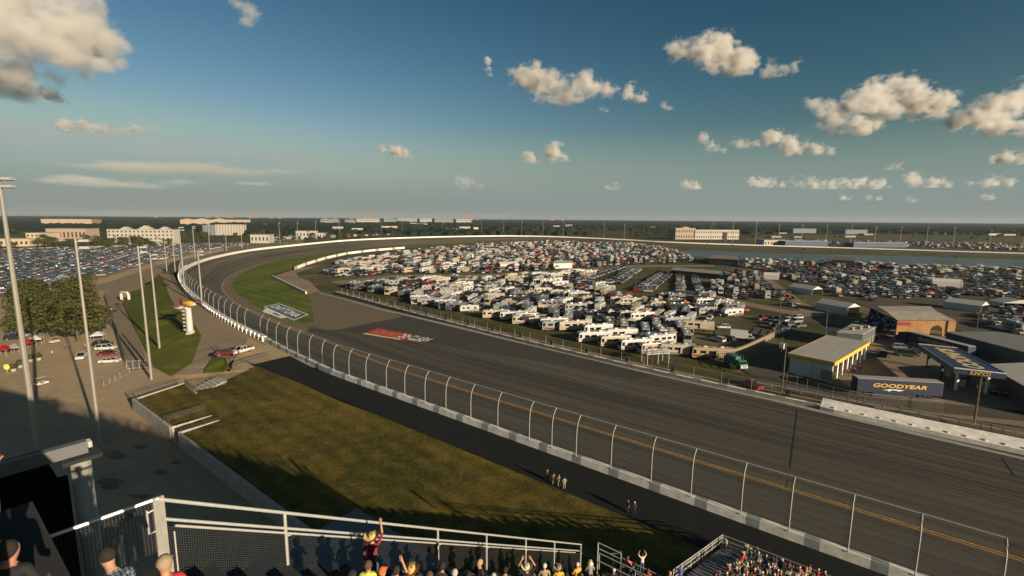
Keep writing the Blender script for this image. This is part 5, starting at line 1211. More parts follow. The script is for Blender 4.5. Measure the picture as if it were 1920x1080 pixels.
# viewing deck on posts among the motorhomes
vd = empty('viewing_deck', G(1228, 680, 0), math.radians(15)); tag(vd, 'raised white viewing deck with rails beside the big motorhomes', 'platform')
q = MB(); q.box((0, 0, 3.0), (7, 3.2, .18)); q.obj('deck', M['p_white'], vd)
for x in (-3.3, 0, 3.3):
    for y in (-1.5, 1.5):
        q = MB(); q.tube([(x, y, 0), (x, y, 4.1)], .09, 5); q.obj('post', M['p_white'], vd)
q = MB()
for z in (3.55, 4.1): q.tube([(-3.3, 1.5, z), (3.3, 1.5, z), (3.3, -1.5, z), (-3.3, -1.5, z), (-3.3, 1.5, z)], .07, 4)
q.obj('rail', M['p_white'], vd)
fence_line('wooden_fence', [G(1375, 700, 0), G(1352, 672, 0), G(1395, 660, 0), G(1450, 632, 0), G(1455, 622, 0)], 2.2, M['wood_pole'], 'long wooden fence bordering the gate road', 2.5, (.3, .6, .95), .09, False, 'fence')
q = MB(); L_ = resample([G(1352, 674, 0), G(1395, 660, 0), G(1452, 632, 0)], 2.5)
wf = empty('screen_fence'); wall_strip('panel', L_, .08, 0, 1.9, [mat('fence_boards', (.20, .16, .11), .9, var=.2, scale=2)], None, wf); tag(wf, 'brown board fence running from the motorhomes to the gate', 'fence')
fence_line('yard_fence', [G(1475, 715, 0), G(1530, 738, 0), G(1600, 757, 0), G(1770, 775, 0)], 2.6, M['galv'], 'chain link fence in front of the service yard', 3.0, (1.0,), .05, True, 'fence')
fence_line('infield_rail', [D(ctr(s) + 7.5, s, 0) for s in (24, 10, 0, -10, -25, -50)], 1.2, M['concrete'], 'pale guard rail along the grass in front of the service yard', 3.0, (.8, .6), .09, False, 'railing')
# cars and gear round the service yard
for i, (px, py, k, pt, h_, lb) in enumerate(((1690, 655, 'suv', 'silver', -20, 'silver car parked in front of the rear blue trailer'), (1712, 662, 'pickup', 'black', -20, 'black pickup in front of the rear blue trailer'), (1700, 668, 'van', 'dark green', -22, 'dark green van between the rear trailer and the fuel canopy'), (1652, 668, 'van', 'black', 60, 'black van at the end of the yellow fascia building'), (1635, 600, 'suv', 'dark green', 20, 'dark green car in front of the pavilion curtain'), (1606, 612, 'pickup', 'silver', 25, 'silver pickup by the nearer frame tent'))):
    one(k, pt, OBJN[k], px, py, 0, math.radians(h_), lb, 'car' if k != 'pickup' else 'pickup truck')
tk = MB(); bm = bmesh.new(); bmesh.ops.create_uvsphere(bm, u_segments=16, v_segments=10, radius=1.0); me = bpy.data.meshes.new('tank'); bm.to_mesh(me); bm.free(); me.materials.append(M['p_white'])
o = empty('storage_tank', G(1848, 735, 0)); l_ = link('shell', me, o, Vector((0, 0, 1.2))); l_.scale = (2.2, 1.1, 1.1)
for s in (-1, 1):
    q = MB(); q.box((s * 1.2, 0, .25), (.3, 1.4, .5)); q.obj('saddle', M['concrete'], o)
tag(o, 'white rounded storage tank beside the fuel canopy column', 'tank')
for k in range(9):
    p = G(1862 + k * 11, 741 + k * 1.6, 0); t = empty('tyre_stack', p); q = MB(); q.tube([(0, 0, 0), (0, 0, .9)], .45, 10); q.obj('tyre', M['tyre'], t); q = MB(); q.tube([(0, 0, .9), (0, 0, 1.05)], .38, 10); q.obj('cap', M['p_white'], t)
    tag(t, 'black tyre stack with white cap in the line below the fuel canopy', 'tyre stack', 'tyre stacks right of the fuel canopy')
# ------------------------------------------------------------------ left side: pylon with model aeroplane, boardwalk fence, ramps
py_ = empty('sponsor_pylon', G(357, 625, 2.6), 0); tag(py_, 'white pylon topped by a red and yellow model aeroplane', 'pylon')
q = MB(); q.tube([(0, 0, -.5), (0, 0, 8.2)], [.95, .8], 10); q.obj('column', M['p_white'], py_)
q = MB(); q.tube([(0, 0, -.5), (0, 0, .9)], [1.5, 1.2], 10); q.obj('plinth', M['concrete'], py_)
q = MB()
for z in (1.2, 2.4, 3.6, 4.8, 6.0, 7.2): q.box((-1.5, 0, z), (.9, .35, .55))
q.obj('name_plate', M['concrete'], py_)
q = MB(); ang = math.radians(-28)
q.tube([(-3.3, 1.4, 9.2), (-1, .5, 9.5), (1.4, -.5, 9.6), (3.0, -1.2, 9.5)], [.25, .8, .95, .35], 10); q.obj('fuselage', mat('model_yellow', (.62, .36, .05), .45), py_, True)
q = MB(); q.add([(-.6, .5, 9.6), (1.4, -.3, 9.6), (2.6, 3.2, 9.9), (1.6, 3.6, 9.9), (-.6, .5, 9.45), (1.4, -.3, 9.45), (2.6, 3.2, 9.8), (1.6, 3.6, 9.8)], [(0, 1, 2, 3), (7, 6, 5, 4), (0, 4, 5, 1), (1, 5, 6, 2), (2, 6, 7, 3), (3, 7, 4, 0)]); q.obj('wing', M['p_red'], py_)
q = MB(); q.add([(-.6, .2, 9.6), (1.2, -.7, 9.6), (-1.8, -4.0, 9.3), (-2.8, -3.5, 9.3), (-.6, .2, 9.45), (1.2, -.7, 9.45), (-1.8, -4.0, 9.2), (-2.8, -3.5, 9.2)], [(0, 1, 2, 3), (7, 6, 5, 4), (0, 4, 5, 1), (1, 5, 6, 2), (2, 6, 7, 3), (3, 7, 4, 0)]); q.obj('wing', M['p_red'], py_)
q = MB(); q.add([(-3.6, 1.5, 9.2), (-2.2, .9, 9.4), (-2.9, 1.2, 11.2), (-3.6, 1.5, 11.2), (-3.6, 1.62, 9.2), (-2.2, 1.02, 9.4), (-2.9, 1.32, 11.2), (-3.6, 1.62, 11.2)], [(0, 1, 2, 3), (7, 6, 5, 4), (0, 4, 5, 1), (1, 5, 6, 2), (2, 6, 7, 3), (3, 7, 4, 0)]); q.obj('tail_fin', M['p_red'], py_)
q = MB(); q.tube([(2.9, -1.15, 9.5), (3.5, -1.4, 9.45)], [.5, .12], 8); q.obj('nose', M['p_white'], py_)
q = MB(); q.box((-2.6, -.4, 8.5), (2.2, 1.2, .8), -.3); q.box((-.4, -1.0, 8.4), (1.6, .8, .5), -.3); q.obj('cloud_base', M['p_white'], py_)
for s in (-1, 1): pass
fence_line('boardwalk_fence', [G(196, 556, 0), G(218, 622, 0), G(236, 683, 0)], 2.4, M['black_fence'], 'dark fence on the left side of the boardwalk', 2.0, (1.0, .5, .1), .06, True, 'fence')
fence_line('gate_fence', [G(238, 693, 0), G(283, 690, 0)], 2.2, M['galv'], 'grey gate across the end of the boardwalk', 1.4, (1.0, .1), .06, True, 'gate')
fence_line('crowd_barrier', [G(195, 725, 0), G(243, 700, 0)], 1.4, M['galv'], 'light crowd barrier lying between boardwalk and light pole', 2.0, (1.0, .15), .04, True, 'railing')
fence_line('bank_rail', [G(290, 690, .2), G(352, 672, 1.0), G(375, 664, 1.7), G(404, 655, 2.6)], 1.1, M['black_fence'], 'dark rail crossing the foot of the grass bank', 2.5, (1.0, .5), .045)
fence_line('ramp_rail', [G(404, 655, 2.6), G(432, 682, 2.4), G(436, 700, 2.2)], 1.3, M['black_fence'], 'dark rail beside the two pickups', 2.0, (1.0, .5), .05)
fence_line('ramp_rail', [G(436, 690, 2.4), G(480, 676, 3.2), G(508, 668, 3.4)], 1.3, M['black_fence'], 'dark rail along the upper end of the lawn', 2.0, (1.0, .5), .05, True)
fence_line('ramp_rail', [G(410, 712, 2.2), G(436, 694, 2.6)], 1.2, M['black_fence'], 'short dark rail on the small grass island', 2.0, (1.0, .5), .05)
# retaining wall round the lawn
rw = empty('retaining_wall'); tag(rw, 'low concrete retaining wall along the lawn and concourse', 'wall')
q = MB(); 
for (a, c) in ((118.5, 97.2), (93.0, 8)): 
    p0, p1 = D(27.0, a, 0), D(27.0, c, 0); d2 = p1 - p0; q = MB(); q.box(((p0.x + p1.x) / 2, (p0.y + p1.y) / 2, 1.1), (d2.length, .5, 2.6), math.atan2(d2.y, d2.x)); q.obj('wall_panel', M['concrete'], rw)
p0, p1 = D(27, 118.5, 0), G(346, 717, 2.3); d2 = Vector((p1.x - p0.x, p1.y - p0.y, 0)); q = MB(); q.box(((p0.x + p1.x) / 2, (p0.y + p1.y) / 2, 1.1), (d2.length, .45, 2.4), math.atan2(d2.y, d2.x)); q.obj('wall_panel', M['concrete'], rw)
p0, p1 = G(346, 717, 2.3), G(368, 737, 2.2); d2 = Vector((p1.x - p0.x, p1.y - p0.y, 0)); q = MB(); q.box(((p0.x + p1.x) / 2, (p0.y + p1.y) / 2, 1.1), (d2.length, .4, 2.4), math.atan2(d2.y, d2.x)); q.obj('wall_panel', M['concrete'], rw)
fence_line('lawn_rail', [D(27.0, 119, 2.4), G(346, 717, 2.4), G(370, 738, 2.3)], 1.1, M['black_fence'], 'dark rail on top of the far end of the lawn wall', 2.2, (1.0, .5), .045, True)
fence_line('lawn_rail', [D(27.0, 118.5, 2.4), D(27.0, 98, 2.4)], 1.1, M['black_fence'], 'dark rail on the lawn wall left of the ramp', 2.2, (1.0, .5), .045, True)
# cut-in ramps with their side walls
def ramp(s0, s1, d0, d1, label):
    t = empty('access_ramp'); q = MB(); A = [D(d0, s0, .1), D(d1, s0, 2.15), D(d1, s1, 2.15), D(d0, s1, .1)]
    n = 9; 
    for k in range(n):
        f0 = k / n; c = [D(d0 + (d1 - d0) * f0, s0, 0), D(d0 + (d1 - d0) * (k + 1) / n, s0, 0), D(d0 + (d1 - d0) * (k + 1) / n, s1, 0), D(d0 + (d1 - d0) * f0, s1, 0)]
        q.prism([(p.x, p.y) for p in c], 0, .24 * (k + 1) + .1)
    q.obj('step', M['concrete'], t)
    for s in (s0, s1):
        p0, p1 = D(d0, s, 0), D(d1, s, 0); d2 = p1 - p0; q = MB(); q.box(((p0.x + p1.x) / 2, (p0.y + p1.y) / 2, 1.25), (d2.length, .35, 2.5), math.atan2(d2.y, d2.x)); q.obj('side_wall', M['concrete'], t)
    tag(t, label, 'steps')
ramp(96.8, 93.4, 26.9, 33.4, 'concrete steps cut into the near end of the lawn wall')
fence_line('step_rail', [D(26.9, 100.5, 2.3), D(33.8, 100.8, 2.4)], 1.1, M['black_fence'], 'dark rail on the lawn beside the cut in steps', 1.8, (1.0, .5), .045, True)
fence_line('step_rail', [D(27.3, 93.2, 2.4), D(33.6, 93.2, 2.5)], 1.1, M['black_fence'], 'dark rail on the nearer side of the cut in steps', 1.8, (1.0, .5), .045)
q = MB(); p0 = G(425, 720, 2.2)
us = empty('upper_steps'); 
for k in range(6):
    p = G(412 - k * 8, 712 + k * 4, 2.0 - k * .28); q.box((p.x, p.y, p.z - .3), (1.6, 5.0, .7), ANG_N)
q.obj('step', M['concrete'], us); tag(us, 'broad steps descending from the small grass island', 'steps')
# concession roof in front of the stand
cb = empty('concession_building', D(20, 28, 0)); cb.location = (0, 0, 0); tag(cb, 'low ribbed metal roof building tucked in front of the stand rail', 'building')
q = MB(); q.prism([tuple(D(d, s, 0))[:2] for d, s in ((17, 27.5), (30.6, 27.5), (30.6, 46.7), (17, 46.7))], 0, 4.6); q.obj('wall', M['teal_wall'], cb)
q = MB(); q.prism([tuple(D(d, s, 0))[:2] for d, s in ((16.8, 27.3), (30.8, 27.3), (30.8, 46.9), (16.8, 46.9))], 4.62, 5.0); q.obj('roof', mat('metal_roof', (.13, .155, .155), .6, metal=.1, var=.08, scale=.6), cb)
q = MB()
for k in range(34):
    s = 27.6 + k * .57; a, c = D(16.9, s, 0), D(30.7, s, 0); q.tube([(a.x, a.y, 5.0), (c.x, c.y, 5.0)], .03, 4)
q.obj('roof_rib', M['teal_wall'], cb)
# bus-stop style shelters and small things on the left
simple_block('shelter', [(95, 527), (128, 530), (143, 521), (112, 515)], 4.0, [M['dark_metal'], M['p_white']], 'white roofed shelter beside the far car park', cat='shelter')
ar = empty('entrance_arch', G(235, 562, 1.0), math.radians(-20)); q = MB(); q.tube([(-2.6, 0, 0), (-2.5, 0, 2.6), (-1.8, 0, 3.4), (1.8, 0, 3.4), (2.5, 0, 2.6), (2.6, 0, 0)], .6, 8); q.obj('tube', M['p_white'], ar); tag(ar, 'white inflatable arch at the top of the boardwalk', 'arch')
# planters/bollards and a yellow marker on the concourse
for i, (px, py) in enumerate(((26, 696), (38, 689), (58, 678), (73, 675))):
    t = empty('planter', G(px, py, 0)); q = MB(); q.tube([(0, 0, 0), (0, 0, .7)], [.45, .6], 8); q.obj('pot', M['concrete'], t)
    q = MB(); rg = random.Random(i)
    for k in range(90):
        v = Vector((rg.gauss(0, 1), rg.gauss(0, 1), rg.gauss(.3, 1))).normalized() * rg.uniform(.3, .8); a = Vector((rg.gauss(0, 1), rg.gauss(0, 1), rg.gauss(0, 1))).normalized() * .22; c_ = v.cross(a).normalized() * .16; p = v + Vector((0, 0, 1.3)); q.add([p - a - c_, p + a - c_, p + a + c_, p - a + c_], [(0, 1, 2, 3)])
    q.obj('shrub', M['leaf_oak'], t); tag(t, ['potted shrub nearest the yellow marker on the concourse', 'second potted shrub from the yellow marker', 'third potted shrub from the yellow marker', 'potted shrub farthest from the yellow marker'][i], 'planter')
t = empty('marker_sign', G(14, 699, 0)); q = MB(); q.tube([(0, 0, 0), (0, 0, 1.0)], .06, 6); q.obj('post', M['galv'], t); q = MB(); q.tube([(0, -.05, 1.5), (0, .05, 1.5)], .75, 14); q.obj('disc', mat('sign_lime', (.62, .62, .10), .6), t); tag(t, 'round yellow marker on a post by the potted shrubs', 'sign')
# vendor rows with awnings at the left edge
for i, (px, py, pt) in enumerate(((8, 668, 'red'), (30, 664, 'silver'), (52, 655, 'red'), (68, 648, 'white'))):
    o = place_full('canopy', KIND['canopy'], pt, 'pop_up_canopy', G(px, py, 0), .3 + .1 * i); tag(o, f'{pt} vendor canopy, {["leftmost", "second from left", "third from left", "rightmost"][i]} of the row at the left edge', 'canopy')

simple_block('long_shelter', [(1258, 506), (1350, 514), (1353, 508), (1264, 501)], 3.6, [M['dark_metal'], mat('shelter_roof', (.22, .23, .20), .8, var=.1, scale=.4)], 'long grey green shelter roof beyond the grass lane car rows', cat='shelter')
simple_block('ribbed_shelter', [(1330, 484), (1384, 487), (1382, 480), (1334, 478)], 5.5, [M['dark_metal'], mat('shelter_roof_red', (.22, .15, .13), .8, var=.2, scale=.3)], 'reddish ribbed shelter roof near the lake shore', cat='shelter')
simple_block('cargo_trailer', [(1038, 494), (1073, 493), (1073, 488.5), (1040, 489)], 4.2, [M['p_white'], M['p_white']], 'big white cargo trailer standing alone in the camp', cat='trailer')
simple_block('party_deck', [(1560, 487), (1602, 489), (1602, 484), (1564, 482)], 6.0, [M['dark_metal'], M['wood_pole']], 'dark raised party deck near the lake shore', cat='platform')
rgb_ = random.Random(8)
for k in range(26):
    px, py = rgb_.uniform(470, 1260), rgb_.uniform(421, 440); wd = rgb_.uniform(8, 24)
    FARSMALL.append((px, py, wd, rgb_.uniform(2.5, 5)))
for k in range(16): FARSMALL.append((rgb_.uniform(1400, 1900), rgb_.uniform(428, 446), rgb_.uniform(8, 22), rgb_.uniform(2, 3.5)))
# ------------------------------------------------------------------ trees
def crown_mesh(name, seed, W, H, z0, n, leaf, m, lobes=9):
    rg = random.Random(seed); b = MB(); cs = []
    for k in range(lobes):
        a = rg.uniform(0, 2 * PI); r = rg.uniform(.1, .62) * W / 2; z = z0 + H * rg.uniform(.2, .85)
        cs.append((Vector((math.cos(a) * r, math.sin(a) * r, z)), W * rg.uniform(.17, .30)))
    cs.append((Vector((0, 0, z0 + H * .7)), W * .26))
    for k in range(n):
        c, r = rg.choice(cs); v = Vector((rg.gauss(0, 1), rg.gauss(0, 1), rg.gauss(.25, .9))).normalized() * r * (rg.random() ** .35)
        p = c + Vector((v.x, v.y, v.z * .72)); p.z = max(p.z, z0 + rg.uniform(0, .2) * H)
        nrm = (v.normalized() + Vector((rg.gauss(0, .5), rg.gauss(0, .5), rg.gauss(.2, .5)))).normalized()
        t = nrm.orthogonal().normalized(); t = (Matrix.Rotation(rg.uniform(0, 2 * PI), 3, nrm) @ t) * leaf * rg.uniform(.6, 1.25); w_ = nrm.cross(t) * rg.uniform(.5, .9)
        b.add([p - t, p - w_ * .6 - t * .1, p + t, p + w_ * .6 + t * .1], [(0, 1, 2, 3)])
    return b.mesh(name, [m])
def trunk_mesh(seed, H, r, spread):
    rg = random.Random(seed); b = MB(); b.tube([(0, 0, -.3), (rg.uniform(-.1, .1), 0, H * .4), (rg.uniform(-.2, .2), rg.uniform(-.2, .2), H)], [r * 1.25, r, r * .5], 7)
    for k in range(6):
        a = k * 1.05 + rg.uniform(-.3, .3); b.tube([(0, 0, H * rg.uniform(.45, .8)), (math.cos(a) * spread * .5, math.sin(a) * spread * .5, H * 1.1), (math.cos(a) * spread, math.sin(a) * spread, H * rg.uniform(1.2, 1.5))], [r * .5, r * .3, r * .1], 5)
    return b.mesh('trunk', [M['bark']])
def palm_mesh(seed):
    rg = random.Random(seed); b = MB()
    for k in range(16):
        a = k * .39 + rg.uniform(-.1, .1); e = rg.uniform(-.3, 1.0); L = rg.uniform(1.8, 2.4); d = Vector((math.cos(a), math.sin(a), 0)); s = Vector((-d.y, d.x, 0)) * .28; pts = [Vector((0, 0, 9)) + d * L * f + Vector((0, 0, math.sin(e) * L * f - 1.1 * f * f)) for f in (0, .35, .7, 1)]
        for i in range(3): b.add([pts[i] - s, pts[i] + s, pts[i + 1] + s * .6, pts[i + 1] - s * .6], [(0, 1, 2, 3)])
    return b.mesh('crown', [M['leaf_palm']])
def tree(name, cm, tm, p, sc, rz, label, group=None):
    t = empty(name, p, rz); t.scale = (sc, sc, sc) if not isinstance(sc, tuple) else sc
    link('crown', cm, t); link('trunk', tm, t)
    return tag(t, label, 'tree', group)
OAKC = [crown_mesh('crown', 20 + i, 19, 11, 3.2, 5200, .55, M['leaf_oak'], 14) for i in range(2)]
OAKT = [trunk_mesh(30 + i, 4.2, .45, 5.0) for i in range(2)]
for i, (px, py, sc, lb) in enumerate(((66, 636, (.95, .95, .9), 'broad oak tree by the vendor canopies at the left edge'), (148, 641, (1.05, 1.05, 1.0), 'big oak tree beside the boardwalk, nearest of the oaks there'), (148, 588, (1, 1, 1.0), 'oak tree beyond the big one, near the shelter roof'), (62, 592, (1.05, 1.05, .95), 'oak tree at the left edge behind the broad oak'), (100, 606, (.7, .7, .8), 'smaller oak between the two rows of oak trees'))):
    tree('oak_tree', OAKC[i % 2], OAKT[i % 2], G(px, py, 0), sc, i * 1.3, lb)
FC = [crown_mesh('crown', 50 + i, 11 + i, 8 + i * .7, 1.2, 420, 1.0, M['leaf_far'], 9) for i in range(4)]
FT = [trunk_mesh(60 + i, 3.5, .3, 2.5) for i in range(2)]
PC = palm_mesh(5); b = MB(); b.tube([(0, 0, -.2), (.15, 0, 4.5), (0, 0, 9)], [.25, .2, .18], 6); PT = b.mesh('trunk', [M['bark']])
FARB = []     # footprints to keep clear (px boxes)
rg = random.Random(77); rgc = random.Random(78)
def treeband(n, x0, x1, y0, y1, smin, smax, lab, grp, seed):
    rg = random.Random(seed)
    for k in range(n):
        x = rg.uniform(x0, x1); y = rg.uniform(y0, y1); p = G(x, y, 0); s = rg.uniform(smin, smax)
        tree('broadleaf_tree', FC[rg.randrange(4)], FT[rg.randrange(2)], p, (s, s, s * rg.uniform(.85, 1.1)), rg.uniform(0, 6), lab, grp)
treeband(44, -20, 330, 436, 461, .8, 1.3, 'dark broadleaf tree among the buildings left of the far turn', 'trees round the left buildings', 1)
treeband(30, -20, 330, 458, 465, .75, 1.25, 'dark tree between the far car park and the hotel road', 'trees along the hotel road', 6)
treeband(60, 330, 760, 432, 452, .7, 1.2, 'broadleaf tree behind the far left part of the turn wall', 'trees behind the left of the far turn', 2)
treeband(60, 700, 1320, 426, 441, .8, 1.35, 'broadleaf tree behind the middle of the far turn wall', 'trees behind the middle of the far turn', 3)
treeband(22, 1180, 1300, 437, 450, .9, 1.3, 'dense tree beside the long tan building behind the turn', 'trees beside the long tan building', 4)
treeband(30, 1400, 1940, 432, 452, .5, .9, 'scattered low tree on the open field behind the back wall', 'trees on the field beyond the back wall', 5)
for i, (px, py) in enumerate(((218, 458), (232, 459), (240, 460), (252, 459), (276, 460), (296, 458), (318, 459), (305, 461), (225, 462), (345, 460), (358, 458), (372, 455), (420, 450), (470, 452), (500, 450), (540, 449), (578, 446))):
    tree('palm_tree', PC, PT, G(px, py, 0), rg.uniform(.95, 1.35), rg.uniform(0, 6), 'palm tree in front of the white hotel and along the far road', 'palms along the far road')
for i, (px, py) in enumerate(((1505, 482), (1765, 497), (1790, 496), (1325, 470), (1372, 471))):
    tree('palm_tree', PC, PT, G(px, py, 0), rg.uniform(.8, 1.1), rg.uniform(0, 6), 'lone palm tree standing at the edge of the lake', 'palms at the lake')
# far woods: one mass to the horizon
fw = MB(); rg = random.Random(9)
def woods(poly, step, h0, h1, gap):
    xs = [p[0] for p in poly]; ys = [p[1] for p in poly]; y = min(ys)
    while y < max(ys):
        st = step * (1 + y / 2600); x = min(xs)
        while x < max(xs):
            q = (x + rg.uniform(-.4, .4) * st, y + rg.uniform(-.4, .4) * st)
            if inpoly(q, poly) and noise.noise(Vector((q[0] / 420, q[1] / 420, 3))) > gap:
                h = rg.uniform(h0, h1); w = st * rg.uniform(.55, .85); k = 6; base = [(q[0] + math.cos(a * 2 * PI / k + .4) * w * rg.uniform(.8, 1.1), q[1] + math.sin(a * 2 * PI / k + .4) * w * rg.uniform(.8, 1.1), -.3) for a in range(k)]
                mid = [(q[0] + (b_[0] - q[0]) * .95, q[1] + (b_[1] - q[1]) * .95, h * rg.uniform(.5, .75)) for b_ in base]; top = (q[0] + rg.uniform(-.2, .2) * w, q[1] + rg.uniform(-.2, .2) * w, h)
                fw.add(base + mid + [top], [(a, (a + 1) % k, k + (a + 1) % k, k + a) for a in range(k)] + [(k + a, k + (a + 1) % k, 2 * k) for a in range(k)])
            x += st
        y += st * 1.3
woods([(-2600, 900), (-700, 900), (-350, 1050), (200, 1180), (600, 1300), (900, 1500), (2300, 1450), (3600, 3200), (-3600, 3200)], 17, 7, 14, -.12)
woods([(-5200, 3200), (5200, 3200), (9500, 8500), (-9500, 8500)], 30, 9, 17, -.25)
M['wood'] = ground_mat('far_wood_leaves', [(.36, (.006, .014, .012)), (.55, (.013, .024, .017)), (.66, (.026, .034, .020))], (.02, .1, .4), (.4, .35, .25))
struct(fw.obj('far_woods', M['wood']), 'stuff')
psheet('far_field', [(1380, 450), (1920, 461), (2300, 470), (2300, 452), (1920, 446), (1640, 442), (1440, 440)], -.2, M['marsh'])
# ------------------------------------------------------------------ buildings round the track
M['b_peach'] = mat('stucco_peach', (.33, .255, .19), .85, var=.06, scale=.3); M['b_white'] = mat('stucco_white', (.40, .37, .315), .85, var=.05, scale=.3); M['b_beige'] = mat('stucco_beige', (.46, .37, .26), .85, var=.06, scale=.3)
M['b_grey'] = mat('panel_grey', (.16, .19, .21), .8, var=.06, scale=.3); M['b_orange'] = mat('brick_orange', (.40, .15, .06), .9, var=.15, scale=.8); M['b_pale'] = mat('panel_pale', (.30, .29, .28), .8, var=.05, scale=.2); M['b_sky'] = mat('tower_wall', (.22, .19, .18), .85); M['b_dark'] = mat('building_dark', (.03, .03, .032), .8); M['b_blue'] = mat('seat_blue', (.04, .07, .13), .7, var=.1, scale=.2); M['roof_tile'] = mat('roof_brownish', (.24, .18, .13), .9, var=.1, scale=.2)  # b_dark: even dark colour for windows and the sign tower
def bld(name, x0, x1, yt, yb, depth, m, roof, label, floors=3, gables=(), wins=True, rot=0.0, cat='building'):
    a, c = G(x0, yb, 0), G(x1, yb, 0); d = c - a; L = d.length; an = math.atan2(d.y, d.x) + rot; mid = (a + c) / 2
    H = min((abs(project(mid.x, mid.y, h * .25)[1] - yt), h * .25) for h in range(8, 700))[1]
    t = empty(name, a, an)
    q = MB(); q.box((L / 2, depth / 2, H / 2 - .2), (L, depth, H - .4)); q.obj('wall', m, t)
    q = MB(); q.box((L / 2, depth / 2, H - .1), (L + .8, depth + .8, .5)); q.obj('roof', roof, t)
    for gx, gw, gh in gables:
        q = MB(); x = gx * L; q.add([(x - gw / 2, -.5, H), (x + gw / 2, -.5, H), (x, -.5, H + gh), (x - gw / 2, depth * .5, H), (x + gw / 2, depth * .5, H), (x, depth * .5, H + gh)], [(0, 1, 2), (3, 5, 4), (0, 2, 5, 3), (1, 4, 5, 2), (0, 3, 4, 1)]); q.obj('gable', m, t)
    if wins and L > 12:
        fl = max(1, floors); n = min(max(3, int(L / 5)), 96 // fl)
        for f in range(fl):
            z = (f + .55) * (H - 1.0) / fl
            for k in range(n): q = MB(); q.box(((k + .5) * L / n, -.02, z), (L / n * .42, .12, (H - 1) / fl * .45)); q.obj('window', M['b_dark'], t)
    return tag(t, label, cat)
bld('hotel', 203, 327, 430, 458, 16, M['b_white'], M['roof_tile'], 'long white hotel with three gables left of the turn', 4, ((.27, 13, 3.4), (.57, 18, 5.2), (.86, 13, 3.6)))
bld('hotel', 405, 458, 421, 441, 18, M['b_white'], M['roof_tile'], 'smaller white hotel to the right of the gabled one', 5)
bld('office_building', 381, 405, 422, 441, 18, M['b_grey'], M['b_grey'], 'grey office block touching the smaller white hotel', 5)
bld('shopping_centre', 88, 163, 429, 452, 30, M['b_peach'], M['b_peach'], 'peach coloured shop building with tall openings', 1)
bld('shopping_centre', 50, 90, 437, 454, 25, M['b_beige'], M['b_beige'], 'beige shop wing joined left of the peach building', 2)
bld('shopping_centre', -10, 55, 448, 462, 25, M['b_beige'], M['b_beige'], 'low beige store at the left edge below the others', 1)
bld('brick_store', 31, 56, 449, 461.5, 8, M['b_orange'], M['b_beige'], 'orange brick storefront at the end of the low beige store', 1)
bld('arena', 78, 173, 411, 425, 90, M['b_peach'], M['b_beige'], 'long windowless peach building near the left horizon', 1, wins=False)
bld('warehouse', 338, 470, 412, 421, 120, M['b_peach'], M['b_beige'], 'wide low building with three arched roof bumps', 1, ((.1, 40, 5), (.3, 60, 6), (.55, 60, 6)), wins=False)
for i, (x0, x1, yt, yb, m, lb) in enumerate(((470, 505, 440, 456, 'b_white', 'white low building behind the wall left of centre'), (555, 592, 433, 446, 'b_white', 'white flat roofed store behind the second lamp group'), (624, 643, 425, 436, 'b_pale', 'small pale store among trees'), (660, 680, 428, 438, 'b_white', 'bright white box store among the trees'), (716, 745, 424, 432, 'b_beige', 'long low brown roofed store behind trees'), (838, 858, 429, 436, 'b_pale', 'low pale shed behind the wall at centre left'), (862, 882, 425, 434, 'b_white', 'white shed nearer the centre of the far turn'), (588, 610, 437, 446, 'b_beige', 'beige store right of the white flat roofed store'))):
    bld('store_building', x0, x1, yt, yb, 22, M[m], M['b_pale'], lb, 1)
for i, (x0, x1, yt, yb, m, lb) in enumerate(((601, 636, 411, 421, 'b_grey', 'bluish grey office block in the haze, leftmost'), (647, 666, 412, 421, 'b_grey', 'bluish grey office block in the haze, second'), (668, 712, 410, 420, 'b_pale', 'pale wide campus building in the haze'), (720, 744, 410, 419, 'b_grey', 'dim grey building beside the swoosh roofed arena'), (787, 812, 410, 419, 'b_pale', 'pale building right of the swoosh roofed arena'), (815, 850, 410, 420, 'b_grey', 'grey wide building in the haze near the centre'), (855, 884, 411, 420, 'b_pale', 'pale stepped building in the haze near the centre'), (1037, 1050, 423, 430, 'b_pale', 'small pale block with flat roof right of centre'), (1060, 1073, 421, 430, 'b_grey', 'small grey block right of centre'), (1487, 1530, 429, 437, 'b_grey', 'long bluish shed on the far field, left'), (1585, 1626, 431, 439, 'b_grey', 'long bluish shed on the far field, right'))):
    bld('far_building', x0, x1, yt, yb, 40, M[m], M[m], lb, 2)
for px, py, wd, hh in FARSMALL:
    bld('store_building', px, px + wd, py - hh, py, 18, M[rgc.choice(['b_white', 'b_beige', 'b_pale', 'b_peach', 'b_grey'])], M['b_pale'], 'small pale building among the trees beyond the far wall', 1, wins=False)['group'] = 'small buildings beyond the far wall'
ar_ = bld('swoosh_arena', 745, 786, 409, 418, 60, M['b_grey'], M['b_pale'], 'arena with a swooping pale roof on the horizon', 1, wins=False)
bld('tan_building', 1300, 1385, 431, 449, 30, M['b_white'], M['b_pale'], 'long tan building behind the right of the turn', 2)
bld('tan_building', 1266, 1303, 428, 449, 30, M['b_peach'], M['b_beige'], 'taller tan wing at the left end of the long building', 2, ((.5, 22, 3.5),))
bld('white_building', 1432, 1472, 450, 461, 20, M['b_white'], M['b_pale'], 'white low building just behind the back wall', 1)
bld('blue_stand', 1472, 1552, 452, 462, 18, M['b_blue'], M['b_pale'], 'dark blue seating stand behind the back wall', 1, wins=False, cat='grandstand')
bld('blue_stand', 1600, 1700, 455, 464, 18, M['b_blue'], M['b_pale'], 'second dark blue stand farther right behind the back wall', 1, wins=False, cat='grandstand')
bld('sign_tower', 1356, 1363, 436, 452, 3, M['b_dark'], M['b_dark'], 'dark tall sign tower before the long tan building', 1, wins=False, cat='sign')
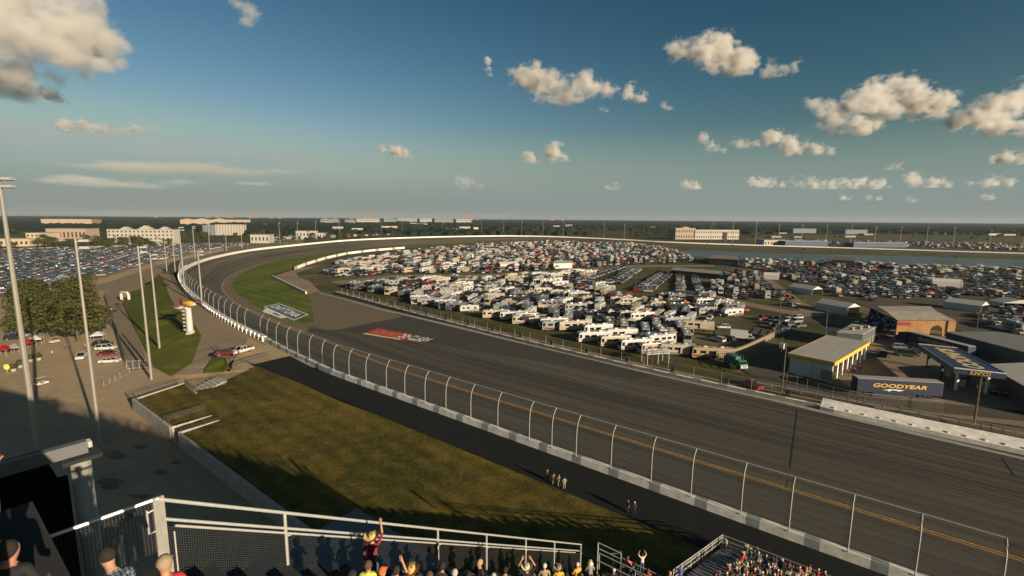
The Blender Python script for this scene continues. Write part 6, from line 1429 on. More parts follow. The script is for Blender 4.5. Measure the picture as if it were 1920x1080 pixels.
SKY = [(624, 631, 400), (680, 687, 399), (692, 698, 400), (721, 724, 397), (657, 661, 403), (664, 667, 403.5), (605, 612, 403), (704, 709, 403), (838, 841, 401.5), (846, 850, 402), (862, 866, 402), (870, 878, 401), (884, 888, 402.5), (893, 897, 403), (289, 293, 401.5), (385, 395, 401), (404, 410, 403), (425, 436, 402), (465, 475, 401), (478, 484, 402), (505, 511, 403), (1032, 1039, 405), (1053, 1056, 406), (520, 526, 403.5), (735, 738, 403.5)]
for i, (x0, x1, yt) in enumerate(SKY):
    y = 6200.0; r0, r1 = ray(x0, 410), ray(x1, 410); X0, X1 = r0[0] / r0[1] * y, r1[0] / r1[1] * y
    H = min((abs(project((X0 + X1) / 2, y, h)[1] - yt), h) for h in range(20, 120))[1]
    t = empty('skyline_tower', (X0, y, 0)); L = X1 - X0; q = MB(); q.box((L / 2, 12, H / 2), (L, 24, H)); q.obj('wall', M['b_sky'], t)
    q = MB(); q.box((L / 2, 12, H + 1.5), (L * .4, 8, 3)); q.obj('roof_house', M['b_grey'], t)
    tag(t, 'pale beachfront tower block on the hazy horizon', 'tower block', 'tower blocks on the horizon')
fence_line('highway_rail', [G(-60, 471, 0), G(330, 460, 0)], 1.6, M['concrete'], 'long pale wall along the far side of the big car park', 12, (.9, .5, .2), .35, False, 'railing')
ap_ = empty('aeroplane', RAYP(843, 321, 2600)); q = MB(); q.tube([(-5, 0, 0), (0, 0, .4), (5, 0, 0)], [.4, 1.2, .6], 8); q.obj('fuselage', M['dark_metal'], ap_); q = MB(); q.box((.5, 0, .4), (2.2, 16, .3)); q.obj('wing', M['dark_metal'], ap_); q = MB(); q.box((-4.6, 0, 1.2), (1.2, .2, 2.2)); q.obj('tail_fin', M['dark_metal'], ap_); tag(ap_, 'tiny dark aeroplane in the sky above the far turn', 'aeroplane')
# ------------------------------------------------------------------ the grandstand below the camera
def floor_z(d):
    if d < 1: return 34.4 + (1 - d) * .62
    if d <= 3: return 31.55
    if d <= 25.2: return 31.55 - (d - 3) * (14.8 / 22.2)
    if d <= 27: return 16.5
    return 13.5 - (min(d, 52.5) - 27) / 25.5 * 9.5
gs = empty('grandstand'); tag(gs, 'aluminium grandstand the picture is taken from, falling away to the right', 'grandstand')
M['tar'] = mat('tar_roof', (.009, .010, .010), 1.0, spec=.0); M['alu_dull'] = mat('dull_aluminium', (.26, .25, .225), .7, var=.12, scale=5)  # first one: even near-black for the tower panel and body
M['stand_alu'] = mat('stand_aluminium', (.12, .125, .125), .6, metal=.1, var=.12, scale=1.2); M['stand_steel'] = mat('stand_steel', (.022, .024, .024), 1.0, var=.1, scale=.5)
def tiers(name, d0, d1, s0, s1, step, zb, bench=True):
    pts = []; d = d0
    while d < d1 - 1e-6:
        z = floor_z(d + step * .5); pts += [(d, z), (min(d + step, d1), z)]; d += step
    pts += [(d1, zb), (d0, zb)]
    b = MB(); n = len(pts); vs = [D(p[0], s0, p[1]) for p in pts] + [D(p[0], s1, p[1]) for p in pts]
    b.add(vs, [(i, (i + 1) % n, n + (i + 1) % n, n + i) for i in range(n)]); 
    for k in (0, n):      # end walls as strips
        for i in range(0, n - 2, 2):
            a0, a1 = pts[i], pts[i + 1]; s = s0 if k == 0 else s1; b.add([D(a0[0], s, a0[1]), D(a1[0], s, a1[1]), D(a1[0], s, zb), D(a0[0], s, zb)], [(0, 1, 2, 3)])
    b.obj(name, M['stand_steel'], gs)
    if bench:
        d = d0
        while d < d1 - .5:
            z = floor_z(d + step * .5); q = MB(); c = D(d + step * .3, (s0 + min(s1, 11)) / 2, z + .42); q.box(tuple(c), (abs(min(s1, s1 - 1.3) - s0), .28, .05), ANG_T); q.obj('bench', M['stand_alu'], gs); d += step
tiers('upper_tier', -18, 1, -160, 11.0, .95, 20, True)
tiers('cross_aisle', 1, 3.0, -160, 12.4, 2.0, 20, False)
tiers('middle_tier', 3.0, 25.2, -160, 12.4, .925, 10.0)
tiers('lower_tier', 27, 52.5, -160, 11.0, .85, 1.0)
q = MB(); q.prism([tuple(D(d, s_, 0))[:2] for d, s_ in ((25.22, -160), (27, -160), (27, 12.4), (25.22, 12.4))], 10, 16.5); q.obj('walkway', M['stand_steel'], gs)
for k in range(26):       # pale treads of the side aisle of the lower seats
    d = 28 + k * .95; q = MB(); c = D(d, 10.0, floor_z(d) + .16); q.box(tuple(c), (1.3, .45, .3), ANG_T); q.obj('aisle_step', M['stand_alu'], gs)
# guard rail down the open end of the stand
A3, B3 = G(296, 936, 33.4), G(1090, 1021, 18.6)
def on_rail(px):
    return min(((abs(project(*(A3.lerp(B3, f / 400)))[0] - px), f / 400) for f in range(401)))[1]
er = empty('end_guard_rail', A3); er.location = (0, 0, 0); tag(er, 'bright metal guard rail with mesh descending the end of the stand', 'railing')
q = MB(); q.tube([A3, B3], .042, 8); q.obj('top_rail', M['alu'], er)
dz = Vector((0, 0, -.46))
q = MB(); q.tube([A3 + dz + (B3 - A3) * .004, A3.lerp(B3, .985) + dz], .036, 8); q.obj('mid_rail', M['alu'], er)
dz2 = Vector((0, 0, -.60))
q = MB(); q.tube([A3 + dz2 + (B3 - A3) * .012, A3.lerp(B3, .96) + dz2], .03, 8); q.obj('hand_rail', M['alu'], er)
for px in (533, 821, 912, 986, 1040, 1089):
    f = on_rail(px); p = A3.lerp(B3, f); q = MB(); q.tube([p, p + Vector((0, 0, -2.0))], .045, 6); q.obj('post', M['alu'], er)
    q = MB(); e1 = p + Vector((0, 0, -.7)); q.tube([e1 + (B3 - A3).normalized() * .02, e1 + (B3 - A3).normalized() * .25 + Vector((0, 0, .1))], .025, 5); q.obj('bracket', M['alu'], er)
netting('mesh_panel', [[A3.lerp(B3, f / 20) + Vector((0, 0, -2.2)), A3.lerp(B3, f / 20) + Vector((0, 0, -.62))] for f in range(21)], er, 'mesh_dark')
dr = (B3 - A3); dr.z = 0; dr.normalize()
q = MB(); q.box((A3.x, A3.y, A3.z - .75), (.21, .06, 1.6), math.atan2(dr.y, dr.x)); q.box((A3.x + .05, A3.y + .02, A3.z - 1.9), (.2, .06, .8), math.atan2(dr.y, dr.x)); q.obj('end_plate', M['alu_dull'] if 'alu_dull' in M else M['alu'], er)
q = MB(); pl = A3 - dr * .22
q.tube([pl + Vector((0, 0, -.15)), pl + Vector((0, 0, -.7)), A3 - dr * .1 + Vector((0, 0, -.7))], .02, 5); q.tube([pl + Vector((0, 0, -.22)), A3 - dr * .1 + Vector((0, 0, -.2))], .02, 5); q.obj('side_loop', M['alu'], er)
q = MB(); pr = A3 + dr * .24 + Vector((0, 0, -.9)); q.tube([pr, pr + Vector((0, 0, -.9)), pr + Vector((0, 0, -1.2))], .02, 5); q.obj('side_loop', M['alu'], er)
C3 = G(24, 1031, 33.35)
br3 = empty('back_guard_rail'); q = MB(); q.tube([A3 + Vector((0, 0, .02)), C3, C3 + (C3 - A3) * .8], .04, 8); q.obj('top_rail', M['alu'], br3)
netting('mesh_panel', [[A3 + (C3 - A3) * k / 4 + Vector((0, 0, -1.2)), A3 + (C3 - A3) * k / 4 - Vector((0, 0, .04))] for k in range(8)], br3, 'mesh_dark')
for k in (1.75,): p = A3 + (C3 - A3) * k; q = MB(); q.tube([p, p + Vector((0, 0, -1.2))], .04, 6); q.obj('post', M['alu'], br3)
tag(br3, 'single bright hand rail running back from the end plate to the left', 'railing')
fr_ = fence_line('front_guard_rail', [D(25.3, 12.4, 17.5), D(25.3, 4, 17.5)], 1.1, M['galv'], 'grey rail along the front edge of the middle seats', 2.4, (1.0, .5), .04)
fence_line('aisle_rail', [D(26.9, 12.2, 16.5), D(26.9, 2, 16.5)], 1.2, M['galv'], 'grey rail on the walkway below the middle seats', 2.4, (1.0, .5), .04)
gfr = empty('stair_gate', D(25.9, 11.2, 17.5), ANG_T); q = MB(); q.tube([(0, 0, -1), (0, 0, 1.3), (1.6, 0, 1.3), (1.6, 0, -1)], .045, 6); q.tube([(0, 0, .9), (1.6, 0, .9)], .035, 6); q.tube([(0, 0, 1.3), (.8, 0, .9)], .025, 6); q.obj('frame', M['alu'], gfr); tag(gfr, 'small bright gate frame at the head of the stairs', 'gate')
lo = [D(d, 11.05, floor_z(d) + .05) for d in (36, 44, 52.6)]
fence_line('side_guard_rail', lo, 1.15, M['galv'], 'double grey rail down the open side of the lower seats', 2.6, (1.0, .75, .35), .06, True)
fence_line('front_seat_rail', [D(52.9, 11.0, 3.9), D(52.9, -14, 3.9)], 1.1, M['galv'], 'grey rail along the very front of the lower seats', 2.6, (1.0, .5), .04, True)
# dark tower beside the stand
tw = empty('steel_tower'); tag(tw, 'dark panelled tower with a round steel column at the lower left', 'tower')
q = MB(); c = D(3.1, 20.5, 0); q.tube([(c.x, c.y, 0), (c.x, c.y, 31.5)], .27, 14); q.obj('column', M['galv_dull'] if 'galv_dull' in M else mat('column_steel', (.34, .33, .28), .5, metal=.15, var=.15, scale=1.5), tw, True)
q = MB(); q.box((c.x, c.y, 31.56), (1.0, .9, .12), ANG_N); q.obj('cap_plate', M['stand_steel'], tw)
q = MB(); c2 = D(-4.2, 20.5, 31.85); q.box(tuple(c2), (15.0, .30, .40), ANG_N); q.obj('beam', M['stand_alu'], tw)
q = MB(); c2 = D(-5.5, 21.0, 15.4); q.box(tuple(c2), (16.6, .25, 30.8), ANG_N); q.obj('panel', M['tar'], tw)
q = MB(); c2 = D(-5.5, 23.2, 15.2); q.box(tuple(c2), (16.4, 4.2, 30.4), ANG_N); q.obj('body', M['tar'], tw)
for k in range(3):
    p = D(3.35, 20.28 + k * .12, 31.95); q = MB(); q.box(tuple(p), (.10, .07, .20), ANG_N); q.obj('bolt', M['alu'], tw)
# ------------------------------------------------------------------ people
def skin_body(joints, edges, radii, sub=1, loose=()):
    me = bpy.data.meshes.new('person_body'); names = list(joints); idx = {n: i for i, n in enumerate(names)}
    me.from_pydata([joints[n] for n in names], [(idx[a], idx[b]) for a, b in edges], [])
    o = bpy.data.objects.new('person_body', me); COL.objects.link(o); sk = o.modifiers.new('s', 'SKIN'); sk.use_smooth_shade = True
    for n in names:
        v = me.skin_vertices[0].data[idx[n]]; r = radii[n]; v.radius = r if isinstance(r, tuple) else (r, r)
        if n == 'pelvis': v.use_root = True
    if sub: ss = o.modifiers.new('u', 'SUBSURF'); ss.levels = sub; ss.render_levels = sub
    dg = bpy.context.evaluated_depsgraph_get(); m2 = bpy.data.meshes.new_from_object(o.evaluated_get(dg)); bpy.data.objects.remove(o)
    return m2
BONES = {}
def pose(kind='stand', la='down', ra='down', turn=0.0, fingers=False, sub=1, lean=0.0):
    J = {}; R = {}; E_ = []
    sit = kind == 'sit'; hz_ = .47 if sit else .95
    def up(p): return (p[0], p[1] + lean * max(0, p[2] - hz_), p[2])
    J['pelvis'] = (0, 0, hz_); R['pelvis'] = (.155, .115)
    J['belly'] = up((0, .01, hz_ + .17)); R['belly'] = (.145, .105); J['chest'] = up((0, 0, hz_ + .36)); R['chest'] = (.165, .115)
    J['neck'] = up((0, .0, hz_ + .52)); R['neck'] = .052; J['jaw'] = up((0, .03, hz_ + .595)); R['jaw'] = (.082, .092); J['head'] = up((0, .015, hz_ + .675)); R['head'] = (.106, .122); J['crown'] = up((0, .005, hz_ + .755)); R['crown'] = (.085, .098)
    E_ += [('pelvis', 'belly'), ('belly', 'chest'), ('chest', 'neck'), ('neck', 'jaw'), ('jaw', 'head'), ('head', 'crown')]
    for s, n in ((-1, 'l'), (1, 'r')):
        J['hip' + n] = (s * .10, .0, hz_ - .04); R['hip' + n] = .095
        if sit: J['knee' + n] = (s * .13, .44, hz_ + .03); J['ank' + n] = (s * .13, .42, .08); J['toe' + n] = (s * .15, .58, .05)
        else: J['knee' + n] = (s * .11, .03, .50); J['ank' + n] = (s * .12, -.03, .09); J['toe' + n] = (s * .14, .13, .05)
        R['knee' + n] = .062; R['ank' + n] = .045; R['toe' + n] = .04
        E_ += [('pelvis', 'hip' + n), ('hip' + n, 'knee' + n), ('knee' + n, 'ank' + n), ('ank' + n, 'toe' + n)]
        sh = up((s * .185, 0, hz_ + .46)); J['sho' + n] = sh; R['sho' + n] = .062; E_.append(('chest', 'sho' + n))
        a = la if n == 'l' else ra; x, y, z = sh
        if a == 'down': el, wr = (x + s * .06, y - .02, z - .28), (x + s * .06, y + .10, z - .52)
        elif a == 'lap': el, wr = (x + s * .06, y + .06, z - .27), (x - s * .05, y + .28, z - .36)
        elif a == 'up': el, wr = (x + s * .10, y + .12, z + .24), (x + s * .06, y + .20, z + .50)
        elif a == 'phone': el, wr = (x + s * .08, y + .22, z - .10), (x - s * .06, y + .34, z + .18)
        elif a == 'overhead': el, wr = (x + s * .16, y + .05, z + .22), (x + s * .02, y + .14, z + .44)
        elif a == 'point': el, wr = (x + s * .05, y + .20, z + .16), (x + s * .07, y + .40, z + .34)
        else: el, wr = (x + s * .14, y - .06, z - .25), (x + s * .02, y + .02, z - .42)      # hip
        J['elb' + n] = el; J['wri' + n] = wr; R['elb' + n] = .043; R['wri' + n] = .030
        d = (Vector(wr) - Vector(el)).normalized(); pm = Vector(wr) + d * .08; J['palm' + n] = tuple(pm); R['palm' + n] = (.040, .022)
        E_ += [('sho' + n, 'elb' + n), ('elb' + n, 'wri' + n), ('wri' + n, 'palm' + n)]
        if fingers:
            sd = Vector((1, 0, 0)); sd = (sd - d * sd.dot(d)).normalized(); nn = d.cross(sd); 
            for k in range(4):
                o = sd * (k - 1.5) * .022; L = (.070, .080, .075, .058)[k]; c1 = pm + d * .035 + o; c2 = c1 + d * L * .55 + nn * .012; c3 = c2 + d * L * .4 + nn * .035
                for q_, c_, r_ in (('a', c1, .0105), ('b', c2, .0095), ('c', c3, .008)): J[f'f{k}{q_}{n}'] = tuple(c_); R[f'f{k}{q_}{n}'] = r_
                E_ += [('palm' + n, f'f{k}a{n}'), (f'f{k}a{n}', f'f{k}b{n}'), (f'f{k}b{n}', f'f{k}c{n}')]
            t1 = pm - d * .03 + sd * s * -.040; t2 = t1 + d * .045 + sd * s * -.022 + nn * .01
            J['ta' + n] = tuple(t1); J['tb' + n] = tuple(t2); R['ta' + n] = .012; R['tb' + n] = .010; E_ += [('palm' + n, 'ta' + n), ('ta' + n, 'tb' + n)]
    me = skin_body(J, E_, R, sub)
    def region(a, b):
        k = {a[:3], b[:3]}
        if k & {'jaw', 'hea', 'cro', 'nec', 'pal', 'taa'} or a[0] == 'f' or a[:2] in ('ta', 'tb'): return 2
        if a[:3] == 'elb' or b[:3] == 'wri': return 2
        if a[:3] in ('hip', 'kne') or b[:3] == 'hip': return 1
        if a[:3] == 'ank': return 3
        return 0
    segs = [(Vector(J[a]), Vector(J[b]), region(a, b), max(R[a]) if isinstance(R[a], tuple) else R[a], (a, b) == ('chest', 'neck')) for a, b in E_]
    mi = []
    for p in me.polygons:
        c = p.center; best = (9, 0)
        for a, b, r_, rad, neckseg in segs:
            ab = b - a; t = max(0, min(1, (c - a).dot(ab) / max(ab.length_squared, 1e-9))); dd = (c - a - ab * t).length - rad * 1.0
            if dd < best[0]: best = (dd, (0 if r_ == 2 and t < .85 and neckseg else r_))
        mi.append(best[1])
    for m_ in ('c_white', 'c_denim', 'skin', 'c_black'): me.materials.append(M[m_])
    me.polygons.foreach_set('material_index', mi); me.update()
    return me, Vector(J['head'])
_pose = {}
def get_pose(*a, **k):
    key = (a, tuple(sorted(k.items())))
    if key not in _pose: _pose[key] = pose(*a, **k)
    return _pose[key]
def dome(b, c, rx, ry, rz, z_cut=-.2, n=12, m=5):
    rings = []
    for j in range(m + 1):
        t = z_cut + (1 - z_cut) * j / m; r = math.sqrt(max(0, 1 - t * t)); rings.append([(c[0] + rx * r * math.cos(2 * PI * k / n), c[1] + ry * r * math.sin(2 * PI * k / n), c[2] + rz * t) for k in range(n)])
    vs = [q for g in rings for q in g]; b.add(vs, [(i * n + k, i * n + (k + 1) % n, (i + 1) * n + (k + 1) % n, (i + 1) * n + k) for i in range(m) for k in range(n)])
def hat_mesh(kind):
    b = MB()
    if kind == 'cap': dome(b, (0, 0, .0), .105, .12, .115, -.05); b.add([(-.08, .10, .0), (.08, .10, .0), (.06, .20, -.02), (-.06, .20, -.02), (-.08, .10, -.012), (.08, .10, -.012), (.06, .20, -.032), (-.06, .20, -.032)], [(0, 1, 2, 3), (7, 6, 5, 4), (0, 4, 5, 1), (1, 5, 6, 2), (2, 6, 7, 3), (3, 7, 4, 0)])
    elif kind in ('straw', 'bucket'):
        R_ = .235 if kind == 'straw' else .175; n = 20; prof = [(.10, .13), (.105, .03), (.115, .0), (R_ * .75, -.01), (R_, .02 if kind == 'straw' else -.06)]
        rings = []
        for r, z in prof:
            rings.append([(r * 1.0 * math.cos(2 * PI * k / n), r * 1.15 * math.sin(2 * PI * k / n), z + (.07 * abs(math.cos(2 * PI * k / n)) ** 3 if r > .15 and kind == 'straw' else 0)) for k in range(n)])
        top = [(.06 * math.cos(2 * PI * k / n) * (1 - .5 * 0), .08 * math.sin(2 * PI * k / n), .145 - (.035 if abs(math.cos(2 * PI * k / n)) < .4 else 0)) for k in range(n)]
        rings = [top] + rings; vs = [q for g in rings for q in g]; m = len(rings)
        b.add(vs, [(i * n + k, (i + 1) * n + k, (i + 1) * n + (k + 1) % n, i * n + (k + 1) % n) for i in range(m - 1) for k in range(n)] + [tuple(range(n))])
    else:       # hair
        dome(b, (0, -.02, .0), .104, .118, .122, -.80); 
        if kind == 'hair_long': b.box((0, -.07, -.16), (.17, .09, .26), 0, 0, (1, 1))
    me = b.mesh('hat' if not kind.startswith('hair') else 'hair', [M['c_white']]); me.polygons.foreach_set('use_smooth', [True] * len(me.polygons)); return me
HATS = {k: hat_mesh(k) for k in ('cap', 'straw', 'bucket', 'hair', 'hair_long')}
def person(p, face, shirt, pants, top, topcol, label, pz=('stand', 'down', 'down'), group=None, sc=1.0, **kw):
    me, hd_ = get_pose(*pz, **kw)
    o = link('person', me, None, Vector(p), face - PI / 2); o.scale = (sc, sc, sc)
    for i, m_ in enumerate((shirt, pants, None, 'black')):
        if m_: o.material_slots[i].link = 'OBJECT'; o.material_slots[i].material = M['c_' + m_]
    if top:
        h = link('hat' if not top.startswith('hair') else 'hair', HATS[top], o, hd_ + Vector((0, -.01, .025)))
        h.material_slots[0].link = 'OBJECT'; h.material_slots[0].material = M['c_' + topcol]
    return tag(o, ' '.join(label.split()[:16]), 'person', group)
FN = ANG_N
# officials on the service road edge
for i, (px, py) in enumerate(((1026, 903), (1038, 909), (1048, 913), (1058, 917))):
    person(G(px, py, 3.4), FN + .3 * i, 'khaki', 'khaki' if i else 'black', 'cap', 'black' if i % 2 else 'khaki', ['man in khaki uniform, leftmost of four standing by the service road', 'man in khaki, second of four by the service road', 'man in khaki, third of four by the service road', 'man in khaki with hand on hip, rightmost of four by the service road'][i], ('stand', 'hip' if i == 3 else 'down', 'hip' if i == 3 else 'down'))
for i, (px, py) in enumerate(((1177, 961), (1189, 965))):
    person(G(px, py, 3.4), FN + (.6 if i else 2.6), 'black', 'black', 'cap', 'white' if i else 'black', ['man in black, left of the pair by the service road', 'man in black with white cap, right of the pair by the service road'][i])
person(D(50.5, 10.3, floor_z(50.5)), FN + 2.6, 'white', 'black', 'hair', 'hair_dark', 'usher in white shirt standing at the front end of the side aisle')
def on_stand(px, py, h, zc=None):
    """spot on the seats where a figure of height h has its top at this pixel"""
    best = None
    r = ray(px, py)
    for k in range(40, 420):
        t = k * .1; x, y, z = r[0] * t, r[1] * t, CZ + r[2] * t; d, s = toD((x, y)); f = floor_z(d)
        if d > 3 and z - h <= f: return Vector((x, y, f))
    return Vector((x, y, f))
# spectators nearest the camera
def near(px, py, h, face, *a, **k): return person(on_stand(px, py, h), face, *a, **k)
F0 = FN + .75
near(697, 998, 1.83, F0, 'maroon', 'denim', 'straw', 'straw', 'woman in straw cowboy hat with one arm raised in front of the rail', ('stand', 'down', 'up'), fingers=True, sub=2)
near(690, 1062, 1.62, F0, 'lime', 'denim', 'hair', 'hair_brown', 'person in a lime top directly behind the straw hat woman', ('stand', 'lap', 'lap'))
near(716, 1066, 1.72, F0 - .3, 'navy', 'denim', 'cap', 'orange', 'person with orange cap below the straw hat woman', ('stand', 'lap', 'down'))
near(742, 1052, 1.9, F0, 'black', 'denim', 'hair', 'hair_dark', 'dark haired person in black holding one hand up beside the straw hat', ('stand', 'down', 'phone'), fingers=True, sub=2)
near(771, 1058, 1.83, F0, 'khaki', 'denim', 'straw', 'straw', 'person under a tan straw hat right of the raised arm', ('stand', 'lap', 'lap'))
near(829, 1056, 1.75, F0, 'black', 'black', 'hair', 'hair_dark', 'dark haired spectator in black below the second rail post', ('stand', 'lap', 'lap'))
near(852, 1070, 1.70, F0, 'grey', 'denim', 'hair', 'hair_grey', 'grey haired spectator next to the one in black', ('stand', 'lap', 'lap'))
near(899, 1050, 1.75, F0 + 2.2, 'black', 'denim', 'hair', 'hair_blond', 'blond spectator turned towards the camera below the rail', ('stand', 'lap', 'lap'))
near(947, 1066, 1.72, F0, 'black', 'denim', 'hair', 'hair_dark', 'dark haired spectator left of the pale hat with raised hands', ('stand', 'lap', 'lap'))
near(988, 1056, 1.83, F0, 'black', 'denim', 'straw', 'pale straw', 'spectator in pale green straw hat holding both hands up', ('stand', 'overhead', 'overhead'), fingers=True, sub=2)
near(1021, 1056, 1.78, F0, 'khaki', 'denim', 'cap', 'white', 'spectator in white cap right of the pale straw hat', ('stand', 'lap', 'lap'))
near(1048, 1058, 1.83, F0, 'yellow', 'denim', 'straw', 'khaki', 'spectator in brown straw hat next to the white cap', ('stand', 'lap', 'lap'))
near(1083, 1054, 1.78, F0 + .4, 'yellow', 'denim', 'cap', 'white', 'spectator in yellow shirt and white cap beside the rail end', ('stand', 'lap', 'lap'))
near(1107, 1050, 1.82, F0, 'grey', 'denim', 'bucket', 'pale straw', 'spectator in big pale bucket hat right of the rail end', ('stand', 'lap', 'lap'))
for i, (px, py) in enumerate(((660, 1074), (805, 1076), (878, 1076), (925, 1078), (1000, 1078), (1062, 1076))):
    near(px, py, 1.70, F0, ['navy', 'green', 'red', 'blue', 'white', 'maroon'][i], 'denim', 'hair', ['hair_dark', 'hair_brown', 'hair_dark', 'hair_grey', 'hair_brown', 'hair_dark'][i], f"spectator in {['navy', 'green', 'red', 'blue', 'white', 'maroon'][i]} top at the bottom edge of the picture", ('stand', 'lap', 'lap'))
rg = random.Random(12); NEARP = [(697, 998), (690, 1062), (716, 1066), (742, 1052), (771, 1058), (829, 1056), (852, 1070), (899, 1050), (947, 1066), (988, 1056), (1021, 1056), (1048, 1058), (1083, 1054), (1107, 1050)]
for row in range(19):
    d = 7.5 + row * .925; s = 11.6 - rg.uniform(0, .6)
    while s > 2:
        P_ = D(d, s, floor_z(d)); px = project(P_.x, P_.y, P_.z + 1.3)
        if 1072 < px[1] < 1130 and 330 < px[0] < 1330 and rg.random() < .75:
            sh, ht = pick(rg, [(40, 'black'), (20, 'navy'), (14, 'grey'), (8, 'maroon'), (8, 'khaki')]), pick(rg, [(30, ('hair', 'hair_dark')), (24, ('hair', 'hair_brown')), (12, ('cap', 'black')), (10, ('cap', 'white')), (8, ('hair_long', 'hair_brown'))])
            hc = ht[1].replace('hair_', ''); person(P_, F0 + rg.uniform(-.4, .4), sh, 'denim', ht[0], ht[1], f"seated spectator in {sh} with {hc} {'cap' if ht[0] == 'cap' else 'hair'} in the middle seats", ('sit', 'lap', 'lap'), 'spectators in the middle seats')
        s -= rg.uniform(.55, .85)
def at_d(px, py, h, d0):
    r = ray(px, py); k = d0 / (r[0] * NX + r[1] * NY); return Vector((r[0] * k, r[1] * k, CZ + r[2] * k - h))
person(on_stand(1162, 1032, 1.8), F0 - 1.2, 'black', 'black', 'cap', 'black', 'man in black turned right at the stair gate', ('stand', 'hip', 'down'))
person(on_stand(1177, 1044, 1.72), F0 - .5, 'pink', 'denim', 'hair', 'hair_brown', 'woman in striped pinkish top beside the man in black', ('stand', 'lap', 'lap'))
person(on_stand(1205, 1036, 1.85), F0, 'white', 'denim', 'hair', 'hair_dark', 'man in white shirt with both arms over his head', ('stand', 'overhead', 'overhead'))
person(on_stand(1215, 1068, 1.7), F0, 'red', 'denim', 'hair_long', 'hair_brown', 'woman with long brown hair below the man in white', ('stand', 'lap', 'lap'))
person(on_stand(1277, 1060, 1.8), F0 - .3, 'blue', 'denim', 'cap', 'grey', 'man in blue shirt and grey cap near the dark stairs', ('stand', 'lap', 'lap'))
person(on_stand(1151, 1066, 1.75), F0, 'black', 'denim', 'cap', 'white', 'spectator in white cap below the stair gate', ('stand', 'lap', 'lap'))
person(on_stand(1190, 1056, 1.7), F0, 'green', 'denim', 'hair', 'hair_dark', 'spectator in green between the stair gate and the raised arms', ('stand', 'lap', 'lap'))
person(on_stand(1256, 1074, 1.7), F0, 'red', 'denim', 'hair', 'hair_blond', 'spectator in red at the bottom edge beside the blue shirt', ('stand', 'lap', 'lap'))
# plaid shirt leaning at the left, tan cap beside
def plaid():
    m, nt_, b_ = new_mat('plaid_cloth'); tc = N(nt_, 'ShaderNodeTexCoord'); fac = None
    for ax in ('X', 'Z'):
        wv = N(nt_, 'ShaderNodeTexWave'); wv.bands_direction = ax; wv.inputs['Scale'].default_value = 5.5; wv.inputs['Distortion'].default_value = 0
        nt_.links.new(tc.outputs['Object'], wv.inputs['Vector'])
        if fac is None: fac = wv.outputs['Fac']
        else:
            ad = N(nt_, 'ShaderNodeMath', operation='ADD'); nt_.links.new(fac, ad.inputs[0]); nt_.links.new(wv.outputs['Fac'], ad.inputs[1]); fac = ad.outputs[0]
    hf = N(nt_, 'ShaderNodeMath', operation='MULTIPLY'); hf.inputs[1].default_value = .5; nt_.links.new(fac, hf.inputs[0])
    cr = N(nt_, 'ShaderNodeValToRGB'); cr.color_ramp.elements[0].position = .25; cr.color_ramp.elements[1].position = .92; cr.color_ramp.elements[0].color = (.008, .035, .065, 1); cr.color_ramp.elements[1].color = (.17, .20, .20, 1)
    nt_.links.new(hf.outputs[0], cr.inputs['Fac']); nt_.links.new(cr.outputs['Color'], b_.inputs['Base Color']); b_.inputs['Roughness'].default_value = .9; return m
M['c_plaid'] = plaid()
p = RAYP(228, 1050, 7.2); person((p.x, p.y, p.z - 1.97), F0 + .9, 'plaid', 'denim', 'hair', 'hair_dark', 'person in blue plaid shirt leaning forward at the lower left', ('stand', 'down', 'down'), sc=1.08, lean=.9, sub=2)
p = RAYP(306, 1037, 6.9); person((p.x, p.y, p.z - 1.80), F0 + .3, 'red', 'denim', 'cap', 'khaki', 'spectator in tan cap and red shirt just right of the plaid shirt', ('stand', 'lap', 'lap'), sub=2)
p = RAYP(10, 1010, 5.6); person((p.x, p.y, p.z - 1.78), F0, 'black', 'black', 'hair', 'hair_dark', 'dark silhouetted spectator in the lower left corner', ('stand', 'lap', 'lap'), sub=2)
p = RAYP(-3, 868, 3.7); hp_, hh_ = get_pose('stand', 'down', 'up', fingers=True, sub=2)
pp = person((0, 0, 0), F0, 'black', 'black', 'cap', 'black', 'raised hand of a spectator at the left edge of the picture', ('stand', 'down', 'up'), fingers=True, sub=2)
bpy.context.view_layer.update(); off = Matrix.Rotation(F0 - PI / 2, 3, 'Z') @ Vector((.245 + .0, .26, 2.02)); pp.location = p - off
# crowd on the lower seats
rg = random.Random(31)
CS = [(34, 'black'), (10, 'white'), (12, 'grey'), (16, 'navy'), (8, 'red'), (6, 'blue'), (4, 'orange'), (3, 'yellow'), (6, 'green'), (5, 'pink'), (4, 'maroon'), (4, 'khaki'), (2, 'lime')]
HT = [(28, ('cap', 'white')), (14, ('cap', 'black')), (10, ('cap', 'red')), (10, ('hair', 'hair_dark')), (14, ('hair', 'hair_brown')), (8, ('hair_long', 'hair_blond')), (6, ('hair', 'hair_grey')), (8, ('straw', 'pale straw')), (6, ('cap', 'navy'))]
PZ = [(40, ('sit', 'lap', 'lap')), (14, ('sit', 'down', 'lap')), (12, ('sit', 'phone', 'phone')), (18, ('stand', 'down', 'down')), (8, ('stand', 'lap', 'lap')), (5, ('stand', 'down', 'up')), (4, ('stand', 'overhead', 'overhead'))]
HN = {'cap': 'cap', 'hair': 'hair', 'hair_long': 'long hair', 'straw': 'straw hat'}
n = 0
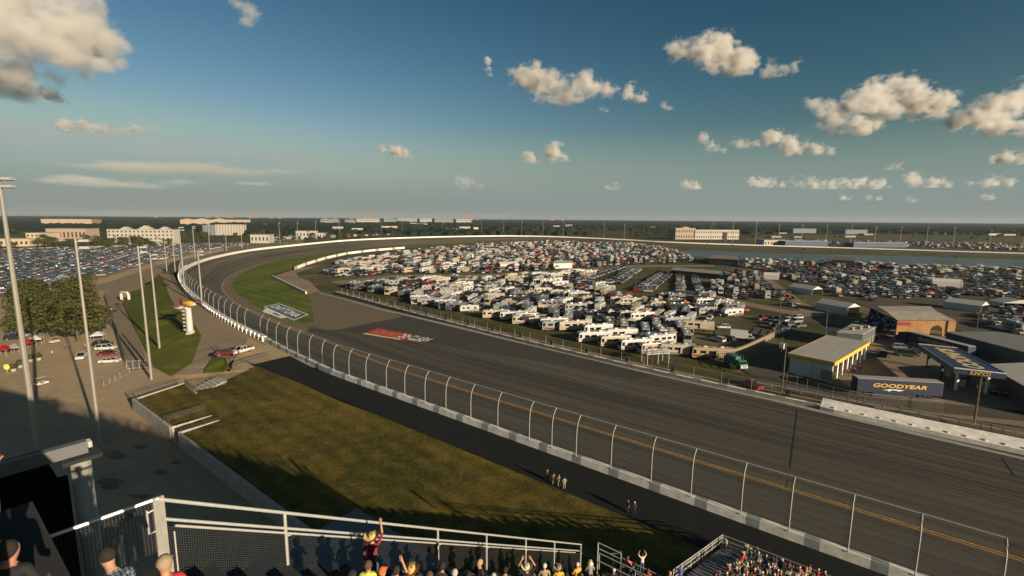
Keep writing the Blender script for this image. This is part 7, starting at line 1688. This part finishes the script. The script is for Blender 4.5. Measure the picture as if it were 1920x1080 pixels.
for row in range(30):
    d = 27.6 + row * .85; s = 8.4 - rg.uniform(0, .6)
    while s > -12:
        P_ = D(d - .1, s, floor_z(d)); px = project(P_.x, P_.y, P_.z + 1.1)
        if px[1] < 1092 and 1300 < px[0] < 1640 and rg.random() < .86:
            sh, ht, pz = pick(rg, CS), pick(rg, HT), pick(rg, PZ); seat = pz[0] == 'sit'; hc = ht[1].replace('hair_', '').replace('pale straw', 'pale')
            person(P_, FN + rg.uniform(-.35, .5), sh, pick(rg, [(5, 'denim'), (3, 'black'), (2, 'khaki')]), ht[0], ht[1], f"{'seated' if seat else 'standing'} spectator in {sh} with {hc} {HN[ht[0]]} in the lower seats" + {'phone': ', hands up', 'overhead': ', arms up', 'up': ', one arm up'}.get(pz[2], ''), pz, 'crowd in the lower seats', rg.uniform(.94, 1.05)); n += 1
        s -= rg.uniform(.52, .78)
print('CROWD', n)
# seams and dark joints across the pavement
for a, c in (((1495, 770), (1481, 876)), ((1478, 897), (1474, 915)), ((1879, 858), (1903, 893))):
    A_, C_ = G(*a, .135), G(*c, .135); e_ = (C_ - A_).normalized(); nn_ = Vector((-e_.y, e_.x, 0)) * .10; sheet('pavement_joint', [A_ - nn_, C_ - nn_, C_ + nn_, A_ + nn_], M['pt_black'])

# small figures about the infield and the plaza
dk = G(1228, 680, 0); rg = random.Random(55)
for i, (dx, dy, sh, lb) in enumerate(((-2.4, .4, 'white', 'leftmost'), (-.9, .9, 'red', 'second'), (.8, .2, 'black', 'third'), (2.3, .8, 'pink', 'rightmost'))):
    person(dk + Vector((dx * .966 - dy * .26, dx * .26 + dy * .966, 3.09)), -1.9 + .3 * i, sh, 'denim', 'cap', 'white', f'person in {sh} on the white viewing deck, {lb} of four', ('stand', ['lap', 'down', 'hip', 'down'][i], 'down'))
for i, (px, py, sh) in enumerate(((1582, 702, 'black'), (1590, 706, 'navy'), (1601, 700, 'grey'), (1612, 697, 'red'), (1668, 672, 'black'))):
    person(G(px, py, .03), rg.uniform(0, 6), sh, 'black', 'cap', ['black', 'white'][i % 2], f'crew member in {sh} {["at the corner of the yellow fascia building", "just outside its open bays", "between the bays and the blue trailer", "by the farther bays of the yellow building", "alone in the middle of the service yard"][i]}', ('stand', 'hip' if i % 2 else 'down', 'down'))
for i, (px, py, sh) in enumerate(((98, 668, 'white'), (122, 655, 'blue'), (128, 654, 'red'), (60, 662, 'black'), (160, 655, 'grey'))):
    person(G(px, py, -.05), rg.uniform(0, 6), sh, 'denim', 'hair', 'hair_brown', f'pedestrian in {sh} top {["walking below the golf cart", "walking in a pair under the oaks, left one", "walking in a pair under the oaks, right one", "beside the vendor canopies", "near the white car standing alone"][i]}', ('stand', 'down', 'down'))

# tyre marks along the racing line
M['rubber'] = mat('rubber_mark', (.030, .028, .025), .9, var=.3, scale=.8); rg = random.Random(21)
for k in range(16):
    d0 = rg.uniform(80, 112); s0 = rg.uniform(-30, 110); L_ = rg.uniform(18, 60); dv = rg.uniform(-3.5, 3.5); w_ = rg.uniform(.06, .16)
    A_ = [D(d0 + dv * (f / 8) ** 2, s0 + L_ * f / 8, .112) for f in range(9)]; B_ = [D(d0 + w_ + dv * (f / 8) ** 2, s0 + L_ * f / 8, .112) for f in range(9)]
    ribbon('tyre_mark', A_, B_, M['rubber'])
